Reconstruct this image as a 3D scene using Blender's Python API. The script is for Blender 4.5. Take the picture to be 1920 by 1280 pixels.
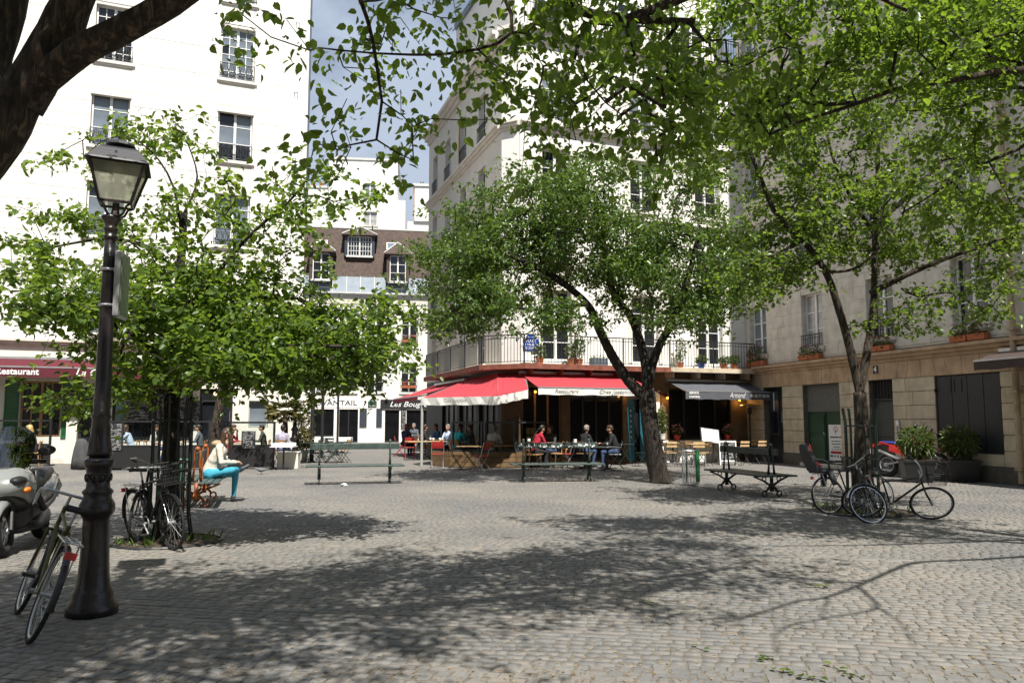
import bpy, math, random
import numpy as np
from mathutils import Matrix, Vector

# ------------------------------------------------------------------ scene, camera, sky, sun, exposure
for o in list(bpy.data.objects):
    bpy.data.objects.remove(o)
scene = bpy.context.scene
COL = scene.collection
R = math.radians
rnd = random.Random(7)
nrg = np.random.default_rng(11)

FOC, EYE = 1493.0, 1.55                 # focal length in 1920-px units (28 mm), eye height
PITCH = math.atan(147 / FOC)
cam_data = bpy.data.cameras.new('camera')
cam_data.sensor_width = 36.0
cam_data.lens = 36.0 * FOC / 1920.0
cam_data.clip_start, cam_data.clip_end = 0.05, 3000
cam = bpy.data.objects.new('camera', cam_data)
COL.objects.link(cam)
cam.location = (0, 0, EYE)
cam.rotation_euler = (R(90) + PITCH, 0, 0)
scene.camera = cam

SUN_AZ, SUN_EL = -17.0, 57.0            # the light travels towards SUN_AZ (degrees from +Y, left is negative)
ld = Vector((math.sin(R(SUN_AZ)) * math.cos(R(SUN_EL)), math.cos(R(SUN_AZ)) * math.cos(R(SUN_EL)), -math.sin(R(SUN_EL))))
sun_data = bpy.data.lights.new('sun', 'SUN')
sun_data.energy = 5.0
sun_data.angle = R(0.53)
sun_data.color = (1.0, 0.955, 0.88)
sun = bpy.data.objects.new('sun', sun_data)
COL.objects.link(sun)
sun.location = (10, -20, 40)
sun.rotation_euler = ld.to_track_quat('-Z', 'Y').to_euler()

world = bpy.data.worlds.new('World')
scene.world = world
world.use_nodes = True
wn, wl = world.node_tree.nodes, world.node_tree.links
wn.clear()
w_out = wn.new('ShaderNodeOutputWorld')
w_bg = wn.new('ShaderNodeBackground')
w_sky = wn.new('ShaderNodeTexSky')
w_sky.sky_type = 'NISHITA'
w_sky.sun_disc = False
w_sky.sun_elevation = R(SUN_EL)
w_sky.sun_rotation = R(180 + SUN_AZ)
w_sky.air_density, w_sky.dust_density, w_sky.ozone_density = 1.0, 1.2, 1.0
w_geo = wn.new('ShaderNodeTexCoord')
w_map = wn.new('ShaderNodeMapping')
w_map.inputs['Scale'].default_value = (1.0, 1.0, 2.2)
w_noise = wn.new('ShaderNodeTexNoise')
w_noise.inputs['Scale'].default_value = 3.4
w_noise.inputs['Detail'].default_value = 8
w_noise.inputs['Roughness'].default_value = 0.55
w_ramp = wn.new('ShaderNodeValToRGB')
w_ramp.color_ramp.elements[0].position, w_ramp.color_ramp.elements[1].position = 0.44, 0.60
w_ramp.color_ramp.elements[0].color = (0.45, 0.45, 0.45, 1)
w_ramp.color_ramp.elements[1].color = (1, 1, 1, 1)
w_mix = wn.new('ShaderNodeMixRGB')
w_mix.inputs['Color2'].default_value = (6.2, 7.2, 8.9, 1)      # cloud, in the sky texture's own units
wl.new(w_geo.outputs['Generated'], w_map.inputs['Vector'])
wl.new(w_map.outputs['Vector'], w_noise.inputs['Vector'])
wl.new(w_noise.outputs['Fac'], w_ramp.inputs['Fac'])
wl.new(w_ramp.outputs['Color'], w_mix.inputs['Fac'])
wl.new(w_sky.outputs['Color'], w_mix.inputs['Color1'])
wl.new(w_mix.outputs['Color'], w_bg.inputs['Color'])
w_bg.inputs['Strength'].default_value = 0.052
wl.new(w_bg.outputs['Background'], w_out.inputs['Surface'])

vs = scene.view_settings
vs.view_transform, vs.look, vs.gamma = 'Standard', 'None', 1.0
vs.use_curve_mapping = False
vs.exposure = 0.70
scene.render.engine = 'CYCLES'
cy = scene.cycles
cy.max_bounces, cy.diffuse_bounces, cy.glossy_bounces = 8, 3, 3
cy.transmission_bounces, cy.transparent_max_bounces = 4, 12
cy.caustics_reflective = cy.caustics_refractive = False
cy.use_denoising = True
cy.sample_clamp_indirect = 6.0

# ------------------------------------------------------------------ where a picture point lies in the place
def ray(u, v):
    x, y = (u - 960) / FOC, (640 - v) / FOC
    return (x, math.cos(PITCH) - y * math.sin(PITCH), math.sin(PITCH) + y * math.cos(PITCH))
def G(u, v, z=0.0):
    d = ray(u, v); t = (z - EYE) / d[2]
    return Vector((d[0] * t, d[1] * t, z))
def P(u, v, Y):
    d = ray(u, v); t = Y / d[1]
    return Vector((d[0] * t, Y, EYE + d[2] * t))
def frame(origin, ang):
    """wall frame: x to the viewer's right along the wall, y into the wall, z up; ang = bearing of x from +Y"""
    a = R(ang); dx, dy = math.sin(a), math.cos(a)
    return Matrix(((dx, -dy, 0, origin[0]), (dy, dx, 0, origin[1]), (0, 0, 1, 0), (0, 0, 0, 1)))

# ------------------------------------------------------------------ materials
MATS = {}
def principled(name):
    m = bpy.data.materials.new(name); m.use_nodes = True
    MATS[name] = m
    return m, m.node_tree.nodes, m.node_tree.links, m.node_tree.nodes['Principled BSDF']
def mat(name, col, rough=0.7, metal=0.0, var=0.12, scale=6.0, bump=0.0, bscale=60.0, spec=0.5, stain=0.0, coat=0.0):
    """plain surface with noise variation of colour, optional bump and dirt stains"""
    m, n, l, b = principled(name)
    b.inputs['Roughness'].default_value = rough
    b.inputs['Metallic'].default_value = metal
    b.inputs['Specular IOR Level'].default_value = spec
    b.inputs['Coat Weight'].default_value = coat
    tc = n.new('ShaderNodeTexCoord')
    nz = n.new('ShaderNodeTexNoise'); nz.inputs['Scale'].default_value = scale; nz.inputs['Detail'].default_value = 6
    l.new(tc.outputs['Object'], nz.inputs['Vector'])
    rp = n.new('ShaderNodeValToRGB')
    e = rp.color_ramp.elements
    e[0].position, e[1].position = 0.3, 0.7
    e[0].color = tuple(max(0, c * (1 - var)) for c in col) + (1,)
    e[1].color = tuple(min(1, c * (1 + var)) for c in col) + (1,)
    l.new(nz.outputs['Fac'], rp.inputs['Fac'])
    out = rp.outputs['Color']
    if stain:
        n2 = n.new('ShaderNodeTexNoise'); n2.inputs['Scale'].default_value = 1.3; n2.inputs['Detail'].default_value = 9
        n2.inputs['Roughness'].default_value = 0.7
        mp = n.new('ShaderNodeMapping'); mp.inputs['Scale'].default_value = (1.6, 1.6, 0.5)
        l.new(tc.outputs['Object'], mp.inputs['Vector']); l.new(mp.outputs['Vector'], n2.inputs['Vector'])
        r2 = n.new('ShaderNodeValToRGB'); r2.color_ramp.elements[0].position = 0.42; r2.color_ramp.elements[1].position = 0.75
        r2.color_ramp.elements[0].color = (1, 1, 1, 1); r2.color_ramp.elements[1].color = (1 - stain, 1 - stain * 1.05, 1 - stain * 1.15, 1)
        l.new(n2.outputs['Fac'], r2.inputs['Fac'])
        mx = n.new('ShaderNodeMixRGB'); mx.blend_type = 'MULTIPLY'; mx.inputs['Fac'].default_value = 1
        l.new(out, mx.inputs['Color1']); l.new(r2.outputs['Color'], mx.inputs['Color2']); out = mx.outputs['Color']
    l.new(out, b.inputs['Base Color'])
    if bump:
        n3 = n.new('ShaderNodeTexNoise'); n3.inputs['Scale'].default_value = bscale; n3.inputs['Detail'].default_value = 5
        l.new(tc.outputs['Object'], n3.inputs['Vector'])
        bp = n.new('ShaderNodeBump'); bp.inputs['Strength'].default_value = bump; bp.inputs['Distance'].default_value = 0.02
        l.new(n3.outputs['Fac'], bp.inputs['Height']); l.new(bp.outputs['Normal'], b.inputs['Normal'])
    return m

def leaf_mat(name, c1, c2, trans, tw=0.42, rough=0.36):
    m, n, l, b = principled(name)
    at = n.new('ShaderNodeAttribute'); at.attribute_name = 'tint'
    rp = n.new('ShaderNodeValToRGB')
    rp.color_ramp.elements[0].color = c1 + (1,); rp.color_ramp.elements[1].color = c2 + (1,)
    l.new(at.outputs['Fac'], rp.inputs['Fac'])
    l.new(rp.outputs['Color'], b.inputs['Base Color'])
    b.inputs['Roughness'].default_value = rough
    b.inputs['Specular IOR Level'].default_value = 0.5
    tr = n.new('ShaderNodeBsdfTranslucent')
    r2 = n.new('ShaderNodeValToRGB')
    r2.color_ramp.elements[0].color = tuple(c * 0.7 for c in trans) + (1,); r2.color_ramp.elements[1].color = trans + (1,)
    l.new(at.outputs['Fac'], r2.inputs['Fac']); l.new(r2.outputs['Color'], tr.inputs['Color'])
    mx = n.new('ShaderNodeMixShader'); mx.inputs['Fac'].default_value = tw
    l.new(b.outputs['BSDF'], mx.inputs[1]); l.new(tr.outputs['BSDF'], mx.inputs[2])
    l.new(mx.outputs['Shader'], n['Material Output'].inputs['Surface'])
    return m

def glass_mat(name, tint=(0.9, 0.93, 0.92), refl=0.12):
    m, n, l, b = principled(name)
    n.remove(b)
    tp = n.new('ShaderNodeBsdfTransparent'); tp.inputs['Color'].default_value = tint + (1,)
    gl = n.new('ShaderNodeBsdfGlossy'); gl.inputs['Roughness'].default_value = 0.03
    lw = n.new('ShaderNodeLayerWeight'); lw.inputs['Blend'].default_value = refl
    mx = n.new('ShaderNodeMixShader')
    l.new(lw.outputs['Fresnel'], mx.inputs['Fac']); l.new(tp.outputs['BSDF'], mx.inputs[1]); l.new(gl.outputs['BSDF'], mx.inputs[2])
    l.new(mx.outputs['Shader'], n['Material Output'].inputs['Surface'])
    return m

def chalk_mat(name, rows=16.0):
    """blackboard with rows of handwriting too small to read"""
    m, n, l, b = principled(name)
    b.inputs['Roughness'].default_value = 0.8
    tc = n.new('ShaderNodeTexCoord'); sp = n.new('ShaderNodeSeparateXYZ')
    l.new(tc.outputs['Generated'], sp.inputs['Vector'])
    def math_(op, a, bb):
        k = n.new('ShaderNodeMath'); k.operation = op
        for i, s in enumerate((a, bb)):
            if isinstance(s, (int, float)): k.inputs[i].default_value = s
            else: l.new(s, k.inputs[i])
        return k.outputs[0]
    zz = math_('MULTIPLY', sp.outputs['Z'], rows)
    fr = math_('FRACT', zz, 0); fl = math_('FLOOR', zz, 0)
    line = math_('LESS_THAN', fr, 0.5)
    xx = math_('MULTIPLY', sp.outputs['X'], 55.0)
    cb = n.new('ShaderNodeCombineXYZ'); l.new(xx, cb.inputs['X']); l.new(math_('MULTIPLY', zz, 4.0), cb.inputs['Y']); l.new(math_('MULTIPLY', fl, 7.3), cb.inputs['Z'])
    nz = n.new('ShaderNodeTexNoise'); nz.inputs['Scale'].default_value = 1.0; nz.inputs['Detail'].default_value = 2
    l.new(cb.outputs['Vector'], nz.inputs['Vector'])
    ink = math_('GREATER_THAN', nz.outputs['Fac'], 0.52)
    cb2 = n.new('ShaderNodeCombineXYZ'); l.new(math_('MULTIPLY', sp.outputs['X'], 3.2), cb2.inputs['X']); l.new(math_('MULTIPLY', fl, 3.1), cb2.inputs['Y'])
    nz2 = n.new('ShaderNodeTexNoise'); nz2.inputs['Scale'].default_value = 1.0; l.new(cb2.outputs['Vector'], nz2.inputs['Vector'])
    gap = math_('GREATER_THAN', nz2.outputs['Fac'], 0.44)
    ed = math_('MULTIPLY', math_('GREATER_THAN', sp.outputs['X'], 0.08), math_('LESS_THAN', sp.outputs['X'], 0.92))
    f = math_('MULTIPLY', math_('MULTIPLY', math_('MULTIPLY', line, ink), gap), ed)
    mx = n.new('ShaderNodeMixRGB'); mx.inputs['Color1'].default_value = (0.018, 0.02, 0.022, 1); mx.inputs['Color2'].default_value = (0.62, 0.62, 0.6, 1)
    l.new(f, mx.inputs['Fac']); l.new(mx.outputs['Color'], b.inputs['Base Color'])
    return m

def emit_mat(name, col, s):
    m, n, l, b = principled(name)
    b.inputs['Base Color'].default_value = col + (1,)
    b.inputs['Emission Color'].default_value = col + (1,); b.inputs['Emission Strength'].default_value = s
    return m

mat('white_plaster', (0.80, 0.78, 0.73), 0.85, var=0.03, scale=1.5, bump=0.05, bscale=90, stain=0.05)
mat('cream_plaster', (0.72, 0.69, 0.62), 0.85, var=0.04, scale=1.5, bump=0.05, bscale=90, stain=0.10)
mat('grey_stone', (0.66, 0.62, 0.54), 0.9, var=0.14, scale=3.0, bump=0.25, bscale=70, stain=0.25)
mat('cafe_stone_shaded', (0.15, 0.098, 0.055), 0.85, var=0.3, scale=3, bump=0.2, stain=0.3)  # stone colour darkened to carry the shade under the awnings
mat('ochre_stone', (0.56, 0.48, 0.35), 0.9, var=0.18, scale=3.0, bump=0.35, bscale=70, stain=0.28)
mat('rust_stone', (0.47, 0.33, 0.21), 0.9, var=0.2, scale=3.0, bump=0.3, bscale=70, stain=0.25)
mat('joint', (0.13, 0.115, 0.095), 0.95, var=0.2)
mat('zinc', (0.16, 0.19, 0.225), 0.5, metal=0.3, var=0.12, scale=2.0, stain=0.15)
mat('lead_trim', (0.55, 0.55, 0.53), 0.6, var=0.1)
mat('white_paint', (0.78, 0.78, 0.75), 0.5, var=0.04)
mat('grey_paint', (0.36, 0.36, 0.34), 0.6, var=0.06)
mat('black_iron', (0.018, 0.019, 0.021), 0.5, var=0.2, scale=20, bump=0.1)
mat('dark_frame', (0.035, 0.042, 0.055), 0.45, var=0.1)
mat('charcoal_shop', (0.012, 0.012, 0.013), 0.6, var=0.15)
mat('dark_interior', (0.012, 0.011, 0.010), 0.9, var=0.3)
mat('warm_interior', (0.10, 0.055, 0.025), 0.8, var=0.4, scale=3)
mat('green_iron', (0.010, 0.024, 0.019), 0.42, var=0.3, scale=14, bump=0.15, stain=0.2)
mat('bench_green', (0.045, 0.07, 0.062), 0.5, var=0.4, scale=9, bump=0.2, stain=0.3)
mat('orange_iron', (0.29, 0.08, 0.015), 0.5, var=0.2, scale=10)
mat('door_green', (0.010, 0.052, 0.024), 0.45, var=0.15, scale=5, stain=0.15)
mat('shutter_green', (0.012, 0.10, 0.035), 0.5, var=0.15)
mat('door_grey', (0.045, 0.052, 0.05), 0.5, var=0.12, stain=0.1)
mat('shutter_dark', (0.014, 0.017, 0.02), 0.5, var=0.15, scale=4, stain=0.15)
mat('panel_grey', (0.11, 0.11, 0.10), 0.7, var=0.12)
mat('pane_dark', (0.012, 0.014, 0.018), 0.04, var=0.5, scale=1.2, spec=0.6)
mat('pane_sky', (0.16, 0.19, 0.22), 0.05, var=0.35, scale=0.8, spec=0.6)
mat('pane_curtain', (0.32, 0.32, 0.31), 0.12, var=0.3, scale=2.5, spec=0.6)
mat('red_canvas', (0.38, 0.036, 0.05), 0.85, var=0.06, scale=3, bump=0.1, bscale=12)
mat('burgundy_canvas', (0.095, 0.007, 0.017), 0.8, var=0.12, scale=2, bump=0.1, bscale=12)
mat('grey_canvas', (0.085, 0.09, 0.105), 0.85, var=0.08, bump=0.1, bscale=12)
mat('brown_canvas', (0.06, 0.040, 0.035), 0.85, var=0.1)
mat('white_canvas', (0.74, 0.73, 0.69), 0.85, var=0.08, scale=4, bump=0.12, bscale=10)
mat('lettering_white', (0.8, 0.8, 0.78), 0.7, var=0.02)
mat('lettering_dark', (0.03, 0.035, 0.04), 0.7, var=0.02)
mat('lettering_faint', (0.24, 0.22, 0.20), 0.8, var=0.05)
mat('plaque_blue', (0.008, 0.045, 0.26), 0.35, var=0.05)
mat('plaque_green', (0.02, 0.06, 0.05), 0.4, var=0.05)
mat('terracotta', (0.42, 0.13, 0.05), 0.8, var=0.15)
mat('balcony_wood', (0.20, 0.072, 0.045), 0.75, var=0.35, scale=5, stain=0.3)
mat('wood', (0.34, 0.19, 0.085), 0.65, var=0.25, scale=8, bump=0.1)
mat('wood_light', (0.50, 0.34, 0.17), 0.6, var=0.2, scale=8)
mat('planter_wood', (0.17, 0.105, 0.045), 0.75, var=0.35, scale=5, bump=0.2, stain=0.3)
mat('red_metal', (0.40, 0.03, 0.025), 0.45, var=0.1)
mat('teal_door', (0.012, 0.10, 0.14), 0.5, var=0.15)
mat('chrome', (0.55, 0.56, 0.58), 0.25, metal=0.9, var=0.1)
mat('alu', (0.50, 0.51, 0.52), 0.4, metal=0.7, var=0.1)
mat('rubber', (0.014, 0.014, 0.015), 0.85, var=0.2)
mat('black_plastic', (0.016, 0.016, 0.018), 0.45, var=0.15)
mat('lamp_paint', (0.020, 0.0145, 0.0135), 0.3, var=0.25, scale=9, bump=0.25, bscale=25, coat=0.2)
mat('child_black', (0.02, 0.021, 0.026), 0.6, var=0.1)
mat('bike_black', (0.014, 0.014, 0.016), 0.3, var=0.1)
mat('bike_olive', (0.075, 0.066, 0.014), 0.4, var=0.1)
mat('bike_blue', (0.02, 0.026, 0.045), 0.35, var=0.1)
mat('scooter_white', (0.21, 0.22, 0.215), 0.25, var=0.04, coat=0.6)
mat('moto_red', (0.55, 0.025, 0.02), 0.3, var=0.05, coat=0.4)
mat('moto_blue', (0.02, 0.04, 0.28), 0.6, var=0.1)
mat('amber', (0.75, 0.20, 0.02), 0.3, var=0.1)
mat('tail_red', (0.42, 0.02, 0.02), 0.25, var=0.1)
mat('planter_black', (0.013, 0.013, 0.015), 0.4, var=0.15, scale=3)
mat('soil', (0.05, 0.035, 0.022), 0.95, var=0.3, scale=20)
mat('bag_green', (0.03, 0.17, 0.065), 0.35, var=0.25, scale=10, bump=0.4, bscale=14)
def bark_mat(name, dark, pale):
    """ridged bark: furrows drawn out along the stem, with paler plates"""
    m, n, l, b = principled(name)
    b.inputs['Roughness'].default_value = 0.95
    tc = n.new('ShaderNodeTexCoord'); mp = n.new('ShaderNodeMapping'); mp.inputs['Scale'].default_value = (24, 24, 5.5)
    mp.inputs['Rotation'].default_value = (0, R(14), 0)
    l.new(tc.outputs['Object'], mp.inputs['Vector'])
    nz = n.new('ShaderNodeTexNoise'); nz.inputs['Scale'].default_value = 1.0; nz.inputs['Detail'].default_value = 8; nz.inputs['Roughness'].default_value = 0.65; nz.inputs['Distortion'].default_value = 0.8
    l.new(mp.outputs['Vector'], nz.inputs['Vector'])
    rp = n.new('ShaderNodeValToRGB'); e = rp.color_ramp.elements
    e[0].position, e[1].position = 0.38, 0.68
    e[0].color = tuple(c * 0.45 for c in dark) + (1,); e[1].color = pale + (1,)
    k = rp.color_ramp.elements.new(0.5); k.color = dark + (1,)
    l.new(nz.outputs['Fac'], rp.inputs['Fac']); l.new(rp.outputs['Color'], b.inputs['Base Color'])
    bp = n.new('ShaderNodeBump'); bp.inputs['Strength'].default_value = 1.0; bp.inputs['Distance'].default_value = 0.035
    l.new(nz.outputs['Fac'], bp.inputs['Height']); l.new(bp.outputs['Normal'], b.inputs['Normal'])
bark_mat('bark_dark', (0.019, 0.0145, 0.0115), (0.072, 0.052, 0.035))
bark_mat('bark_near', (0.036, 0.026, 0.019), (0.165, 0.118, 0.078))
bark_mat('bark_pale', (0.036, 0.027, 0.019), (0.125, 0.092, 0.06))
mat('twig', (0.03, 0.023, 0.018), 0.9, var=0.2)
mat('brick_chimney', (0.42, 0.22, 0.15), 0.9, var=0.2, scale=10)
mat('paper', (0.8, 0.8, 0.78), 0.8, var=0.03)
mat('skin', (0.50, 0.28, 0.19), 0.55, var=0.06)
mat('hair_brown', (0.055, 0.028, 0.014), 0.5, var=0.3, scale=30)
mat('hair_dark', (0.018, 0.013, 0.011), 0.5, var=0.3, scale=30)
mat('hair_blonde', (0.48, 0.32, 0.12), 0.5, var=0.2, scale=30)
mat('hair_grey', (0.22, 0.20, 0.18), 0.6, var=0.2, scale=30)
mat('hair_red', (0.20, 0.055, 0.02), 0.5, var=0.2, scale=30)
mat('sole', (0.55, 0.55, 0.55), 0.7, var=0.1)
mat('cup_white', (0.75, 0.75, 0.73), 0.3, var=0.03)
mat('bottle_glass', (0.03, 0.06, 0.035), 0.1, var=0.2)
mat('pigeon_grey', (0.13, 0.14, 0.16), 0.7, var=0.3, scale=30)
mat('fallen_petal', (0.25, 0.175, 0.08), 0.9, var=0.5, scale=60)
glass_mat('clear_glass')
glass_mat('smoked_screen', (0.06, 0.065, 0.08), 0.6)
def milky_mat(name):
    m, n, l, b = principled(name)
    b.inputs['Base Color'].default_value = (0.72, 0.72, 0.6, 1); b.inputs['Roughness'].default_value = 0.2
    tl_ = n.new('ShaderNodeBsdfTranslucent'); tl_.inputs['Color'].default_value = (0.6, 0.62, 0.5, 1)
    tp = n.new('ShaderNodeBsdfTransparent'); tp.inputs['Color'].default_value = (0.85, 0.87, 0.75, 1)
    m1 = n.new('ShaderNodeMixShader'); m1.inputs['Fac'].default_value = 0.5; m2 = n.new('ShaderNodeMixShader')
    nz = n.new('ShaderNodeTexNoise'); nz.inputs['Scale'].default_value = 5.0; tc = n.new('ShaderNodeTexCoord'); l.new(tc.outputs['Object'], nz.inputs['Vector'])
    rp = n.new('ShaderNodeMapRange'); rp.inputs[1].default_value = 0.35; rp.inputs[2].default_value = 0.65; rp.inputs[3].default_value = 0.2; rp.inputs[4].default_value = 0.6
    l.new(nz.outputs['Fac'], rp.inputs[0]); l.new(rp.outputs[0], m2.inputs['Fac'])
    l.new(b.outputs['BSDF'], m1.inputs[1]); l.new(tl_.outputs['BSDF'], m1.inputs[2]); l.new(m1.outputs['Shader'], m2.inputs[1]); l.new(tp.outputs['BSDF'], m2.inputs[2])
    l.new(m2.outputs['Shader'], n['Material Output'].inputs['Surface'])
milky_mat('lantern_glass')
mat('pane_shop', (0.006, 0.006, 0.007), 0.35, var=0.5, scale=1.2, spec=0.12)
chalk_mat('chalkboard', 18); chalk_mat('chalk_large', 12)
emit_mat('lit_bulb', (1.0, 0.55, 0.2), 3.0)
emit_mat('lit_screen', (0.85, 0.88, 0.9), 0.35)
emit_mat('amber_lamp', (1.0, 0.42, 0.06), 2.2)
leaf_mat('leaf_mid', (0.030, 0.064, 0.014), (0.135, 0.212, 0.042), (0.33, 0.48, 0.045), 0.46)
leaf_mat('leaf_deep', (0.034, 0.078, 0.016), (0.135, 0.205, 0.050), (0.26, 0.40, 0.045), 0.40, 0.32)
leaf_mat('leaf_bright', (0.035, 0.072, 0.012), (0.128, 0.205, 0.036), (0.34, 0.50, 0.042), 0.48)
leaf_mat('leaf_shrub', (0.03, 0.07, 0.015), (0.14, 0.18, 0.05), (0.20, 0.28, 0.05), 0.25)
leaf_mat('leaf_palm', (0.10, 0.11, 0.03), (0.22, 0.17, 0.06), (0.2, 0.2, 0.05), 0.25)
leaf_mat('flower_red', (0.45, 0.01, 0.02), (0.75, 0.06, 0.09), (0.6, 0.05, 0.05), 0.2)
leaf_mat('flower_pink', (0.55, 0.12, 0.35), (0.75, 0.5, 0.6), (0.6, 0.2, 0.4), 0.2)
leaf_mat('grass_tuft', (0.05, 0.10, 0.015), (0.13, 0.18, 0.04), (0.2, 0.3, 0.04), 0.3)

# ------------------------------------------------------------------ mesh building and the object tree
class MB:
    """collects boxes, tubes, prisms; build() links them as one mesh object"""
    def __init__(s): s.v, s.f = [], []
    def add(s, vs_, fs, M=None):
        k = len(s.v)
        s.v += [tuple(M @ Vector(p)) for p in vs_] if M is not None else [tuple(p) for p in vs_]
        s.f += [tuple(i + k for i in f) for f in fs]
        return s
    def box(s, x0, x1, y0, y1, z0, z1, M=None, bev=0.0):
        if bev:
            b = min(bev, (x1 - x0) * .4, (y1 - y0) * .4, (z1 - z0) * .4)
            vs_ = []
            for z, i in ((z0, b), (z0 + b, 0), (z1 - b, 0), (z1, b)):
                if i: vs_ += [(x0 + b, y0 + b, z), (x1 - b, y0 + b, z), (x1 - b, y1 - b, z), (x0 + b, y1 - b, z)]
                else: vs_ += [(x0, y0, z), (x1, y0, z), (x1, y1, z), (x0, y1, z)]
            fs = [(3, 2, 1, 0), (12, 13, 14, 15)]
            for r in range(3):
                for q in range(4):
                    fs.append((r * 4 + q, r * 4 + (q + 1) % 4, r * 4 + 4 + (q + 1) % 4, r * 4 + 4 + q))
            return s.add(vs_, fs, M)
        return s.add([(x0, y0, z0), (x1, y0, z0), (x1, y1, z0), (x0, y1, z0), (x0, y0, z1), (x1, y0, z1), (x1, y1, z1), (x0, y1, z1)],
                     [(3, 2, 1, 0), (4, 5, 6, 7), (0, 1, 5, 4), (1, 2, 6, 5), (2, 3, 7, 6), (3, 0, 4, 7)], M)
    def tube(s, pts, r, n=6, cap=True, M=None):
        pts = [Vector(p) for p in pts]
        rs = r if isinstance(r, (list, tuple)) else [r] * len(pts)
        vs_, fs = [], []
        up = None
        for i, p in enumerate(pts):
            t = (pts[min(i + 1, len(pts) - 1)] - pts[max(i - 1, 0)])
            t = t.normalized() if t.length > 1e-9 else Vector((0, 0, 1))
            if up is None:
                up = t.orthogonal().normalized()
            up = (up - t * up.dot(t))
            up = up.normalized() if up.length > 1e-6 else t.orthogonal().normalized()
            w = t.cross(up)
            for k in range(n):
                a = 2 * math.pi * k / n
                vs_.append(p + (up * math.cos(a) + w * math.sin(a)) * rs[i])
        for i in range(len(pts) - 1):
            for k in range(n):
                a, b = i * n + k, i * n + (k + 1) % n
                fs.append((a, b, b + n, a + n))
        if cap:
            fs.append(tuple(range(n - 1, -1, -1))); fs.append(tuple((len(pts) - 1) * n + k for k in range(n)))
        return s.add(vs_, fs, M)
    def lathe(s, prof, n=16, M=None):
        """prof: (radius, z) from bottom to top"""
        vs_, fs = [], []
        for r, z in prof:
            for k in range(n):
                a = 2 * math.pi * k / n
                vs_.append((r * math.cos(a), r * math.sin(a), z))
        for i in range(len(prof) - 1):
            for k in range(n):
                a, b = i * n + k, i * n + (k + 1) % n
                fs.append((a, b, b + n, a + n))
        fs.append(tuple(range(n - 1, -1, -1))); fs.append(tuple((len(prof) - 1) * n + k for k in range(n)))
        return s.add(vs_, fs, M)
    def prism(s, poly, y0, y1, M=None):
        """polygon in x,z pushed from y0 to y1"""
        n = len(poly)
        vs_ = [(x, y0, z) for x, z in poly] + [(x, y1, z) for x, z in poly]
        fs = [tuple(range(n)), tuple(range(2 * n - 1, n - 1, -1))]
        for k in range(n):
            j = (k + 1) % n
            fs.append((j, k, k + n, j + n))
        return s.add(vs_, fs, M)
    def ring(s, R0, r, n=28, m=6, M=None, a0=0.0, a1=2 * math.pi):
        """torus in the x,z plane; part of one when a0..a1 is less than a turn"""
        full = abs(a1 - a0 - 2 * math.pi) < 1e-6
        c = n if full else n + 1
        vs_, fs = [], []
        for i in range(c):
            a = a0 + (a1 - a0) * i / n
            for k in range(m):
                b = 2 * math.pi * k / m
                q = R0 + r * math.cos(b)
                vs_.append((q * math.cos(a), r * math.sin(b), q * math.sin(a)))
        for i in range(n):
            j = (i + 1) % c
            for k in range(m):
                fs.append((i * m + k, i * m + (k + 1) % m, j * m + (k + 1) % m, j * m + k))
        return s.add(vs_, fs, M)
    def ball(s, c, r, n=10, m=7, M=None):
        rx, ry, rz = r if isinstance(r, (tuple, list)) else (r, r, r)
        vs_, fs = [], []
        for i in range(m + 1):
            t = math.pi * i / m
            for k in range(n):
                a = 2 * math.pi * k / n
                q = max(math.sin(t), 0.02)
                vs_.append((c[0] + rx * q * math.cos(a), c[1] + ry * q * math.sin(a), c[2] - rz * math.cos(t)))
        for i in range(m):
            for k in range(n):
                a, b = i * n + k, i * n + (k + 1) % n
                fs.append((a, b, b + n, a + n))
        fs.append(tuple(range(n - 1, -1, -1))); fs.append(tuple(m * n + k for k in range(n)))
        return s.add(vs_, fs, M)
    def mesh(s, name='mesh', smooth=False):
        me = bpy.data.meshes.new(name)
        me.from_pydata(s.v, [], s.f)
        if smooth:
            me.polygons.foreach_set('use_smooth', [True] * len(me.polygons))
        me.update()
        return me
    def build(s, name, m, parent=None, M=None, smooth=False):
        return link(name, s.mesh(name, smooth), m, parent, M)

def link(name, me, m, parent=None, M=None):
    if m is not None and not me.materials:
        me.materials.append(MATS[m] if isinstance(m, str) else m)
    o = bpy.data.objects.new(name, me)
    COL.objects.link(o)
    if parent is not None: o.parent = parent
    if M is not None: o.matrix_basis = M
    return o
def tag(o, label=None, cat=None, group=None, kind=None):
    if label: o['label'] = label
    if cat: o['category'] = cat
    if group: o['group'] = group
    if kind: o['kind'] = kind
    return o
def thing(name, label, cat, M=None, group=None, kind=None):
    o = bpy.data.objects.new(name, None)
    o.empty_display_size = 0.2
    COL.objects.link(o)
    if M is not None: o.matrix_basis = M
    return tag(o, label, cat, group, kind)
def children_of(o):
    return [c for c in COL.objects if c.parent == o]
def copy_tree(o, M=None, label=None, parent=None, kids=None):
    c = o.copy(); COL.objects.link(c)
    c.parent = parent
    if M is not None: c.matrix_basis = M
    if label: c['label'] = label
    for ch in (kids or KIDS)(o):
        copy_tree(ch, None, None, c, kids)
    return c
def KIDS(o):
    return list(o.children)
def MT(x=0, y=0, z=0, rz=0.0, rx=0.0, ry=0.0, s=1.0):
    return Matrix.Translation((x, y, z)) @ Matrix.Rotation(R(rz), 4, 'Z') @ Matrix.Rotation(R(ry), 4, 'Y') @ Matrix.Rotation(R(rx), 4, 'X') @ Matrix.Scale(s, 4)

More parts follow.
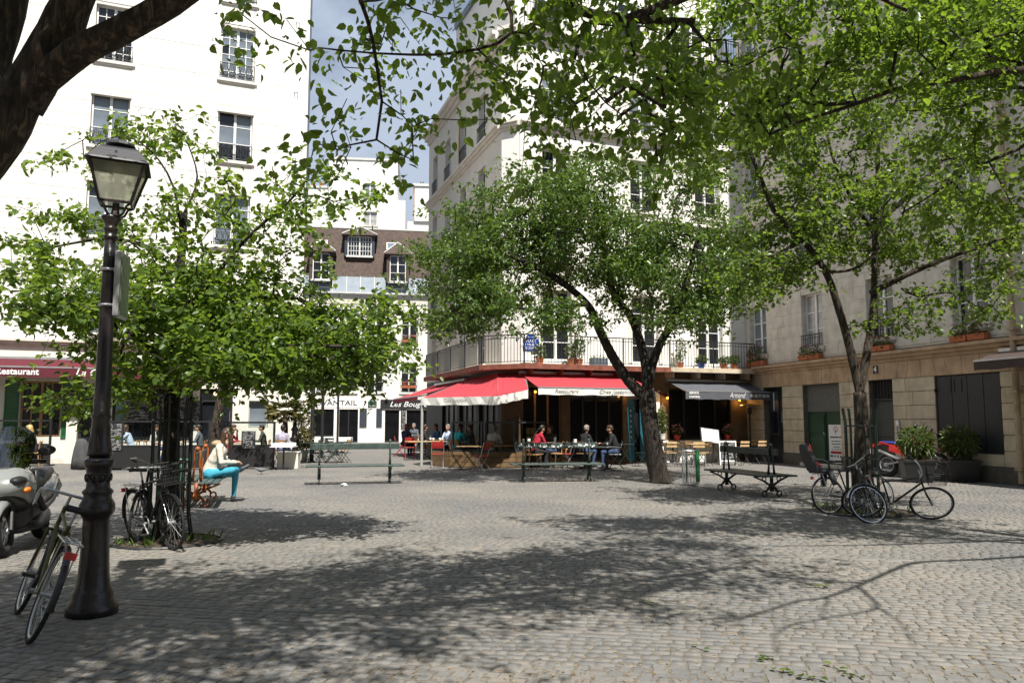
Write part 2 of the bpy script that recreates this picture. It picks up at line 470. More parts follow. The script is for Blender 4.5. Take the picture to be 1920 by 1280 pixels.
TEXTS = {}
def text_mesh(body, size, shear=0.0, bold=0.0, space=1.0):
    """lettering as a mesh in the x,z plane, centred, facing -y"""
    cu = bpy.data.curves.new('lettering', 'FONT')
    cu.body, cu.size, cu.shear, cu.offset = body, size, shear, bold
    cu.space_character = space
    cu.align_x, cu.align_y = 'CENTER', 'CENTER'
    cu.extrude, cu.resolution_u = 0.003, 3
    ob = bpy.data.objects.new('lettering', cu)
    COL.objects.link(ob)
    me = bpy.data.meshes.new_from_object(ob)
    me.transform(Matrix.Rotation(R(90), 4, 'X'))
    bpy.data.objects.remove(ob); bpy.data.curves.remove(cu)
    me.materials.clear()
    return me
def lettering(body, size, m, parent, M, shear=0.0, bold=0.0, space=1.0, width=None):
    me = text_mesh(body, size, shear, bold, space)
    if width:
        xs = [v.co.x for v in me.vertices]
        me.transform(Matrix.Diagonal((width / (max(xs) - min(xs)), 1, 1, 1)))
    return link('lettering', me, m, parent, M)
# ------------------------------------------------------------------ ground
def paving_material(name, base, sett, joint, bump):
    """small square setts told apart by colour and joint, for the ground too far off to build"""
    m, n, l, b = principled(name)
    b.inputs['Roughness'].default_value = 0.85
    tc = n.new('ShaderNodeTexCoord'); mp = n.new('ShaderNodeMapping'); mp.inputs['Rotation'].default_value = (0, 0, R(-15))
    l.new(tc.outputs['Object'], mp.inputs['Vector'])
    br = n.new('ShaderNodeTexBrick')
    br.inputs['Scale'].default_value = 1.0 / sett
    br.inputs['Brick Width'].default_value, br.inputs['Row Height'].default_value = 1.05, 1.0
    br.inputs['Mortar Size'].default_value = 0.07; br.inputs['Mortar Smooth'].default_value = 0.4
    br.inputs['Color1'].default_value = tuple(c * 1.12 for c in base) + (1,)
    br.inputs['Color2'].default_value = tuple(c * 0.86 for c in base) + (1,)
    br.inputs['Mortar'].default_value = joint + (1,)
    l.new(mp.outputs['Vector'], br.inputs['Vector'])
    nz = n.new('ShaderNodeTexNoise'); nz.inputs['Scale'].default_value = 0.45; nz.inputs['Detail'].default_value = 7
    l.new(tc.outputs['Object'], nz.inputs['Vector'])
    rp = n.new('ShaderNodeValToRGB')
    rp.color_ramp.elements[0].position, rp.color_ramp.elements[1].position = 0.35, 0.68
    rp.color_ramp.elements[0].color = (0.86, 0.86, 0.87, 1); rp.color_ramp.elements[1].color = (1.08, 1.03, 0.97, 1)
    l.new(nz.outputs['Fac'], rp.inputs['Fac'])
    mx = n.new('ShaderNodeMixRGB'); mx.blend_type = 'MULTIPLY'; mx.inputs['Fac'].default_value = 1
    l.new(br.outputs['Color'], mx.inputs['Color1']); l.new(rp.outputs['Color'], mx.inputs['Color2'])
    l.new(mx.outputs['Color'], b.inputs['Base Color'])
    bp = n.new('ShaderNodeBump'); bp.inputs['Strength'].default_value = bump; bp.inputs['Distance'].default_value = 0.01
    inv = n.new('ShaderNodeMath'); inv.operation = 'SUBTRACT'; inv.inputs[0].default_value = 1.0
    l.new(br.outputs['Fac'], inv.inputs[1]); l.new(inv.outputs[0], bp.inputs['Height']); l.new(bp.outputs['Normal'], b.inputs['Normal'])
    return m
paving_material('paving_far', (0.182, 0.177, 0.168), 0.11, (0.12, 0.11, 0.095), 0.5)
mat('paving_joint', (0.15, 0.13, 0.10), 0.95, var=0.4, scale=40, bump=0.5, bscale=120)

def sett_material():
    m, n, l, b = principled('sett_stone')
    b.inputs['Roughness'].default_value = 0.8
    at = n.new('ShaderNodeAttribute'); at.attribute_name = 'tint'
    oi = n.new('ShaderNodeObjectInfo')
    ad = n.new('ShaderNodeMath'); ad.operation = 'ADD'; l.new(at.outputs['Fac'], ad.inputs[0])
    ml = n.new('ShaderNodeMath'); ml.operation = 'MULTIPLY'; l.new(oi.outputs['Random'], ml.inputs[0]); ml.inputs[1].default_value = 0.999
    l.new(ml.outputs[0], ad.inputs[1])
    fr = n.new('ShaderNodeMath'); fr.operation = 'FRACT'; l.new(ad.outputs[0], fr.inputs[0])
    rp = n.new('ShaderNodeValToRGB')
    e = rp.color_ramp.elements
    e[0].color, e[1].color = (0.165, 0.165, 0.163, 1), (0.212, 0.208, 0.20, 1)
    k = rp.color_ramp.elements.new(0.45); k.color = (0.188, 0.187, 0.182, 1)
    k = rp.color_ramp.elements.new(0.82); k.color = (0.20, 0.184, 0.170, 1)
    l.new(fr.outputs[0], rp.inputs['Fac'])
    tc = n.new('ShaderNodeTexCoord')
    gm = n.new('ShaderNodeNewGeometry')
    nz = n.new('ShaderNodeTexNoise'); nz.inputs['Scale'].default_value = 34; nz.inputs['Detail'].default_value = 6
    l.new(gm.outputs['Position'], nz.inputs['Vector'])
    r2 = n.new('ShaderNodeValToRGB'); r2.color_ramp.elements[0].position = 0.3; r2.color_ramp.elements[1].position = 0.7
    r2.color_ramp.elements[0].color = (0.84, 0.84, 0.84, 1); r2.color_ramp.elements[1].color = (1.13, 1.12, 1.09, 1)
    l.new(nz.outputs['Fac'], r2.inputs['Fac'])
    mx = n.new('ShaderNodeMixRGB'); mx.blend_type = 'MULTIPLY'; mx.inputs['Fac'].default_value = 1
    l.new(rp.outputs['Color'], mx.inputs['Color1']); l.new(r2.outputs['Color'], mx.inputs['Color2'])
    n5 = n.new('ShaderNodeTexNoise'); n5.inputs['Scale'].default_value = 0.38; n5.inputs['Detail'].default_value = 6
    l.new(gm.outputs['Position'], n5.inputs['Vector'])
    r5 = n.new('ShaderNodeValToRGB'); r5.color_ramp.elements[0].position = 0.36; r5.color_ramp.elements[1].position = 0.66
    r5.color_ramp.elements[0].color = (0.76, 0.77, 0.79, 1); r5.color_ramp.elements[1].color = (1.12, 1.07, 1.0, 1)
    l.new(n5.outputs['Fac'], r5.inputs['Fac'])
    m5 = n.new('ShaderNodeMixRGB'); m5.blend_type = 'MULTIPLY'; m5.inputs['Fac'].default_value = 1
    l.new(mx.outputs['Color'], m5.inputs['Color1']); l.new(r5.outputs['Color'], m5.inputs['Color2'])
    l.new(m5.outputs['Color'], b.inputs['Base Color'])
    bp = n.new('ShaderNodeBump'); bp.inputs['Strength'].default_value = 0.4; bp.inputs['Distance'].default_value = 0.004
    l.new(nz.outputs['Fac'], bp.inputs['Height']); l.new(bp.outputs['Normal'], b.inputs['Normal'])
sett_material()

SETT_FAR = 25.0
PITCH_S = 0.098
gb = MB()
gb.add([(-400, -400, -0.0045), (400, -400, -0.0045), (400, SETT_FAR, -0.0045), (-400, SETT_FAR, -0.0045)], [(0, 1, 2, 3)])
ground = gb.build('ground', 'paving_joint'); tag(ground, 'sandy joints and earth beneath the square\'s granite setts', None, kind='structure')
gb = MB()
gb.add([(-400, SETT_FAR, -0.002), (400, SETT_FAR, -0.002), (400, 1500, -0.002), (-400, 1500, -0.002)], [(0, 1, 2, 3)])
tag(gb.build('pavement', 'paving_far'), 'worn grey setts covering the far side of the square', None, kind='structure')

def np_mesh(name, verts, quads, tint=None, loops=4):
    me = bpy.data.meshes.new(name)
    nv, nf = len(verts), len(quads)
    me.vertices.add(nv); me.vertices.foreach_set('co', np.asarray(verts, dtype=np.float32).ravel())
    me.loops.add(nf * loops); me.loops.foreach_set('vertex_index', np.asarray(quads, dtype=np.int32).ravel())
    me.polygons.add(nf); me.polygons.foreach_set('loop_start', np.arange(0, nf * loops, loops, dtype=np.int32))
    me.update(calc_edges=True)
    if tint is not None:
        a = me.attributes.new('tint', 'FLOAT', 'POINT'); a.data.foreach_set('value', np.asarray(tint, dtype=np.float32))
    return me

def build_setts():
    ca, sa = math.cos(R(-13)), math.sin(R(-13))
    ctr, wid, dep = [], [], []
    row_n = int(60 / PITCH_S)
    for j in range(row_n):
        yy = -30 + j * PITCH_S + rnd.gauss(0, 0.004)
        # a course of wider slabs every so often, as on the square
        slab = j % 38 in (0, 1)
        x = -26 + rnd.random() * 0.1
        while x < 26:
            w = (0.20 + 0.14 * rnd.random()) if slab else 0.066 + 0.07 * rnd.random() ** 1.3
            cx = x + w / 2
            bend = 0.25 * math.sin(cx * 0.55 + 0.3 * math.sin(yy * 0.4))
            X = ca * cx - sa * (yy + bend); Y = sa * cx + ca * (yy + bend) + 10
            if 3.4 < Y < SETT_FAR and abs(X) < min(0.70 * Y + 1.5, 15.0):
                ctr.append((X + rnd.gauss(0, .003), Y + rnd.gauss(0, .006))); wid.append(w); dep.append(PITCH_S)
            x += w + 0.012
    ctr = np.array(ctr); wid = np.array(wid); dep = np.array(dep)
    n = len(ctr)
    near = np.argsort(np.where(np.abs(ctr[:, 0]) < 0.64 * ctr[:, 1] - 0.05, ctr[:, 1], 99) + 99 * (ctr[:, 1] < 4.75))[:290]
    hx = wid / 2 + 0.003; hy = dep / 2 - 0.0025
    base = np.array([[-1, -1], [1, -1], [1, 1], [-1, 1]], float)
    def corners(k, inset):
        q = base[None] * np.stack([hx[k] - inset, hy[k] - inset], 1)[:, None, :]
        q = q + nrg.uniform(-0.006, 0.006, q.shape)
        X = ca * q[..., 0] - sa * q[..., 1] + ctr[k, 0][:, None]; Y = sa * q[..., 0] + ca * q[..., 1] + ctr[k, 1][:, None]
        return np.stack([X, Y], -1)
    rest = np.setdiff1d(np.arange(n), near)
    k = rest
    lo = corners(k, 0.0); top = lo + (ctr[k][:, None] - lo) * 0.06
    zt = nrg.normal(0.0, 0.0013, (len(k), 1)) + nrg.uniform(-0.0008, 0.0008, (len(k), 4))
    zlo = np.full((len(k), 4, 1), -0.02); zmid = np.full((len(k), 4, 1), -0.0028)
    V = np.concatenate([np.concatenate([lo, zlo], -1), np.concatenate([lo + (ctr[k][:, None] - lo) * 0.04, zmid + zt[..., None]], -1), np.concatenate([top, zt[..., None]], -1)], 1)
    q = []
    for r in (0, 4):
        for a in range(4):
            b_ = (a + 1) % 4
            q.append((r + a, r + b_, r + 4 + b_, r + 4 + a))
    q.append((8, 9, 10, 11))
    Q = (np.array(q)[None] + (np.arange(len(k)) * 12)[:, None, None]).reshape(-1, 4)
    me = np_mesh('setts', V.reshape(-1, 3), Q, np.repeat(nrg.random(len(k)), 12))
    o = link('sett_paving', me, 'sett_stone', ground); o['kind'] = 'stuff'
    # the nearest ones singly
    kinds = []
    for t in range(6):
        j = np.array([near[t]])
        w = [0.045, 0.05, 0.055, 0.06, 0.05, 0.058][t]
        vv = []
        for inset, z in ((0, -0.02), (0.002, -0.0035), (0.006, 0.0)):
            for (sx, sy) in ((-1, -1), (1, -1), (1, 1), (-1, 1)):
                vv.append((sx * (0.0525 - inset) + rnd.uniform(-.004, .004), sy * (0.05 - inset) + rnd.uniform(-.004, .004), z + rnd.uniform(-.001, .001)))
        m2 = MB().add(vv, q)
        kinds.append(m2.mesh('sett'))
    for i, j in enumerate(near):
        M = Matrix.Translation((ctr[j, 0], ctr[j, 1], rnd.gauss(0, 0.0016))) @ Matrix.Rotation(R(-13) + rnd.uniform(-.03, .03), 4, 'Z') @ Matrix.Diagonal((wid[j] / 0.108, PITCH_S / 0.108, 1, 1))
        link('sett', kinds[i % 6], 'sett_stone', ground, M)
build_setts()

def ground_litter():
    """dry catkin bits and small yellow leaves caught in the joints"""
    n = 15000
    Y = 4.0 + 11 * nrg.random(n) ** 2.0; X = nrg.uniform(-0.7, 0.7, n) * Y
    keep = (np.sin(X * 2.1 + 1.3 * np.sin(Y * 1.7)) + np.sin(Y * 2.9 + X) + nrg.normal(0, 0.8, n)) > 0.3
    X, Y = X[keep], Y[keep]; n = len(X)
    a = nrg.uniform(0, math.tau, n); L = nrg.uniform(0.005, 0.02, n); Wd = L * nrg.uniform(0.15, 0.45, n)
    c, s_ = np.cos(a), np.sin(a)
    V = []
    for dx, dy, dz in ((-1, 0, 0.004), (0, -1, 0.006), (1, 0, 0.007), (0, 1, 0.004)):
        V.append(np.stack([X + dx * L * c - dy * Wd * s_, Y + dx * L * s_ + dy * Wd * c, np.full(n, dz) + nrg.uniform(0, .004, n)], -1))
    V = np.stack(V, 1).reshape(-1, 3)
    Q = (np.array([0, 1, 2, 3])[None] + np.arange(n)[:, None] * 4)
    o = link('fallen_debris', np_mesh('debris', V, Q), 'fallen_petal')
    tag(o, 'dry yellow catkin bits scattered over the near paving', 'debris', kind='stuff')
ground_litter()

# ------------------------------------------------------------------ building kit
PANES = {}
def pane_mesh(w, h, m):
    key = (round(w, 3), round(h, 3), m)
    if key not in PANES:
        PANES[key] = MB().box(-w / 2, w / 2, -0.004, 0.004, -h / 2, h / 2).mesh('pane')
        PANES[key].materials.append(MATS[m])
    return PANES[key]
def wall(parent, x0, x1, z0, z1, holes, m, depth=0.3, y=0.0, name='wall', M=None):
    xs = sorted({x0, x1} | {h[0] for h in holes} | {h[1] for h in holes}); xs = [x for x in xs if x0 <= x <= x1]
    zs = sorted({z0, z1} | {h[2] for h in holes} | {h[3] for h in holes}); zs = [z for z in zs if z0 <= z <= z1]
    b = MB()
    def solid(i, j):
        if not (0 <= i < len(xs) - 1 and 0 <= j < len(zs) - 1): return False
        cx, cz = (xs[i] + xs[i + 1]) / 2, (zs[j] + zs[j + 1]) / 2
        return not any(h[0] < cx < h[1] and h[2] < cz < h[3] for h in holes)
    for i in range(len(xs) - 1):
        for j in range(len(zs) - 1):
            if not solid(i, j): continue
            a, c, e, f = xs[i], xs[i + 1], zs[j], zs[j + 1]
            b.add([(a, y, e), (c, y, e), (c, y, f), (a, y, f)], [(0, 1, 2, 3)])
            d = y + depth
            if not solid(i - 1, j): b.add([(a, d, e), (a, y, e), (a, y, f), (a, d, f)], [(0, 1, 2, 3)])
            if not solid(i + 1, j): b.add([(c, y, e), (c, d, e), (c, d, f), (c, y, f)], [(0, 1, 2, 3)])
            if not solid(i, j - 1): b.add([(a, d, e), (c, d, e), (c, y, e), (a, y, e)], [(0, 1, 2, 3)])
            if not solid(i, j + 1): b.add([(a, y, f), (c, y, f), (c, d, f), (a, d, f)], [(0, 1, 2, 3)])
    return b.build(name, m, parent, M)
def courses(parent, x0, x1, z0, z1, h, holes, m, gap=0.012, thick=0.02, block=None, M=None, name='stone_course', single=99.0):
    """stone courses proud of the wall, cut round the openings; block = mean length of a stone; above single they are joined"""
    n = max(1, round((z1 - z0) / h)); hh = (z1 - z0) / n
    far = MB()
    for r in range(n):
        a, c = z0 + r * hh + gap / 2, z0 + (r + 1) * hh - gap / 2
        cuts = sorted([(q[0], q[1]) for q in holes if q[2] < c - 1e-3 and q[3] > a + 1e-3])
        segs, x = [], x0
        for q0, q1 in cuts:
            if q0 > x: segs.append((x, q0))
            x = max(x, q1)
        if x < x1: segs.append((x, x1))
        for s0, s1 in segs:
            x = s0
            while x < s1 - 1e-3:
                w = block * rnd.uniform(0.7, 1.35) if block else 999
                e = s1 if s1 - x - w < (block or 1) * 0.5 else x + w
                b = far if (block and a > single) else MB()
                g2 = gap / 2 if block else 0.0
                b.box(x + g2, e - g2, -thick * rnd.uniform(0.7, 1.0), 0.01, a, c)
                if b is not far: b.build(name, m, parent, M)
                x = e
    if far.v: far.build(name + 's', m, parent, M)['kind'] = 'stuff'
def blocks(parent, x0, x1, z0, z1, h, m, block=0.8, gap=0.014, thick=0.03, M=None):
    """ashlar built stone by stone"""
    n = max(1, round((z1 - z0) / h)); hh = (z1 - z0) / n
    for r in range(n):
        x, k = x0, 0
        while x < x1 - 1e-3:
            w = block * (rnd.uniform(0.75, 1.3) if not (k == 0 and r % 2) else 0.6); k += 1
            e = x1 if x1 - x - w < block * 0.45 else x + w
            MB().box(x + gap / 2, e - gap / 2, -thick * rnd.uniform(0.75, 1.0), 0.01, z0 + r * hh + gap / 2, z0 + (r + 1) * hh - gap / 2, bev=0.008).build('stone_block', m, parent, M)
            x = e
def scroll_guard(w, h):
    """wrought-iron window guard with scrolls"""
    b = MB()
    for z in (0.0, h * 0.12, h): b.box(-w / 2, w / 2, -0.012, 0.012, z - 0.012, z + 0.012)
    n = max(3, round(w / 0.22))
    for k in range(n + 1):
        x = -w / 2 + w * k / n
        b.box(x - 0.008, x + 0.008, -0.008, 0.008, 0, h)
    for k in range(n):
        x = -w / 2 + w * (k + 0.5) / n; q = w / n * 0.26
        for zz, rr in ((h * 0.36, q), (h * 0.72, q * 0.9), (h * 0.54, q * 0.55)):
            b.ring(rr, 0.011, 10, 4, Matrix.Translation((x, 0, zz)))
        b.tube([(x - q * 1.4, 0, h * 0.16), (x, 0, h * 0.54), (x + q * 1.4, 0, h * 0.94)], 0.009, 4)
        b.tube([(x + q * 1.4, 0, h * 0.16), (x, 0, h * 0.54), (x - q * 1.4, 0, h * 0.94)], 0.009, 4)
    return b.mesh('guard')
def bar_guard(w, h, step=0.12, posts=0):
    b = MB()
    b.box(-w / 2, w / 2, -0.018, 0.018, h - 0.02, h + 0.015)
    b.box(-w / 2, w / 2, -0.01, 0.01, h - 0.13, h - 0.11); b.box(-w / 2, w / 2, -0.01, 0.01, 0.06, 0.08)
    n = max(2, round(w / step))
    for k in range(n + 1):
        x = -w / 2 + w * k / n
        b.box(x - 0.007, x + 0.007, -0.007, 0.007, 0.0 if not posts else 0.05, h - 0.02)
    for k in range(posts):
        x = -w / 2 + w * k / max(1, posts - 1)
        b.box(x - 0.016, x + 0.016, -0.016, 0.016, -0.22, h)
    return b.mesh('guard')
GUARDS = {}
def window(parent, x, z, w, h, cols=2, rows=3, pane='pane_dark', guard=None, gh=0.55, sill=None, M=None, y=0.17, fr='white_paint', sash=True, bar=0.028, dark=None):
    """casement window in an opening: frame with its bars, each pane, sill and guard; x is the middle, z the bottom"""
    b = MB(); t = 0.06
    b.box(-w / 2, -w / 2 + t, 0, 0.07, 0, h); b.box(w / 2 - t, w / 2, 0, 0.07, 0, h)
    b.box(-w / 2 + t, w / 2 - t, 0, 0.07, 0, t); b.box(-w / 2 + t, w / 2 - t, 0, 0.07, h - t, h)
    leaves = 2 if sash else 1
    lw = (w - 2 * t) / leaves
    if sash: b.box(-0.05, 0.05, -0.012, 0.06, t, h - t)
    per = max(1, cols // leaves)
    base = Matrix.Translation((x, y, z))
    spots = []
    for s_ in range(leaves):
        a0 = -w / 2 + t + s_ * lw + (0.05 if s_ else 0.0); a1 = -w / 2 + t + (s_ + 1) * lw - (0.05 if sash and s_ == 0 else 0.0)
        for k in range(1, per):
            xx = a0 + (a1 - a0) * k / per
            b.box(xx - bar / 2, xx + bar / 2, 0.008, 0.05, t, h - t)
        for k in range(1, rows):
            zz = t + (h - 2 * t) * k / rows
            b.box(a0, a1, 0.008, 0.05, zz - bar / 2, zz + bar / 2)
        pw, ph = (a1 - a0) / per - bar, (h - 2 * t) / rows - bar
        for k in range(per):
            for j in range(rows):
                spots.append((a0 + (a1 - a0) * (k + 0.5) / per, t + (h - 2 * t) * (j + 0.5) / rows, pw + 0.01, ph + 0.01))
    o = b.build('window', fr, parent, (M or Matrix()) @ base)
    for (px, pz, pw, ph) in spots:
        pm = pane if not (dark and rnd.random() < dark) else 'pane_dark'
        link('pane', pane_mesh(pw, ph, pm), None, o, Matrix.Translation((px, 0.03, pz)))
    MB().box(-w / 2 - 0.02, w / 2 + 0.02, 0.09, 0.12, -0.02, h + 0.02).build('backing', 'dark_interior', o)
    if sill:
        MB().box(-w / 2 - 0.12, w / 2 + 0.12, -0.10 - y, 0.0, -0.12, -0.002).box(-w / 2 - 0.08, w / 2 + 0.08, -0.06 - y, 0, -0.18, -0.122).build('sill', sill, o)
    if guard:
        key = (guard, round(w, 2), gh)
        if key not in GUARDS: GUARDS[key] = scroll_guard(w + 0.02, gh) if guard == 'scroll' else bar_guard(w + 0.02, gh)
        link('guard', GUARDS[key], 'black_iron', o, Matrix.Translation((0, -0.06 - y, 0.02)))
    return o
def slab(parent, name, m, x0, x1, y0, y1, z0, z1, M=None, bev=0.0):
    return MB().box(x0, x1, y0, y1, z0, z1, None, bev).build(name, m, parent, M)
def cornice(parent, x0, x1, z, m, M=None, scale=1.0, name='cornice', ext=0.0):
    """moulded band: three steps"""
    s = scale
    b = MB()
    b.box(x0, x1, -0.05 * s, 0.0, z - 0.16 * s, z - 0.08 * s); b.box(x0 - ext * .5, x1 + ext * .5, -0.12 * s, 0.0, z - 0.079 * s, z - 0.002); b.box(x0 - ext, x1 + ext, -0.18 * s, 0.0, z, z + 0.07 * s)
    return b.build(name, m, parent, M)

# ------------------------------------------------------------------ white apartment house on the left
FL = frame((-15.96, 29.0), 67.5)
lb = thing('apartment_house', 'bright white apartment house with iron window guards behind the burgundy awning', 'building', FL)
LX0, LX1, LTOP = -9.0, 8.05, 21.5
lcols, lrows = [-8.2 + 0.0, -3.75, 0.75, 5.24], [(4.75, 2.3), (8.4, 2.3), (11.85, 2.2), (15.2, 2.2), (18.5, 2.0)]
lholes = [(c - 0.66, c + 0.66, z, z + h) for c in lcols for z, h in lrows]
wall(lb, LX0, LX1, 4.35, LTOP, lholes, 'cream_plaster', 0.32)
courses(lb, LX0, LX1 - 0.95, 4.42, LTOP, 0.56, [(a - 0.02, b_ + 0.02, c - 0.05, d + 0.02) for a, b_, c, d in lholes], 'white_plaster', gap=0.02, thick=0.022)
slab(lb, 'pilaster', 'white_plaster', LX1 - 0.93, LX1 + 0.0, -0.05, -0.001, 4.42, LTOP)
slab(lb, 'wall', 'cream_plaster', LX0, LX1 - 0.02, 0.33, 9.0, 0.0, LTOP)
for c in lcols:
    for i, (z, h) in enumerate(lrows):
        window(lb, c, z, 1.3, h, 4 if i >= 3 else 2, 6 if i >= 3 else 3, rnd.choice(('pane_sky', 'pane_sky', 'pane_curtain', 'pane_dark')), 'scroll', 0.62 if i < 4 else 0.55, 'cream_plaster', dark=0.15)
        if i < 3:
            slab(lb, 'shutter_box', 'cream_plaster', c - 0.7, c + 0.7, -0.06, 0.14, z + h - 0.24, z + h + 0.02)
cornice(lb, LX0, LX1, 4.35, 'grey_stone', scale=1.2)
cornice(lb, LX0, LX1, LTOP, 'cream_plaster', scale=1.6)
dp = MB().tube([(7.55, -0.14, 0), (7.55, -0.14, LTOP)], 0.06, 8)
for z in (3, 7, 9, 12.2, 15, 18): dp.box(7.47, 7.63, -0.21, 0, z, z + 0.06)
dp.build('downpipe', 'white_paint', lb)
dp = MB().tube([(8.1, 0.35, 9.4), (8.1, 0.35, LTOP)], 0.09, 8); dp.build('downpipe', 'zinc', lb)
# ground floor: shuttered window, doorways, glazed front
gh = [(-7.2, -5.6, 0.9, 2.9), (-1.65, -0.35, 0.95, 2.95), (0.22, 1.15, 0.0, 2.75), (1.3, 4.05, 0.75, 2.75), (4.3, 5.5, 0.0, 2.75), (6.1, 6.85, 1.25, 2.3)]
wall(lb, LX0, LX1, 0.0, 4.19, gh, 'cream_plaster', 0.32, 0.0)
window(lb, -1.0, 0.96, 1.28, 1.98, 4, 2, 'pane_dark', fr='wood', bar=0.05)
window(lb, -6.4, 0.91, 1.58, 1.98, 4, 2, 'pane_dark', fr='wood', bar=0.05)
def louvre_shutter(parent, x, z, w, h, m, M=None):
    b = MB().box(x, x + 0.05, -0.045, -0.005, z, z + h).box(x + w - 0.05, x + w, -0.045, -0.005, z, z + h).box(x + 0.05, x + w - 0.05, -0.045, -0.005, z, z + 0.07).box(x + 0.05, x + w - 0.05, -0.045, -0.005, z + h - 0.07, z + h)
    o = b.build('shutter', m, parent, M)
    n = int((h - 0.14) / 0.07)
    me = MB().box(0, w - 0.1, -0.036, -0.012, -0.004, 0.05, Matrix.Rotation(R(12), 4, 'X')).mesh('slat')
    for k in range(n): link('slat', me, m, o, Matrix.Translation((x + 0.05, 0, z + 0.08 + k * 0.07)))
    return o
louvre_shutter(lb, -2.12, 0.9, 0.45, 2.05, 'shutter_green'); louvre_shutter(lb, -0.33, 0.9, 0.42, 2.05, 'shutter_green')
for (a, c, e, f) in (gh[2], gh[4]):
    d = MB().box(a + 0.01, a + 0.09, 0.10, 0.17, e, f).box(c - 0.09, c - 0.01, 0.10, 0.17, e, f).box(a + 0.09, c - 0.09, 0.10, 0.17, f - 0.5, f - 0.44).build('door', 'charcoal_shop', lb)
    link('pane', pane_mesh(c - a - 0.2, 0.42, 'pane_dark'), None, d, Matrix.Translation(((a + c) / 2, 0.13, f - 0.23)))
    link('pane', pane_mesh(c - a - 0.2, f - 0.55, 'pane_dark'), None, d, Matrix.Translation(((a + c) / 2, 0.2, (f - 0.5) / 2)))
window(lb, 2.67, 0.76, 2.7, 1.96, 4, 2, 'pane_dark', fr='charcoal_shop', bar=0.06)
window(lb, 6.47, 1.26, 0.74, 1.02, 1, 1, 'pane_sky', fr='grey_paint', sash=False)
for (x, z, w, h, mm) in ((2.0, 1.5, 1.25, 1.0, 'chalkboard'), (3.32, 1.5, 1.2, 1.0, 'chalkboard'), (0.0, 1.75, 0.42, 0.85, 'chalkboard'), (4.16, 1.3, 0.36, 0.95, 'chalkboard')):
    q = MB().box(x - w / 2 - 0.03, x + w / 2 + 0.03, -0.09, -0.051, z - 0.03, z + h + 0.03).build('menu_board', 'black_plastic', lb)
    MB().box(x - w / 2, x + w / 2, -0.097, -0.091, z, z + h).build('writing', mm, q)
slab(lb, 'shop_fascia', 'warm_interior', 1.2, 4.2, -0.04, -0.002, 2.75, 3.3)
bt = MB()
bt.box(LX0, LX1, -0.03, -0.002, 0.0, 0.18)
bt.build('plinth', 'grey_stone', lb)
cp = MB().box(0.0 - 0.14, 0.2, -0.18, -0.002, 0.0, 1.7); cp.build('gate_pier', 'cream_plaster', lb)
bulb = MB().ball((4.85, -0.35, 2.55), 0.07, 10, 7).build('globe_lamp', 'lit_bulb', lb, smooth=True)

# ------------------------------------------------------------------ stone house on the right
FR = frame((11.25, 22.7), 165.0)
rb = thing('stone_house', 'weathered stone house with rusty lintel band, green door and number 4', 'building', FR)
RX0, RX1, RTOP = -8.5, 14.0, 21.0
rcols = [-7.5, -4.2, -0.95, 2.35, 6.0, 9.4]
rrows = [(3.98, 1.85, 3), (7.0, 1.9, 3), (9.9, 1.9, 3), (12.6, 1.8, 3), (15.4, 1.7, 3)]
rholes = [(c - 0.56, c + 0.56, z, z + h) for c in rcols for z, h, _ in rrows]
wall(rb, RX0, RX1, 3.6, RTOP, rholes, 'grey_stone', 0.34)
courses(rb, RX0, 6.5, 3.66, 16.5, 0.40, [(a - 0.01, b_ + 0.01, c - 0.03, d + 0.02) for a, b_, c, d in rholes], 'grey_stone', gap=0.008, thick=0.018, block=0.62, name='wall_stone', single=7.2)
slab(rb, 'wall', 'joint', RX0 + 0.02, RX1 - 0.02, 0.35, 8.0, 0.0, RTOP)
for c in rcols:
    for i, (z, h, rr) in enumerate(rrows):
        window(rb, c, z, 1.1, h, 2, rr, 'pane_curtain' if (i == 0 and c == -4.2) else ('pane_sky' if c < -7 else 'pane_dark'), 'bar' if i != 0 or c in (-4.2, -0.95) else None, 0.42, 'grey_stone', fr='white_paint', bar=0.035)
cornice(rb, RX0, RX1, 3.45, 'rust_stone', scale=1.3)
cornice(rb, RX0, RX1, RTOP, 'grey_stone', scale=2.0)
# ground floor openings and stones
rdoors = [(-7.25, -6.05, 0.0, 2.74), (-4.85, -2.92, 0.12, 2.74), (-1.55, -0.55, 0.12, 2.74), (1.05, 3.15, 0.72, 2.74), (5.0, 7.2, 0.4, 2.74), (8.4, 9.4, 0.12, 2.74)]
wall(rb, RX0, RX1, 0.0, 3.6, rdoors, 'joint', 0.34, 0.0)
x = RX0
for d in rdoors + [(RX1, RX1, 0, 0)]:
    if d[0] - x > 0.1: blocks(rb, x, d[0], 0.40, 2.74, 0.39, 'ochre_stone', 0.85 if d[0] - x > 1.3 else 2.0)
    x = d[1]
for d in rdoors:
    if d[2] > 0.45: blocks(rb, d[0], d[1], 0.40, d[2] - 0.02, 0.3, 'ochre_stone', 0.9)
x = RX0
for d in rdoors + [(RX1, RX1, 0, 0)]:
    e = d[0]
    if d[2] > 0.35: continue
    if e - x > 0.05: slab(rb, 'plinth', 'joint', x, e, -0.06, -0.001, 0.0, 0.39, bev=0.01)
    x = d[1]
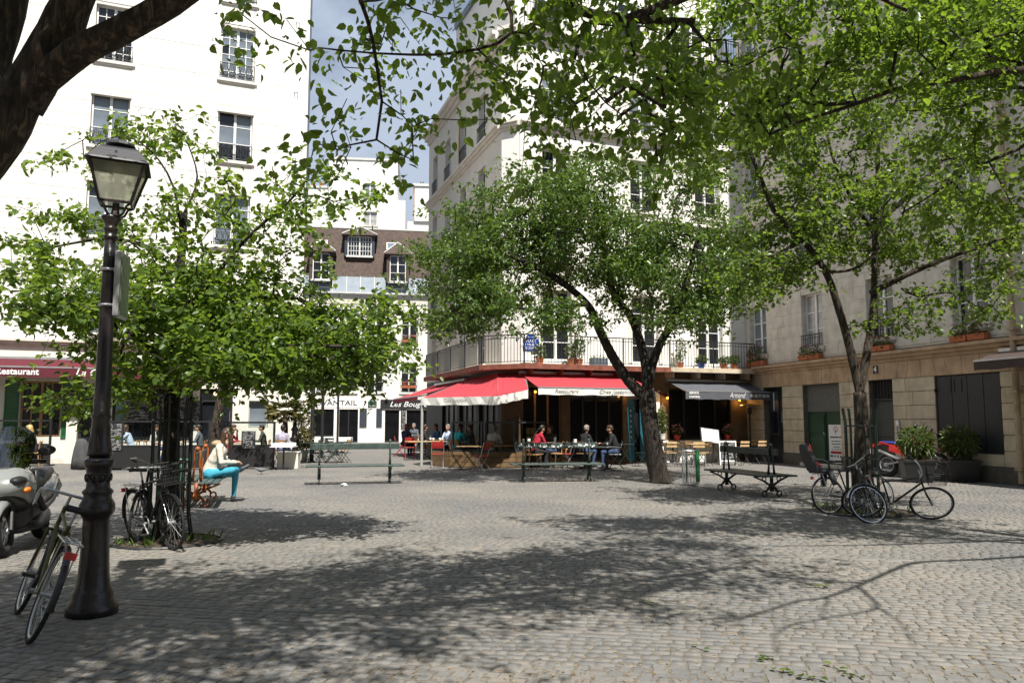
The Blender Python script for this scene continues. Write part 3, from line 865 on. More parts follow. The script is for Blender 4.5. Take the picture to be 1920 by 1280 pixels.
# flat-arch stones fanning over the openings
x, k = RX0, 0
mids = [(d[0] + d[1]) / 2 for d in rdoors]
while x < RX1 - 0.05:
    w = rnd.uniform(0.36, 0.55); e = min(x + w, RX1)
    def lean(xx):
        mm = min(mids, key=lambda q: abs(q - xx)); t = max(-1.0, min(1.0, (xx - mm) / 1.1))
        return 0.13 * t * max(0.0, 1.6 - abs(xx - mm)) / 1.2 if abs(xx - mm) < 1.6 else 0.0
    MB().prism([(x + 0.006 - lean(x), 2.745), (e - 0.006 - lean(e), 2.745), (e - 0.006 + lean(e), 3.235), (x + 0.006 + lean(x), 3.235)], -0.03 - rnd.random() * 0.006, 0.01).build('arch_stone', 'rust_stone', rb)
    x = e
def plank_door(parent, d, m, panels, top=None, topm='panel_grey'):
    a, c, e, f = d
    o = MB().box(a + 0.01, c - 0.01, 0.16, 0.22, e, f - (top or 0)).build('door', m, parent)
    for (p0, p1, q0, q1) in panels:
        b = MB().box(p0, p1, 0.135, 0.159, q0, q1, bev=0.012); b.build('panel', m, o)
    if top:
        MB().box(a + 0.01, c - 0.01, 0.14, 0.2, f - top + 0.005, f - 0.005).build('transom', topm, o)
    return o
d = rdoors[1]; w2 = (d[0] + d[1]) / 2
gd = plank_door(rb, d, 'door_green', [(d[0] + 0.1, w2 - 0.08, 0.25, 1.0), (d[0] + 0.1, w2 - 0.08, 1.12, 1.72), (w2 + 0.08, d[1] - 0.1, 0.25, 1.0), (w2 + 0.08, d[1] - 0.1, 1.12, 1.72)], 0.92)
MB().box(w2 - 0.012, w2 + 0.012, 0.12, 0.159, 0.14, 1.8).build('meeting_rail', 'door_green', gd)
MB().ball((w2 - 0.07, 0.11, 1.1), 0.028, 8, 6).build('handle', 'chrome', gd)
d = rdoors[2]
nd = plank_door(rb, d, 'door_grey', [(d[0] + 0.1, d[1] - 0.1, 0.25, 0.95), (d[0] + 0.1, d[1] - 0.1, 1.05, 2.0)], 0.62, 'dark_interior')
g = MB()
for k in range(7): g.box(d[0] + 0.1 + k * 0.13, d[0] + 0.12 + k * 0.13, 0.10, 0.12, 2.2, 2.7)
g.box(d[0] + 0.02, d[1] - 0.02, 0.10, 0.13, 2.13, 2.18); g.build('grille', 'black_iron', nd)
d = rdoors[3]
sh = MB().box(d[0] + 0.02, d[1] - 0.02, 0.04, 0.10, d[2], d[3] - 0.01).build('shutter', 'shutter_dark', rb)
for k in range(4):
    a = d[0] + 0.04 + k * (d[1] - d[0] - 0.08) / 4
    MB().box(a + 0.01, a + (d[1] - d[0] - 0.08) / 4 - 0.01, 0.015, 0.039, d[2] + 0.02, d[3] - 0.03, bev=0.006).build('panel', 'shutter_dark', sh)
for xx in (1.5, 1.62, 1.86): MB().box(d[0] + xx - 1.0, d[0] + xx - 0.96, 0.010, 0.016, 2.28, 2.62).build('slot', 'dark_interior', sh)
for xx in (d[0] - 0.01, d[1] - 0.03):
    for zz in (1.1, 2.3): MB().box(xx, xx + 0.05, -0.045, 0.03, zz, zz + 0.09).build('hinge', 'black_iron', sh)
d = rdoors[4]
MB().box(d[0] + 0.02, d[1] - 0.02, 0.1, 0.16, d[2], d[3]).build('shutter', 'shutter_dark', rb)
plank_door(rb, rdoors[5], 'door_grey', [(8.5, 9.3, 0.3, 1.9)], 0.6, 'dark_interior')
d = rdoors[0]
cd = MB().box(d[0] + 0.02, d[1] - 0.02, 0.2, 0.26, 0, d[3]).build('door', 'shutter_dark', rb)
MB().box(d[0] + 0.08, d[0] + 0.68, 0.16, 0.199, 1.0, 2.6, bev=0.01).build('panel', 'dark_frame', cd)
link('pane', pane_mesh(0.42, 0.75, 'pane_dark'), None, cd, Matrix.Translation((d[0] + 0.38, 0.155, 1.45)))
link('pane', pane_mesh(0.34, 0.4, 'pane_sky'), None, cd, Matrix.Translation((d[1] - 0.24, 0.19, 1.65)))
MB().box(d[0] + 0.4, d[0] + 0.43, 0.14, 0.158, 1.9, 2.55).build('light_tube', 'lettering_white', cd)
slab(rb, 'door_step', 'grey_stone', -4.95, -2.8, -0.16, 0.15, 0.0, 0.115, bev=0.01)
slab(rb, 'door_step', 'grey_stone', -1.6, -0.5, -0.12, 0.15, 0.0, 0.115, bev=0.01)
# number plate, intercom, notice, pipe
pl = MB().box(-1.3, -1.09, -0.055, -0.037, 2.93, 3.17).build('number_plate', 'black_plastic', rb)
lettering('4', 0.24, 'lettering_white', pl, Matrix.Translation((-1.195, -0.059, 3.05)), bold=0.006)
ic = MB().box(-0.45, -0.3, -0.06, -0.033, 1.05, 1.55, bev=0.006).build('intercom', 'alu', rb)
MB().box(-0.43, -0.32, -0.066, -0.061, 1.4, 1.52).build('label_panel', 'lettering_white', ic)
for k in range(5): MB().box(-0.39, -0.36, -0.067, -0.061, 1.1 + k * 0.055, 1.13 + k * 0.055).build('button', 'black_plastic', ic)
MB().box(-1.25, -1.05, -0.06, -0.037, 3.27, 3.35).build('vent', 'dark_interior', rb)
dp = MB().tube([(3.72, -0.16, 0.05), (3.72, -0.16, RTOP)], 0.075, 10)
for z in (0.35, 2.2, 3.7, 6.2, 9.0, 12.0, 15): dp.box(3.62, 3.82, -0.25, 0, z, z + 0.07)
mat('pipe_ochre', (0.42, 0.32, 0.21), 0.6, var=0.2, scale=4, stain=0.25)
dp.build('downpipe', 'pipe_ochre', rb)

# ------------------------------------------------------------------ white corner house in the middle: front, chamfer, flank
FC = frame((9.08, 30.8), 68.0)
FK = frame((-0.37, 27.6), 161.0)
CHM = frame((-0.37, 27.6), math.degrees(math.atan2(0.64, -0.35)))
cb = thing('corner_house', 'tall white corner house with long iron balcony above the red awnings', 'building', FC)
TK = FC.inverted() @ FK
TC = FC.inverted() @ CHM
CW = 0.73
CTOP = 15.4
ccols = [-8.08, -4.5, -1.65]
crows = [(3.62, 2.48, 4), (6.75, 2.0, 3), (9.3, 1.9, 3), (12.25, 1.9, 3)]
choles = [(c - 0.56, c + 0.56, z, z + h) for c in ccols for z, h, _ in crows]
wall(cb, -9.5, 0.0, 3.3, CTOP, choles, 'white_plaster', 0.32)
slab(cb, 'wall', 'cream_plaster', -9.2, -0.02, 0.6, 8.0, 0.0, CTOP)
MB().prism([(-9.5, 3.3), (-9.12, 3.3), (-9.12, 11.9), (-9.5, 11.9)], -0.05, -0.001).build('pilaster', 'white_plaster', cb)
for c in ccols:
    for i, (z, h, rr) in enumerate(crows):
        window(cb, c, z, 1.1, h, 2, rr, 'pane_dark' if i < 3 else 'pane_sky', 'bar' if i > 0 else None, 0.8, 'cream_plaster' if i else None, dark=0.3)
        MB().box(c - 0.72, c - 0.57, -0.035, -0.001, z, z + h + 0.15).box(c + 0.57, c + 0.72, -0.035, -0.001, z, z + h + 0.15).box(c - 0.569, c + 0.569, -0.035, -0.001, z + h + 0.002, z + h + 0.15).build('window_surround', 'cream_plaster', cb)
for z, s_ in ((12.0, 1.3), (8.9, 0.7), (CTOP, 2.0)):
    cornice(cb, -9.5, 0.0, z, 'cream_plaster', scale=s_)
    cornice(cb, 0.0, CW, z, 'cream_plaster', TC, scale=s_, ext=0.0)
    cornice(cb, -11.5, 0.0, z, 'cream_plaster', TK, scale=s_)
wall(cb, 0.0, CW, 3.3, CTOP, [], 'white_plaster', 0.3, 0.0, 'wall', TC)
kh = [(x_, x_ + 0.9, z, z + h) for x_ in (-10.6, -8.2, -5.6, -2.9) for z, h, _ in crows]
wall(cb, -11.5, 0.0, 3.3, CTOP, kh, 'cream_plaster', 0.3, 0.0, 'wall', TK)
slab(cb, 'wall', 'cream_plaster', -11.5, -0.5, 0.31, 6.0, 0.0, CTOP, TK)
for x_ in (-10.6, -8.2, -5.6, -2.9):
    for i, (z, h, rr) in enumerate(crows):
        window(cb, x_ + 0.45, z, 0.88, h, 2, rr, 'pane_dark', 'bar' if i > 0 else None, 0.6, 'cream_plaster', TK)
louv = MB().box(-5.75, -5.62, -0.06, -0.004, 12.25, 14.1).build('shutter', 'wood_light', cb, TK)
# set-back top storey with its own railing
slab(cb, 'attic', 'white_plaster', -9.3, -0.02, 0.9, 8.0, CTOP + 0.02, 19.2)
slab(cb, 'attic', 'zinc', -9.4, 0.0, 0.85, 8.0, 19.21, 19.5)
link('balcony_railing', bar_guard(9.3, 1.0, 0.12, 8), 'black_iron', cb, Matrix.Translation((-4.75, -0.2, CTOP + 0.16)))
for c in ccols: window(cb, c, CTOP + 0.3, 1.1, 2.1, 2, 3, 'pane_dark', y=0.82)
# balcony: boards, brackets, railing round the corner
bb = MB().box(-9.62, -0.05, -0.72, 0.02, 3.30, 3.43); bb.build('balcony_floor', 'grey_stone', cb)
MB().box(-9.64, -3.9, -0.745, -0.70, 3.26, 3.44).build('balcony_fascia', 'balcony_wood', cb)
MB().box(-3.85, -0.05, -0.735, -0.70, 3.28, 3.44).build('balcony_fascia', 'ochre_stone', cb)
MB().box(-8.6, 0.0, -0.78, 0.0, 3.30, 3.43).build('balcony_floor', 'grey_stone', cb, TK)
MB().box(-8.65, 0.02, -0.805, -0.76, 3.25, 3.44).build('balcony_fascia', 'balcony_wood', cb, TK)
A = TK @ Vector((0.0, -0.80, 0)); B_ = Vector((-9.63, -0.74, 0))
cc = MB()
q0 = TK @ Vector((0.02, 0, 0))
cc.add([(A.x, A.y, 3.26), (B_.x, B_.y, 3.26), (-9.5, 0, 3.26), (q0.x, q0.y, 3.26), (A.x, A.y, 3.428), (B_.x, B_.y, 3.428), (-9.5, 0, 3.428), (q0.x, q0.y, 3.428)],
       [(3, 2, 1, 0), (4, 5, 6, 7), (0, 1, 5, 4), (1, 2, 6, 5), (2, 3, 7, 6), (3, 0, 4, 7)]).build('balcony_corner', 'balcony_wood', cb)
link('balcony_railing', bar_guard(9.5, 0.98, 0.125, 6), 'black_iron', cb, Matrix.Translation((-4.86, -0.66, 3.44)))
link('balcony_railing', bar_guard(8.5, 0.98, 0.125, 5), 'black_iron', cb, TK @ Matrix.Translation((-4.27, -0.72, 3.44)))
ang = math.atan2(B_.y - A.y, B_.x - A.x); ln = (B_ - A).length
link('balcony_railing', bar_guard(ln - 0.02, 0.98, 0.125, 2), 'black_iron', cb, Matrix.Translation(((A.x + B_.x) / 2, (A.y + B_.y) / 2 + 0.05, 3.44)) @ Matrix.Rotation(ang, 4, 'Z'))
for k in range(9):
    MB().prism([(0, 0), (0, -0.22), (0.05, -0.22), (0.05, 0)], -0.55, 0.0, Matrix.Translation((-9.3 + k * 1.12, 0, 3.29))).build('balcony_bracket', 'balcony_wood' if k < 5 else 'ochre_stone', cb)
# ground floor: cafe front, white pier, restaurant front
fh = [(-9.4, -7.95, 0.15, 2.75), (-7.6, -5.5, 0.15, 2.75), (-5.3, -4.55, 0.05, 2.75), (-3.55, -0.78, 0.82, 2.72)]
wall(cb, -9.5, 0.0, 0.0, 3.3, fh, 'cafe_stone_shaded', 0.3)
MB().box(-4.44, -3.98, -0.06, -0.001, 0.0, 2.62).build('pier', 'white_plaster', cb)
MB().box(-3.9, -0.62, -0.05, -0.001, 0.0, 0.8).build('stall_riser', 'white_plaster', cb)
MB().box(-5.45, -4.46, -0.05, -0.002, 2.76, 3.28).build('shop_fascia', 'charcoal_shop', cb)
def shopfront(parent, d, m, bays, M=None, pane='pane_shop', rail=0.0, top=0.0):
    a, c, e, f = d
    b = MB(); w = (c - a) / bays
    for k in range(bays + 1):
        xx = a + k * w
        b.box(max(a, xx - 0.035), min(c, xx + 0.035), 0.06, 0.14, e, f)
    b.box(a, c, 0.065, 0.135, e, e + 0.09)
    if top: b.box(a, c, 0.065, 0.135, f - top - 0.03, f - top + 0.03)
    b.box(a, c, 0.065, 0.135, f - 0.07, f)
    o = b.build('shop_window', m, parent, M)
    for k in range(bays):
        link('pane', pane_mesh(w - 0.08, f - e - 0.18 - top, pane), None, o, Matrix.Translation((a + (k + 0.5) * w, 0.1, (e + f - top) / 2)))
        if top: link('pane', pane_mesh(w - 0.08, top - 0.1, 'pane_sky'), None, o, Matrix.Translation((a + (k + 0.5) * w, 0.1, f - top / 2)))
    return o
shopfront(cb, fh[0], 'wood', 3); shopfront(cb, fh[1], 'charcoal_shop', 4, top=0.45); shopfront(cb, fh[3], 'charcoal_shop', 4)
dd = MB().box(-5.28, -5.0, 0.06, 0.11, 0.05, 2.3).build('door', 'teal_door', cb)
for k in range(6): MB().box(-5.16, -5.12, 0.05, 0.059, 0.9 + k * 0.19, 0.97 + k * 0.19).build('door_light', 'lettering_white', dd)
MB().box(-4.75, -4.57, 0.06, 0.11, 0.05, 2.4).build('door', 'teal_door', cb)
link('pane', pane_mesh(0.35, 2.2, 'pane_dark'), None, dd, Matrix.Translation((-4.87, 0.2, 1.2)))
fk = [(-8.4, -5.9, 0.1, 2.75), (-5.5, -3.1, 0.1, 2.75), (-2.7, -0.4, 0.1, 2.75)]
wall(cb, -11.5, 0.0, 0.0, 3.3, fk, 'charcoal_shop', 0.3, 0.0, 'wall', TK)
for d in fk: shopfront(cb, d, 'charcoal_shop', 3, TK)
wall(cb, 0.0, CW, 0.0, 3.3, [], 'cafe_stone_shaded', 0.3, 0.0, 'wall', TC)
# amber wall lamps under the awnings
def wall_lamp(x, y, z, power, nm, M):
    lo = MB().box(-0.05, 0.05, -0.14, 0.0, -0.03, 0.05).box(-0.08, 0.08, -0.2, -0.12, -0.05, -0.02).build('wall_lamp', 'black_iron', cb, M)
    MB().ball((0, -0.16, -0.09), 0.045, 8, 6).build('bulb', 'amber_lamp', lo)
    L = bpy.data.lights.new(nm, 'POINT'); L.energy = power; L.color = (1.0, 0.5, 0.12); L.shadow_soft_size = 0.05
    lp = bpy.data.objects.new(nm, L); COL.objects.link(lp); lp.parent = lo; lp.location = (0, -0.2, -0.14)
for x_, z_ in ((-3.72, 2.45), (-0.5, 2.4), (-5.42, 2.55), (-9.0, 2.6)):
    wall_lamp(x_, 0, z_, 3.0 if x_ > -4 else 1.2, 'lamp_glow', Matrix.Translation((x_, -0.005, z_)))

# ------------------------------------------------------------------ street's end: house with tiled roof and zinc apron
FB = frame((-11.5, 55.8), 80.0)
bh = thing('dormer_house', 'cream house with brown tiled roof, dormers and zinc apron at the street end', 'building', FB)
bcols = [-2.2, 0.0, 1.86, 4.25]
brows = [(6.75, 2.4, 3), (3.5, 2.1, 3)]
bholes = [(c - 0.58, c + 0.58, z, z + h) for c in bcols for z, h, _ in brows]
wall(bh, -7.0, 8.5, 3.0, 9.7, bholes, 'cream_plaster', 0.3)
slab(bh, 'wall', 'cream_plaster', -7.0, 8.5, 0.35, 9.0, 0.0, 10.4)
slab(bh, 'frieze', 'grey_stone', -7.0, 8.5, -0.04, 0.3, 9.705, 10.35)
cornice(bh, -7.0, 8.5, 10.42, 'lead_trim', scale=1.6)
for i, c in enumerate(bcols):
    for j, (z, h, rr) in enumerate(brows):
        window(bh, c, z, 1.14, h, 2, rr, 'pane_dark' if c > 0 else 'pane_sky', 'bar', 0.8, 'cream_plaster')
npan = 16
for k in range(npan):
    x0 = -7.0 + k * 15.5 / npan; x1 = x0 + 15.5 / npan
    MB().prism([(0, 10.5), (0.02, 10.5), (0.32, 11.72), (0.3, 11.72)], x0 + 0.01, x1 - 0.03, Matrix.Rotation(R(90), 4, 'Z') @ Matrix.Scale(-1, 4, (0, 1, 0))).build('zinc_panel', 'zinc', bh)
    MB().prism([(-0.04, 10.5), (0.02, 10.5), (0.32, 11.75), (0.26, 11.75)], x1 - 0.03, x1 + 0.01, Matrix.Rotation(R(90), 4, 'Z') @ Matrix.Scale(-1, 4, (0, 1, 0))).build('zinc_seam', 'lead_trim', bh)
def tile_material():
    m, n, l, b = principled('roof_tile')
    b.inputs['Roughness'].default_value = 0.9
    tc = n.new('ShaderNodeTexCoord'); br = n.new('ShaderNodeTexBrick')
    mp = n.new('ShaderNodeMapping'); mp.inputs['Rotation'].default_value = (R(90), 0, 0); l.new(tc.outputs['Object'], mp.inputs['Vector'])
    br.inputs['Scale'].default_value = 1 / 0.17; br.inputs['Mortar Size'].default_value = 0.06; br.inputs['Brick Width'].default_value = 1.0; br.inputs['Row Height'].default_value = 0.75
    br.inputs['Color1'].default_value = (0.105, 0.074, 0.06, 1); br.inputs['Color2'].default_value = (0.062, 0.048, 0.042, 1); br.inputs['Mortar'].default_value = (0.04, 0.03, 0.025, 1)
    l.new(mp.outputs['Vector'], br.inputs['Vector'])
    nz = n.new('ShaderNodeTexNoise'); nz.inputs['Scale'].default_value = 1.1; nz.inputs['Detail'].default_value = 6; l.new(tc.outputs['Object'], nz.inputs['Vector'])
    rp = n.new('ShaderNodeValToRGB'); rp.color_ramp.elements[0].color = (0.75, 0.75, 0.78, 1); rp.color_ramp.elements[1].color = (1.3, 1.22, 1.12, 1)
    l.new(nz.outputs['Fac'], rp.inputs['Fac'])
    mx = n.new('ShaderNodeMixRGB'); mx.blend_type = 'MULTIPLY'; mx.inputs['Fac'].default_value = 1
    l.new(br.outputs['Color'], mx.inputs['Color1']); l.new(rp.outputs['Color'], mx.inputs['Color2']); l.new(mx.outputs['Color'], b.inputs['Base Color'])
    bp = n.new('ShaderNodeBump'); bp.inputs['Strength'].default_value = 0.6; bp.inputs['Distance'].default_value = 0.02
    l.new(br.outputs['Color'], bp.inputs['Height']); l.new(bp.outputs['Normal'], b.inputs['Normal'])
tile_material()
# roof slope: from the apron up to the ridge
RZ0, RZ1, RY0, RY1 = 11.75, 15.75, 0.3, 2.6
def roof_y(z): return RY0 + (RY1 - RY0) * (z - RZ0) / (RZ1 - RZ0)
rf = MB().add([(-7, RY0, RZ0), (8.5, RY0, RZ0), (8.5, RY1, RZ1), (-7, RY1, RZ1), (-7, RY0, RZ0 - .1), (8.5, RY0, RZ0 - .1), (8.5, 6, RZ1), (-7, 6, RZ1)],
               [(0, 1, 2, 3), (0, 4, 5, 1), (3, 2, 6, 7)]).build('roof', 'roof_tile', bh)
slab(bh, 'ridge_flashing', 'lead_trim', -7, 8.5, RY1 - 0.05, RY1 + 0.3, RZ1 + 0.002, RZ1 + 0.12)
def dormer(x, z, w, h, cols, rows, rise, fr):
    y0 = roof_y(z) - 0.35
    o = MB().box(-w / 2 - 0.22, -w / 2, y0, y0 + 2.2, z - 0.05, z + h + 0.1).box(w / 2, w / 2 + 0.22, y0, y0 + 2.2, z - 0.05, z + h + 0.1).box(-w / 2, w / 2, y0 + 0.3, y0 + 2.2, z, z + h + 0.1).build('dormer', fr, bh, Matrix.Translation((x, 0, 0)))
    zz = z + h + 0.1; e = w / 2 + 0.42
    MB().add([(-e, y0 - 0.25, zz), (e, y0 - 0.25, zz), (0, y0 + 0.55, zz + rise), (-e, y0 + 2.2, zz), (e, y0 + 2.2, zz), (0, y0 + 2.4, zz + rise), (-e, y0 - .25, zz - .06), (e, y0 - .25, zz - .06), (-e, y0 + 2.2, zz - .06), (e, y0 + 2.2, zz - .06)],
             [(0, 1, 2), (0, 2, 5, 3), (1, 4, 5, 2), (0, 6, 7, 1), (3, 8, 6, 0), (1, 7, 9, 4), (6, 8, 9, 7)]).build('dormer_roof', 'roof_tile', o)
    t = MB().tube([(-e, y0 - 0.25, zz + .02), (0, y0 + 0.55, zz + rise + .02)], 0.04, 5).tube([(e, y0 - 0.25, zz + .02), (0, y0 + 0.55, zz + rise + .02)], 0.04, 5)
    t.build('dormer_flashing', 'lead_trim', o)
    window(bh, x, z, w, h, cols, rows, 'pane_dark', y=y0 + 0.08)
    MB().box(-w / 2 - .1, w / 2 + .1, y0 - 0.15, y0 + 0.07, z - 0.12, z - 0.004).build('sill', 'lead_trim', o)
dormer(0.62, 13.35, 1.7, 1.45, 8, 4, 0.75, 'dark_frame')
dormer(-2.0, 11.35, 1.15, 1.9, 2, 3, 0.95, 'roof_tile'); dormer(3.35, 11.35, 1.15, 1.9, 2, 3, 0.95, 'roof_tile')
for x_ in (-2.1, 2.95):
    zz = 14.3; y0 = roof_y(zz)
    s_ = MB().box(-0.4, 0.4, -0.08, 0.05, -0.35, 0.35).build('skylight', 'lead_trim', bh, Matrix.Translation((x_, y0 - 0.03, zz)) @ Matrix.Rotation(-math.atan2(RY1 - RY0, RZ1 - RZ0), 4, 'X'))
    link('pane', pane_mesh(0.66, 0.56, 'pane_sky'), None, s_, Matrix.Translation((0, -0.09, 0)))
# its shops
bg = [(-6.0, -4.0, 0.1, 2.3), (-2.3, -0.9, 0.4, 2.3), (-0.55, 0.75, 0.0, 2.3), (2.6, 3.6, 0.0, 2.25), (4.1, 7.5, 0.3, 2.25)]
wall(bh, -7.0, 8.5, 0.0, 3.0, bg, 'white_plaster', 0.3)
for d in bg: shopfront(bh, d, 'charcoal_shop', 2 if d[1] - d[0] > 1.2 else 1)
for (a, c) in ((0.85, 1.35), (2.0, 2.4)): slab(bh, 'shutter', 'dark_frame', a, c, -0.06, -0.002, 1.05, 2.35)
MB().box(-3.1, 0.9, -0.03, -0.001, 2.42, 2.98).build('shop_fascia', 'white_plaster', bh)
lettering("L'OUVANTAIL", 0.5, 'lettering_dark', bh, Matrix.Translation((-1.2, -0.04, 2.72)), bold=0.006, width=3.7)
fb = MB().box(2.28, 7.6, -0.09, -0.001, 2.32, 2.98).build('shop_fascia', 'charcoal_shop', bh)
lettering('Les Bougresses', 0.52, 'lettering_white', bh, Matrix.Translation((4.7, -0.1, 2.64)), shear=0.35, width=3.6)
sp = MB().prism([(1.42, 2.45), (2.02, 2.45), (2.02, 2.86), (1.9, 2.9), (1.86, 3.0), (1.72, 3.06), (1.58, 3.0), (1.54, 2.9), (1.42, 2.86)], -0.05, -0.002).build('street_plaque', 'plaque_green', bh)
for zz, t in ((2.9, '4e'), (2.74, 'RUE'), (2.62, 'DE'), (2.53, 'JARENTE')): lettering(t, 0.11, 'lettering_white', sp, Matrix.Translation((1.72, -0.056, zz)))
for x_ in (2.7, 3.5): MB().ball((x_, -0.25, 3.1), 0.13, 8, 6).tube([(x_, -0.25, 3.1), (x_, 0, 3.05)], 0.03, 5).build('globe_lamp', 'white_paint', bh)
mb_ = MB().box(3.72, 4.05, -0.12, -0.06, 1.0, 2.3).build('menu_board', 'black_plastic', bh)
MB().box(3.75, 4.02, -0.126, -0.121, 1.05, 2.25).build('writing', 'chalk_large', mb_)

# tall white house and its chimneys behind the roof
FT = frame((-13.0, 72.0), 84.0)
th = thing('blank_gable_house', 'tall blank white gable with two small windows rising behind the tiled roof', 'building', FT)
th_h = [(-0.63, 0.33, 22.05, 23.37), (-0.75, 0.55, 19.35, 20.67)]
wall(th, -3.9, 2.35, 0, 25.5, th_h, 'white_plaster', 0.3)
slab(th, 'wall', 'white_plaster', -3.9, 2.35, 0.35, 9, 0, 25.5)
slab(th, 'coping', 'lead_trim', -4.0, 2.45, -0.1, 9, 25.51, 25.72)
slab(th, 'wall', 'white_plaster', -12.0, -3.92, 0.5, 8, 0, 22.9); slab(th, 'coping', 'lead_trim', -12.0, -3.92, 0.4, 8, 22.91, 23.1)
slab(th, 'wall', 'white_plaster', 2.37, 3.1, 0.3, 8, 0, 21.9)
window(th, -0.15, 22.06, 0.94, 1.30, 2, 3, 'pane_sky', sill='grey_stone'); window(th, -0.1, 19.36, 1.28, 1.30, 2, 2, 'pane_curtain', sill='grey_stone')
for x_, hh in ((-3.1, 0.8), (-2.7, 0.7), (-1.5, 0.6), (-5.6, 0.8), (-4.8, 0.7)):
    z0 = 25.72 if x_ > -4 else 23.1
    MB().lathe([(0.2, 0), (0.17, hh * 0.8), (0.24, hh * 0.85), (0.2, hh)], 10, Matrix.Translation((x_, 2.0, z0))).build('chimney_pot', 'terracotta', th)
cs = thing('chimney_stack', 'white chimney stack with brick side beside the shaded corner house', 'chimney', FT @ Matrix.Translation((4.15, -4.0, 0)))
MB().box(-0.1, 1.2, 0, 2.6, 18.9, 22.0).build('shaft', 'white_plaster', cs)
MB().box(-0.16, -0.104, 0.02, 2.6, 18.9, 21.9).build('brick_side', 'brick_chimney', cs)
MB().box(-0.25, 1.35, -0.12, 2.7, 22.01, 22.25).build('cap', 'lead_trim', cs)
MB().lathe([(0.2, 0), (0.22, 0.3), (0.14, 0.5)], 10, Matrix.Translation((0.5, 1.2, 22.25))).build('cowl', 'black_iron', cs)
MB().box(-0.7, 4.4, 0.2, 4.0, 0, 18.89).build('wall', 'white_plaster', cs)

# the other sides of the square, out of the picture: plain houses added to close it in and cut skylight
def plain_house(label, F, w, h, depth, m):
    t = thing('unseen_house', label, 'building', F)
    cols = [-w / 2 + 2.2 + k * 3.4 for k in range(int((w - 2.5) / 3.4))]
    holes = [(c - 0.6, c + 0.6, z, z + 2.0) for c in cols for z in (4.2, 7.4, 10.6, 13.8) if z + 2.6 < h]
    wall(t, -w / 2, w / 2, 0, h, holes, m, 0.3)
    slab(t, 'wall', m, -w / 2, w / 2, 0.31, depth, 0, h)
    for a, c, z, f in holes: window(t, (a + c) / 2, z, 1.18, 1.98, 1, 1, 'pane_dark', sash=False)
    cornice(t, -w / 2, w / 2, h, m, scale=1.6)
    return t
plain_house('unseen house closing the square behind the viewer', frame((0.0, -13.0), -100.0), 44, 17.5, 8, 'grey_stone')
plain_house('unseen house closing the square beyond the parked scooter', frame((-21.0, 10.0), -15.0), 28, 17, 8, 'cream_plaster')
# ------------------------------------------------------------------ trees
LEAF = np.array([(0, 0, 0), (0.22, 0.30, 0.08), (0.60, 0.31, 0.06), (1.0, 0, -0.16), (0.60, -0.31, 0.06), (0.22, -0.30, 0.08)], float)
LEAFQ = np.array([(0, 3, 2, 1), (0, 5, 4, 3)])
def leaf_arrays(base, along, normal, size, wide=1.0):
    """vertices of many leaves: base points, direction and upward side"""
    a = along / np.linalg.norm(along, axis=1, keepdims=True)
    nrm = normal - a * np.sum(a * normal, axis=1, keepdims=True)
    nrm /= np.maximum(np.linalg.norm(nrm, axis=1, keepdims=True), 1e-6)
    side = np.cross(nrm, a)
    T = LEAF
    return base[:, None] + size[:, None, None] * (a[:, None] * T[None, :, 0:1] + side[:, None] * T[None, :, 1:2] * wide + nrm[:, None] * T[None, :, 2:3])
def leaf_mesh(name, V, tint):
    n = len(V)
    Q = (LEAFQ[None] + (np.arange(n) * 6)[:, None, None]).reshape(-1, 4)
    return np_mesh(name, V.reshape(-1, 3), Q, np.repeat(tint, 6))
def blob(u, v, Y, ru, rv, rd, n):
    c = P(u, v, Y)
    return (np.array(c), np.array((ru * Y / FOC, rd, rv * Y / FOC)), n)
def wblob(x, y, z, rx, ry, rz, n):
    return (np.array((x, y, z), float), np.array((rx, ry, rz), float), n)
def resample(pts, step):
    out = [Vector(pts[0])]
    pts = [Vector(p) for p in pts]
    # smooth the polyline with Catmull-Rom
    for i in range(len(pts) - 1):
        p0, p1, p2, p3 = pts[max(i - 1, 0)], pts[i], pts[i + 1], pts[min(i + 2, len(pts) - 1)]
        k = max(1, int((p2 - p1).length / step))
        for j in range(1, k + 1):
            t = j / k
            out.append(0.5 * ((2 * p1) + (p2 - p0) * t + (2 * p0 - 5 * p1 + 4 * p2 - p3) * t * t + (3 * p1 - p0 - 3 * p2 + p3) * t ** 3))
    return out
def knobbly(b, pts, r0, r1, n=12, rough=0.07, flare=0.0):
    """limb with an uneven surface; the thick end first"""
    m = len(pts); vs_, fs = [], []
    up = None
    for i, p in enumerate(pts):
        t = (pts[min(i + 1, m - 1)] - pts[max(i - 1, 0)]).normalized()
        if up is None: up = t.orthogonal().normalized()
        up = (up - t * up.dot(t)).normalized(); w = t.cross(up)
        f = i / max(1, m - 1)
        r = r0 + (r1 - r0) * f
        if flare: r *= 1 + flare * math.exp(-f * m * 0.09 / 0.12)
        for k in range(n):
            a = math.tau * k / n
            q = 1 + rough * (math.sin(3 * a + i * 0.21) * 0.8 + math.sin(5 * a - i * 0.37) * 0.5 + rnd.uniform(-0.6, 0.6))
            vs_.append(p + (up * math.cos(a) + w * math.sin(a)) * r * q)
    for i in range(m - 1):
        for k in range(n):
            a, c = i * n + k, i * n + (k + 1) % n
            fs.append((a, c, c + n, a + n))
    fs.append(tuple((m - 1) * n + k for k in range(n)))
    b.add(vs_, fs)
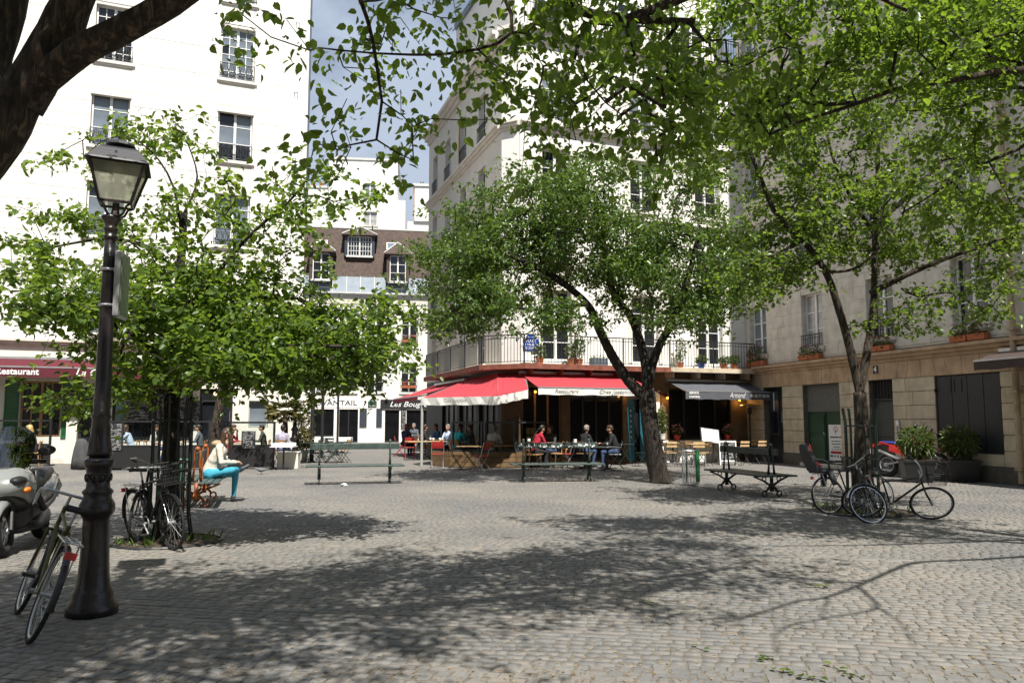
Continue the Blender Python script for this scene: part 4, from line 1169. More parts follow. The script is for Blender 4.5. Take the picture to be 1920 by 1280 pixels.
def grow_tree(label, base, limbs, blobs, bark, leafm, leaf=0.085, per=14, seed=1, twig_r=0.0032, shoot=0.26, droop=0.35, hole=0.0, singles=0, outw=0.5, cat='tree', limb_sides=12, wide=1.0, hang=0.0, flare=0.35, trunk_n=1, flat=1.0, dens=1.0, group_n=9, spray=(0.30, 0.30, 0.10)):
    g = np.random.default_rng(seed)
    root = thing('tree', label, cat, Matrix.Translation(base))
    inv = -np.array(base)
    nodes, par, kids = [], [], []
    tb, lbm = MB(), MB()
    for i, (pts, r0, r1) in enumerate(limbs):
        rs = resample(pts, 0.09 if r0 > 0.03 else 0.14)
        tgt = tb if i < trunk_n else lbm
        if r0 > 0.02: knobbly(tgt, rs, r0, r1, limb_sides if r0 > 0.05 else 7, 0.07, flare if i == 0 else 0)
        else: tgt.tube(rs, [r0 + (r1 - r0) * q / (len(rs) - 1) for q in range(len(rs))], 5)
        ns = rs[len(rs) // 2:] if i == 0 else rs[len(rs) // 5:]
        for p in ns: nodes.append(tuple(p))
    T = Matrix.Translation(inv)
    tb.v = [(a + inv[0], b + inv[1], c + inv[2]) for a, b, c in tb.v]; lbm.v = [(a + inv[0], b + inv[1], c + inv[2]) for a, b, c in lbm.v]
    tb.build('trunk', bark, root, smooth=True)
    if lbm.v: lbm.build('limb', bark, root, smooth=True)
    nl = len(nodes)
    cen = []
    for c, r, n in blobs:
        n = int(n * dens)
        sprays = []
        while len(sprays) < max(2, n // group_n):
            d = g.normal(size=3); d /= np.linalg.norm(d)
            p = c + d * r * (g.random() ** 0.42)
            if hole and (math.sin(p[0] * 2.3 + 1.7 * math.sin(p[2] * 1.9)) + math.sin(p[2] * 3.1 + p[1] * 1.3) + math.sin(p[1] * 2.7 - p[0])) < -3 + 6 * hole * g.random() ** 0.5 and g.random() < 0.7: continue
            sprays.append(p)
        for k in range(n):
            p = sprays[k % len(sprays)] + g.normal(size=3) * spray
            cen.append(p)
    cen = np.array(cen)
    N = np.array(nodes)
    dist = np.array([np.min(np.sum((N - p) ** 2, 1)) for p in cen])
    cap = len(nodes) + len(cen) * 4 + 10
    A = np.zeros((cap, 3)); A[:len(N)] = N; cnt = len(N)
    parent = -np.ones(cap, int); load = np.zeros(cap)
    tips, dirs = [], []
    paths = []
    for ci in np.argsort(dist):
        p = cen[ci]
        d2 = np.sum((A[:cnt] - p) ** 2, 1)
        j = int(np.argmin(d2)); q = A[j]; L = math.sqrt(d2[j])
        k = 1 if L < 0.35 else (2 if L < 0.9 else 3)
        side = g.normal(size=3) * L * 0.12; side[2] += L * 0.07
        last, chain = j, [j]
        for s_ in range(1, k + 1):
            t = s_ / k
            A[cnt] = q + (p - q) * t + side * math.sin(math.pi * t); parent[cnt] = last; last = cnt; chain.append(cnt); cnt += 1
        paths.append(chain)
        tips.append(p); dd = (p - q) / max(L, 1e-3); dirs.append(dd)
        a = last
        while a >= nl and a != -1:
            load[a] += 1; a = parent[a]
    tw = MB()
    for ch in paths:
        pts = [A[a] + inv for a in ch]
        ld_ = [max(1.0, load[a]) for a in ch[1:]]; rr = [twig_r * ld_[0] ** 0.45 * 1.08] + [twig_r * q ** 0.45 for q in ld_]
        tw.tube(pts, rr, 5 if rr[0] > 0.012 else 3, cap=False)
    tw.build('twigs', 'twig', root)['kind'] = 'stuff'
    # leafy shoots
    tips, dirs = np.array(tips), np.array(dirs)
    n = len(tips)
    sd = dirs * outw + g.normal(size=(n, 3)) * 0.6; sd[:, 2] = sd[:, 2] * 0.5 - hang
    sd /= np.linalg.norm(sd, axis=1, keepdims=True)
    cnts = np.maximum(4, g.poisson(per, n))
    idx = np.repeat(np.arange(n), cnts); m = len(idx)
    t = g.random(m) - 0.35
    basep = tips[idx] + sd[idx] * (t * shoot * 1.2)[:, None] + g.normal(size=(m, 3)) * shoot * 0.20
    basep[:, 2] -= np.abs(t) * shoot * 0.25
    al = sd[idx] * 0.5 + g.normal(size=(m, 3)) * 0.75; al[:, 2] = al[:, 2] * 0.5 - droop
    nm = g.normal(size=(m, 3)) * 0.6; nm[:, 2] += flat
    size = leaf * np.clip(g.normal(0.92, 0.24, m), 0.4, 1.45) * (0.8 + 0.4 * g.random(n))[idx]
    V = leaf_arrays(basep + inv, al, nm, size, wide)
    tint = np.clip(0.45 + 0.26 * g.normal(size=m) + 0.22 * g.normal(size=n)[idx], 0, 1)
    if singles:
        W_ = basep
        ok = (W_[:, 1] > 1.0) & (np.abs(W_[:, 0]) < 0.63 * W_[:, 1]) & ((W_[:, 2] - EYE) < 0.50 * W_[:, 1])
        pick = np.argsort(np.where(ok, W_[:, 1], 1e9))[:singles]
        keep = np.ones(m, bool); keep[pick] = False
        forms = [leaf_mesh('leaf', np.array([LEAF * (1, wide, 1)]), np.array([x_])) for x_ in (0.15, 0.4, 0.6, 0.85)]
        for q in pick:
            a = al[q] / np.linalg.norm(al[q]); z = nm[q] - a * np.dot(a, nm[q]); z /= np.linalg.norm(z); y = np.cross(z, a)
            M = Matrix.Translation(basep[q] + inv) @ Matrix([[a[0], y[0], z[0], 0], [a[1], y[1], z[1], 0], [a[2], y[2], z[2], 0], [0, 0, 0, 1]]) @ Matrix.Scale(size[q], 4)
            link('leaf', forms[int(tint[q] * 3.99)], leafm, root, M)
        V, tint = V[keep], tint[keep]
    o = link('crown', leaf_mesh('crown', V, tint), leafm, root); o['kind'] = 'stuff'
    return root, basep, g
def S(u, v, h):
    """a point h above the ground whose sunlight shadow falls at the ground point under u,v"""
    p = G(u, v); k = h / -ld.z
    return Vector((p.x - ld.x * k, p.y - ld.y * k, h))

# tree by the lamp post, two bicycles at its foot
b0 = G(315, 1015)
Y = b0.y
lt_limbs = [([b0, P(318, 900, Y), P(322, 790, Y + .05), P(322, 700, Y + .1), P(335, 600, Y + .1), P(338, 500, Y + .2), P(345, 400, Y + .2)], 0.13, 0.045),
            ([P(322, 700, Y + .1), P(270, 640, Y - .3), P(200, 600, Y - .5), P(110, 560, Y - .6)], 0.05, 0.015),
            ([P(324, 680, Y + .1), P(400, 600, Y + .2), P(470, 560, Y + .4), P(560, 560, Y + .5)], 0.055, 0.015),
            ([P(335, 600, Y + .1), P(400, 520, Y - .2), P(470, 440, Y - .5), P(540, 380, Y - .6), P(580, 330, Y - .6)], 0.04, 0.010),
            ([P(338, 520, Y + .2), P(270, 460, Y + .3), P(180, 450, Y + .5), P(70, 470, Y + .6)], 0.035, 0.010),
            ([P(342, 450, Y + .2), P(325, 350, Y + .0), P(285, 285, Y - .1), P(235, 255, Y - .2), P(190, 265, Y - .2)], 0.022, 0.006),
            ([P(345, 400, Y + .2), P(370, 330, Y + .3), P(340, 240, Y + .3)], 0.02, 0.005),
            ([P(400, 600, Y + .2), P(480, 650, Y - .6), P(600, 640, Y - .9)], 0.035, 0.010)]
lt_blobs = [blob(400, 620, Y, 220, 95, 1.7, 470), blob(150, 595, Y - .2, 160, 70, 1.3, 190), blob(560, 640, Y, 140, 90, 1.3, 250), blob(370, 510, Y, 190, 60, 1.4, 130),
            blob(90, 470, Y + .3, 120, 70, 1.0, 55), blob(540, 480, Y, 90, 50, 0.8, 36), blob(480, 370, Y - .4, 140, 50, 0.8, 46), blob(270, 400, Y, 120, 55, 0.8, 26),
            blob(220, 240, Y - .2, 95, 35, 0.5, 20), blob(335, 240, Y + .2, 50, 45, 0.4, 12), blob(610, 360, Y - .4, 60, 40, 0.5, 14), blob(655, 610, Y - .3, 80, 60, 0.8, 70), blob(110, 290, Y, 60, 40, 0.5, 8), blob(200, 730, Y - .8, 110, 30, 0.6, 36),
            blob(640, 690, Y - .2, 90, 35, 0.8, 60), blob(430, 700, Y - .4, 180, 40, 1.2, 120)]
grow_tree('leafy young tree beside the street lamp with two bicycles at its foot', b0, lt_limbs, lt_blobs, 'bark_dark', 'leaf_mid', 0.088, 15, 3, hole=0.2, droop=0.3, dens=1.2)

# tree leaning in front of the red awning
b1 = G(1240, 905); Y = b1.y
ct_limbs = [([b1, P(1228, 850, Y), P(1216, 780, Y), P(1213, 730, Y)], 0.25, 0.19),
            ([P(1215, 750, Y), P(1180, 715, Y), P(1150, 670, Y - .1), P(1125, 620, Y - .2), P(1100, 570, Y - .3), P(1040, 520, Y - .4), P(960, 480, Y - .5)], 0.15, 0.05),
            ([P(1213, 740, Y), P(1212, 690, Y), P(1200, 640, Y + .1), P(1180, 590, Y + .2), P(1150, 550, Y + .2), P(1135, 480, Y + .3), P(1130, 400, Y + .3)], 0.13, 0.05),
            ([P(1214, 735, Y), P(1222, 690, Y), P(1240, 640, Y - .2), P(1262, 600, Y - .2), P(1290, 520, Y - .3), P(1310, 440, Y - .3)], 0.12, 0.05),
            ([P(1165, 565, Y + .2), P(1160, 520, Y + .5), P(1180, 440, Y + 1)], 0.07, 0.03), ([P(1100, 570, Y - .3), P(1000, 580, Y - .8), P(880, 560, Y - 1.2)], 0.06, 0.02),
            ([P(1262, 600, Y - .2), P(1330, 560, Y - .5), P(1390, 540, Y - .6)], 0.05, 0.02), ([P(1040, 520, Y - .4), P(960, 430, Y - .2), P(880, 420, Y)], 0.05, 0.02)]
ct_blobs = [blob(880, 480, Y, 120, 115, 1.9, 480), blob(1010, 420, Y, 170, 95, 2.2, 560), blob(1120, 480, Y, 170, 110, 2.2, 520), blob(1265, 470, Y, 150, 125, 2.2, 560),
            blob(1100, 350, Y, 170, 60, 1.8, 260), blob(1350, 540, Y, 70, 95, 1.4, 170), blob(835, 590, Y - .4, 60, 70, 1.2, 130), blob(1290, 590, Y - .4, 90, 45, 1.3, 130), blob(960, 570, Y - .5, 120, 55, 1.4, 180), blob(1080, 600, Y - .6, 70, 35, 1.0, 60), blob(1270, 350, Y, 110, 50, 1.2, 120)]
grow_tree('broad tree with forked leaning trunk in front of the red awning', b1, ct_limbs, ct_blobs, 'bark_dark', 'leaf_deep', 0.098, 16, 5, hole=0.2, droop=0.5, shoot=0.34, wide=0.82, dens=1.12, group_n=12, spray=(0.34, 0.34, 0.13), flat=0.6)

# tree in the iron guard on the right
b2 = G(1620, 960); Y = b2.y
rt_limbs = [([b2, P(1618, 880, Y), P(1616, 800, Y), P(1612, 735, Y)], 0.15, 0.105),
            ([P(1612, 735, Y), P(1597, 665, Y), P(1576, 590, Y), P(1548, 510, Y - .1), P(1505, 450, Y - .2), P(1455, 400, Y - .3), P(1425, 330, Y - .4), P(1400, 270, Y - .5)], 0.078, 0.03),
            ([P(1612, 735, Y), P(1628, 650, Y), P(1638, 570, Y + .1), P(1640, 460, Y + .2), P(1645, 350, Y + .2), P(1648, 240, Y + .3)], 0.072, 0.028),
            ([P(1632, 550, Y + .1), P(1690, 520, Y - .2), P(1760, 490, Y - .4), P(1830, 465, Y - .5), P(1900, 440, Y - .5)], 0.055, 0.02),
            ([P(1644, 420, Y + .2), P(1720, 350, Y + .3), P(1800, 270, Y + .5), P(1880, 230, Y + .6)], 0.05, 0.018), ([P(1640, 440, Y + .2), P(1590, 360, Y + .3), P(1560, 290, Y + .4), P(1540, 200, Y + .5)], 0.045, 0.015),
            ([P(1548, 510, Y - .1), P(1610, 500, Y - .6), P(1680, 430, Y - .9)], 0.03, 0.012), ([P(1690, 540, Y - .2), P(1720, 555, Y - .3), P(1790, 550, Y - .5), P(1850, 590, Y - .6)], 0.022, 0.008),
            ([P(1505, 450, Y - .2), P(1440, 480, Y - .4), P(1380, 470, Y - .5)], 0.03, 0.012)]
rt_blobs = [blob(1480, 420, Y, 120, 100, 1.6, 210), blob(1600, 400, Y, 150, 90, 1.7, 230), blob(1720, 440, Y, 140, 75, 1.5, 160), blob(1850, 470, Y - .3, 90, 70, 1.2, 75), blob(1440, 270, Y - .2, 110, 85, 1.3, 150),
            blob(1600, 250, Y, 150, 80, 1.6, 170), blob(1770, 270, Y + .2, 140, 80, 1.5, 120), blob(1770, 575, Y - .4, 120, 35, 0.9, 60), blob(1440, 520, Y - .3, 80, 55, 0.9, 80), blob(1560, 120, Y, 150, 60, 1.4, 90), blob(1730, 130, Y + .3, 150, 60, 1.2, 80), blob(1690, 600, Y - .2, 70, 25, 0.6, 18)]
grow_tree('slender forked tree inside an iron guard before the stone house', b2, rt_limbs, rt_blobs, 'bark_pale', 'leaf_mid', 0.084, 15, 9, hole=0.2, droop=0.3, dens=1.0)

# big old tree whose trunk leans in at the upper left, its limbs arching over the camera
tn = 4.3
n_limbs = [([Vector((-4.15, 3.75, 0)), Vector((-3.95, 3.85, 0.9)), Vector((-3.55, 4.05, 1.9)), P(-35, 300, 4.22), P(35, 190, 4.28), P(60, 155, 4.3)], 0.225, 0.11),
           ([P(38, 195, 4.3), P(62, 155, 4.3), P(98, 90, 4.3), P(122, 35, 4.3), P(155, -60, 4.25), P(190, -260, 4.0)], 0.125, 0.08),
           ([P(-50, 300, 4.35), P(-50, 210, 4.4), P(-36, 130, 4.5), P(-14, 60, 4.55), P(8, -20, 4.6), P(20, -200, 4.6)], 0.15, 0.105),
           ([P(50, 175, 4.3), P(150, 95, 4.15), P(235, 52, 4.1), P(320, 5, 4.1), P(410, -60, 4.1), P(560, -190, 4.2), P(760, -260, 4.5), P(960, -200, 5.0), P(1060, 0, 5.6), P(1180, 35, 5.9), P(1300, 40, 6.2)], 0.080, 0.026),
           ([P(560, -190, 4.2), P(640, -80, 4.8), P(690, 40, 5.2), P(706, 120, 5.4), P(716, 190, 5.5), P(706, 262, 5.6)], 0.022, 0.009),
           ([P(960, -200, 5.0), P(930, -60, 5.2), P(960, 60, 5.3), P(850, 100, 5.4), P(700, 100, 5.5), P(600, 90, 5.5)], 0.018, 0.006),
           ([P(1180, 35, 5.9), P(1330, -20, 6.2), P(1500, -60, 6.6), P(1700, 20, 7.0)], 0.04, 0.015),
           ([P(706, 262, 5.6), P(640, 275, 5.6), P(590, 270, 5.6)], 0.008, 0.004), ([P(706, 262, 5.6), P(750, 290, 5.6), P(775, 300, 5.6)], 0.007, 0.004), ([P(1060, 0, 5.6), P(1100, 150, 5.6), P(1165, 215, 5.7)], 0.012, 0.005),
           ([P(190, -260, 4.0), Vector((-1.6, 3.2, 5.4)), Vector((0.4, 3.0, 6.2)), Vector((2.2, 3.8, 6.4)), Vector((3.6, 4.8, 6.2))], 0.12, 0.03),
           ([P(140, -60, 4.25), Vector((-2.6, 3.0, 5.0)), Vector((-1.7, 1.8, 5.9)), Vector((-0.2, 0.8, 6.4))], 0.10, 0.03)]
n_blobs = [blob(1260, 200, 6.2, 110, 120, 0.7, 44), blob(1130, 60, 5.9, 160, 60, 0.8, 34), blob(960, 60, 5.6, 140, 60, 0.7, 24), blob(900, 110, 5.5, 140, 110, 0.8, 22), blob(1060, 130, 5.7, 150, 120, 0.9, 34), blob(1220, 130, 6.0, 140, 130, 0.9, 40), blob(640, 60, 5.5, 150, 60, 0.6, 13), blob(880, 240, 5.6, 80, 60, 0.4, 7), blob(650, 262, 5.6, 80, 22, 0.3, 8), blob(770, 250, 5.6, 60, 40, 0.3, 6),
           blob(1200, 250, 5.9, 110, 60, 0.6, 7), blob(850, 40, 5.6, 150, 60, 0.5, 12), blob(1360, 80, 6.3, 120, 90, 0.9, 31), blob(560, 20, 5.3, 70, 40, 0.4, 4),
           wblob(0.9, 4.3, 6.3, 2.7, 1.7, 0.6, 589), wblob(-1.4, 2.6, 6.2, 2.3, 1.6, 0.7, 722), wblob(3.0, 4.9, 6.3, 1.5, 1.2, 0.5, 142), wblob(-3.5, 2.9, 6.0, 1.8, 1.9, 0.7, 608), wblob(-2.5, 3.1, 5.9, 2.5, 1.9, 0.7, 640), wblob(-2.3, 1.5, 6.3, 1.6, 0.9, 0.5, 171), wblob(2.9, 6.3, 6.4, 1.6, 1.0, 0.4, 142), wblob(-0.2, 0.9, 6.6, 1.6, 1.2, 0.5, 66), wblob(1.9, 2.7, 6.7, 1.4, 0.9, 0.5, 38)]
grow_tree('old tree with thick dark trunk leaning in at the upper edge above the street lamp', Vector((-4.15, 3.75, 0)), n_limbs, n_blobs, 'bark_near', 'leaf_bright', 0.074, 16, 13, droop=0.55, shoot=0.34, singles=280, limb_sides=26, hang=0.25, hole=0.1, trunk_n=4, flare=0.15)

# tree standing out of sight to the right: its boughs reach in at the right edge
o_limbs = [([Vector((8.9, 7.3, 0)), Vector((8.8, 7.35, 1.5)), Vector((8.6, 7.4, 2.9)), Vector((8.3, 7.4, 4.0)), Vector((8.0, 7.3, 5.5)), Vector((7.8, 7.2, 7.0))], 0.2, 0.09),
           ([Vector((8.4, 7.4, 3.6)), P(2050, 150, 7.9), P(1910, 132, 8.1), P(1790, 150, 8.2), P(1690, 165, 8.3), P(1590, 200, 8.5), P(1480, 235, 8.8)], 0.07, 0.014),
           ([Vector((8.4, 7.4, 3.4)), P(2000, 200, 8.8), P(1900, 165, 9.0), P(1800, 200, 9.2), P(1700, 208, 9.3)], 0.05, 0.010), ([Vector((8.5, 7.4, 3.1)), P(2020, 240, 8.6), P(1910, 280, 8.8), P(1820, 320, 9.0), P(1740, 370, 9.2), P(1690, 400, 9.3)], 0.045, 0.010),
           ([Vector((8.2, 7.4, 4.6)), S(1990, 1040, 5.6), S(1920, 1043, 5.6), S(1822, 1049, 5.6), S(1719, 1054, 5.6), S(1668, 1071, 5.6), S(1621, 1092, 5.6), S(1553, 1118, 5.6), S(1497, 1126, 5.6), S(1442, 1143, 5.6), S(1365, 1165, 5.6)], 0.055, 0.016),
           ([S(1608, 1098, 5.6), S(1642, 1130, 5.5), S(1634, 1143, 5.5), S(1561, 1156, 5.5), S(1463, 1178, 5.4), S(1455, 1220, 5.4)], 0.022, 0.008), ([S(1621, 1092, 5.6), S(1530, 1086, 5.6), S(1450, 1080, 5.6), S(1340, 1060, 5.6)], 0.018, 0.008), ([S(1642, 1135, 5.5), S(1690, 1170, 5.5), S(1715, 1215, 5.5)], 0.016, 0.006), ([S(1553, 1118, 5.6), S(1540, 1160, 5.5)], 0.014, 0.008),
           ([Vector((8.0, 7.3, 5.4)), Vector((6.0, 6.2, 6.4)), Vector((4.5, 5.9, 6.7))], 0.05, 0.02)]
o_blobs = [blob(1860, 110, 8.2, 100, 70, 0.8, 50), blob(1720, 110, 8.3, 120, 80, 0.8, 62), blob(1560, 120, 8.6, 130, 100, 1.0, 70), blob(1430, 130, 8.8, 120, 110, 1.0, 62), blob(1850, 250, 8.9, 100, 60, 0.7, 40), blob(1640, 30, 8.2, 240, 50, 0.8, 60), blob(1880, 400, 8.9, 70, 70, 0.6, 22), blob(1800, 340, 9.0, 90, 50, 0.6, 26),
           blob(1450, 20, 8.2, 150, 45, 0.8, 40), wblob(5.4, 7.9, 5.9, 1.3, 0.9, 0.4, 70), wblob(6.6, 8.0, 6.0, 1.5, 1.3, 0.6, 190), wblob(6.3, 9.4, 6.3, 2.2, 1.2, 0.5, 420), blob(1370, 170, 9.0, 90, 150, 0.9, 70), blob(1330, 60, 8.8, 110, 70, 0.8, 50), wblob(3.6, 6.6, 5.9, 1.0, 0.7, 0.3, 26)]
grow_tree('tree whose leafy boughs reach in over the right edge above the motorcycle', Vector((8.9, 7.3, 0)), o_limbs, o_blobs, 'bark_pale', 'leaf_bright', 0.076, 18, 17, droop=0.35, shoot=0.28, hole=0.16, dens=0.98)

# slim tree on the terrace behind the woman's bench
b5 = Vector((P(404, 868, 24.5).x, 24.5, 0))
grow_tree('slim pale-barked terrace tree behind the seated woman', b5, [([b5, P(402, 830, 24.5), P(408, 780, 24.5), P(418, 720, 24.5), P(425, 650, 24.5), P(440, 560, 24.5)], 0.17, 0.08), ([P(418, 720, 24.5), P(455, 650, 24.2), P(500, 600, 24)], 0.08, 0.03)],
          [blob(430, 600, 24.5, 90, 70, 1.6, 150), blob(520, 640, 24.2, 60, 50, 1.2, 60)], 'bark_pale', 'leaf_mid', 0.09, 12, 21, hole=0.1)
# ------------------------------------------------------------------ street lamp and its sign
lp = G(172, 1150)
lamp = thing('street_lamp', 'ornate dark brown cast-iron street lamp with glazed square lantern', 'street lamp', Matrix.Translation(lp))
MB().lathe([(0.194, 0), (0.194, 0.05), (0.182, 0.09), (0.158, 0.12), (0.155, 0.17), (0.143, 0.19), (0.128, 0.23), (0.116, 0.32), (0.106, 0.5), (0.100, 0.74), (0.108, 0.77), (0.130, 0.80), (0.136, 0.83), (0.133, 0.87), (0.116, 0.9), (0.105, 0.92), (0.105, 0.945), (0.116, 0.96)], 24).build('base', 'lamp_paint', lamp, smooth=True)
MB().lathe([(0.114, 0.955), (0.118, 0.975), (0.092, 1.0), (0.087, 1.06), (0.092, 1.11), (0.098, 1.16), (0.114, 1.18), (0.118, 1.215), (0.108, 1.235), (0.081, 1.245), (0.077, 1.27)], 20).build('collar', 'lamp_paint', lamp, smooth=True)
dk = MB()
for k in range(8):
    a = math.tau * k / 8
    dk.ring(0.03, 0.008, 10, 4, Matrix.Rotation(a, 4, 'Z') @ Matrix.Translation((0, -0.092, 1.085)))
    dk.ball((0.092 * math.sin(a), -0.092 * math.cos(a), 1.085), 0.014, 6, 5)
dk.build('rosettes', 'lamp_paint', lamp)
MB().lathe([(0.10, 1.26), (0.094, 1.30), (0.078, 1.40), (0.07, 1.55), (0.076, 1.565), (0.076, 1.585), (0.066, 1.6), (0.06, 2.1), (0.050, 2.8), (0.046, 3.06)], 16).build('pole', 'lamp_paint', lamp, smooth=True)
lv = MB()
for k in range(6):
    a = math.tau * k / 6
    lv.tube([(0.082 * math.sin(a), -0.082 * math.cos(a), 1.27), (0.076 * math.sin(a + .3), -0.076 * math.cos(a + .3), 1.34), (0.070 * math.sin(a + .1), -0.070 * math.cos(a + .1), 1.44)], [0.014, 0.018, 0.004], 5)
lv.build('leaf_ornament', 'lamp_paint', lamp, smooth=True)
MB().lathe([(0.046, 3.05), (0.058, 3.07), (0.058, 3.085), (0.048, 3.095), (0.048, 3.13), (0.058, 3.14), (0.056, 3.155), (0.05, 3.165), (0.05, 3.19), (0.078, 3.235), (0.08, 3.255), (0.05, 3.27)], 16).build('capital', 'lamp_paint', lamp, smooth=True)
def frustum(b, r0, z0, r1, z1, rot=0):
    v = [(r * math.cos(math.tau * k / 4 + rot), r * math.sin(math.tau * k / 4 + rot), z) for r, z in ((r0, z0), (r1, z1)) for k in range(4)]
    return b.add(v, [(3, 2, 1, 0), (4, 5, 6, 7)] + [(k, (k + 1) % 4, 4 + (k + 1) % 4, 4 + k) for k in range(4)])
LROT = R(45 + 22)
lan = bpy.data.objects.new('lantern', None); COL.objects.link(lan); lan.parent = lamp
lan.matrix_basis = MT(0.03, 0, 3.28, ry=2.0, s=0.92)
fr = MB()
def lc(r, z): return [(r * math.cos(math.tau * k / 4 + LROT), r * math.sin(math.tau * k / 4 + LROT), z) for k in range(4)]
lo_, hi_ = lc(0.185, 0.09), lc(0.315, 0.44)
for k in range(4):
    fr.tube([lo_[k], hi_[k]], 0.015, 4); fr.tube([lo_[k], lo_[(k + 1) % 4]], 0.014, 4); fr.tube([hi_[k], hi_[(k + 1) % 4]], 0.018, 4)
    a = math.tau * k / 4 + LROT
    fr.tube([(0.045 * math.cos(a), 0.045 * math.sin(a), -0.03), (0.10 * math.cos(a), 0.10 * math.sin(a), 0.0), (0.13 * math.cos(a), 0.13 * math.sin(a), 0.06), lo_[k]], 0.011, 5)
fr.lathe([(0.05, -0.03), (0.035, 0.02), (0.03, 0.1)], 8)
fr.build('lantern_frame', 'lamp_paint', lan)
for k in range(4):
    a, b, c, d = lo_[k], lo_[(k + 1) % 4], hi_[(k + 1) % 4], hi_[k]
    mx, my = (a[0] + b[0]) / 2, (a[1] + b[1]) / 2
    MB().add([(p[0] * 0.985, p[1] * 0.985, p[2]) for p in (a, b, c, d)], [(0, 1, 2, 3)]).build('pane', 'lantern_glass', lan)
rf_ = MB(); frustum(rf_, 0.37, 0.44, 0.36, 0.455, LROT); frustum(rf_, 0.35, 0.456, 0.235, 0.57, LROT); frustum(rf_, 0.235, 0.571, 0.20, 0.59, LROT)
rf_.lathe([(0.10, 0.59), (0.09, 0.62), (0.13, 0.635), (0.12, 0.66), (0.06, 0.68), (0.02, 0.70)], 10)
rf_.build('lantern_roof', 'black_iron', lan)
bk = MB().lathe([(0.05, 0.34), (0.06, 0.38), (0.05, 0.43)], 10).lathe([(0.02, 0.22), (0.04, 0.26), (0.03, 0.34)], 8); bk.build('burner', 'cup_white', lan)
sg = thing('sign_panel', 'greenish sign panel with aluminium edge strapped to the lamp pole', 'sign', Matrix.Translation(lp + Vector((0, 0, 0))))
SM = MT(0.075, -0.06, 2.40, rz=10)
MB().box(0, 0.045, 0.0, 0.27, 0, 0.56, bev=0.012).build('frame', 'alu', sg, SM)
mat('sign_green', (0.20, 0.25, 0.15), 0.5, var=0.15, scale=4, stain=0.2)
MB().box(0.0455, 0.05, 0.03, 0.24, 0.03, 0.53).build('face', 'sign_green', sg, SM)
for z in (2.50, 2.80):
    MB().ring(0.06, 0.012, 18, 5, Matrix.Translation((0, 0, z)) @ Matrix.Rotation(R(90), 4, 'X')).box(0.05, 0.09, -0.03, 0.03, z - 0.015, z + 0.015).build('clamp', 'alu', sg)

# ------------------------------------------------------------------ double-sided park benches
def make_bench(label, M, iron='bench_green', wood='bench_green', group='cast-iron benches on the square'):
    t = thing('park_bench', label, 'bench', M, group)
    L = 2.35
    for s in (-1, 1):
        for k in range(3):
            y = s * (0.10 + 0.115 * k)
            MB().box(-L / 2, L / 2, y - 0.052 if s > 0 else y - 0.052, y + 0.052, 0.425, 0.46, bev=0.008).build('seat_slat', wood, t)
    MB().box(-L / 2 + 0.1, L / 2 - 0.1, -0.022, 0.022, 0.835, 0.975, bev=0.008).build('back_plank', wood, t)
    for sx in (-0.85, 0.85):
        b = MB()
        b.tube([(sx, 0, 0.12), (sx, 0, 0.44)], [0.042, 0.034], 8)
        for s in (-1, 1):
            b.tube([(sx, 0, 0.26), (sx, s * 0.08, 0.18), (sx, s * 0.15, 0.10)], [0.03, 0.026, 0.02], 6)
            b.ring(0.055, 0.017, 16, 6, Matrix.Translation((sx, s * 0.17, 0.075)) @ Matrix.Rotation(R(90), 4, 'Z'))
            b.tube([(sx, 0, 0.22), (sx, s * 0.2, 0.34), (sx, s * 0.40, 0.415)], [0.026, 0.022, 0.016], 6)
            b.box(sx - 0.022, sx + 0.022, min(s * 0.02, s * 0.41), max(s * 0.02, s * 0.41), 0.405, 0.424)
            b.ring(0.045, 0.012, 12, 5, Matrix.Translation((sx, s * 0.17, 0.365)) @ Matrix.Rotation(R(90), 4, 'Z'))
            b.tube([(sx, s * 0.07, 0.46), (sx, s * 0.055, 0.62), (sx, s * 0.04, 0.80), (sx, s * 0.045, 0.99), (sx, 0, 1.03)], [0.026, 0.020, 0.02, 0.02, 0.02], 6)
        b.ball((sx, 0, 1.035), (0.04, 0.05, 0.045), 8, 6)
        b.build('iron_support', iron, t, smooth=True)
    return t
p1 = (G(590, 908) + G(738, 905)) / 2; p2 = (G(983, 903) + G(1103, 901)) / 2; p3 = (G(1357, 918) + G(1455, 933)) / 2
make_bench('green bench standing in sun before the folded green chairs', Matrix.Translation(p1) @ Matrix.Rotation(R(14), 4, 'Z'))
make_bench('green bench with graffiti-covered back plank before the red awning', Matrix.Translation(p2) @ Matrix.Rotation(R(8), 4, 'Z'))
make_bench('dark bench set end-on between litter basket and right bicycles', Matrix.Translation(p3) @ Matrix.Rotation(R(-74), 4, 'Z'), 'green_iron', 'green_iron')
p4 = Vector((-5.85, 15.15, 0))
make_bench('bench with orange iron supports carrying the seated woman', Matrix.Translation(p4) @ Matrix.Rotation(R(106.5), 4, 'Z'), 'orange_iron', 'bench_green')
gr = MB()
for k in range(46):
    x0 = -1.0 + 2.0 * k / 46 + rnd.uniform(-.01, .01); z0 = rnd.uniform(0.85, 0.9); h_ = rnd.uniform(0.02, 0.065)
    gr.box(x0, x0 + rnd.uniform(0.01, 0.035), -0.026, -0.0225, z0, z0 + h_)
BENCH2 = [o for o in COL.objects if o.get('label', '').startswith('green bench with graffiti')][0]
gr.build('graffiti', 'paper', BENCH2)['kind'] = 'stuff'

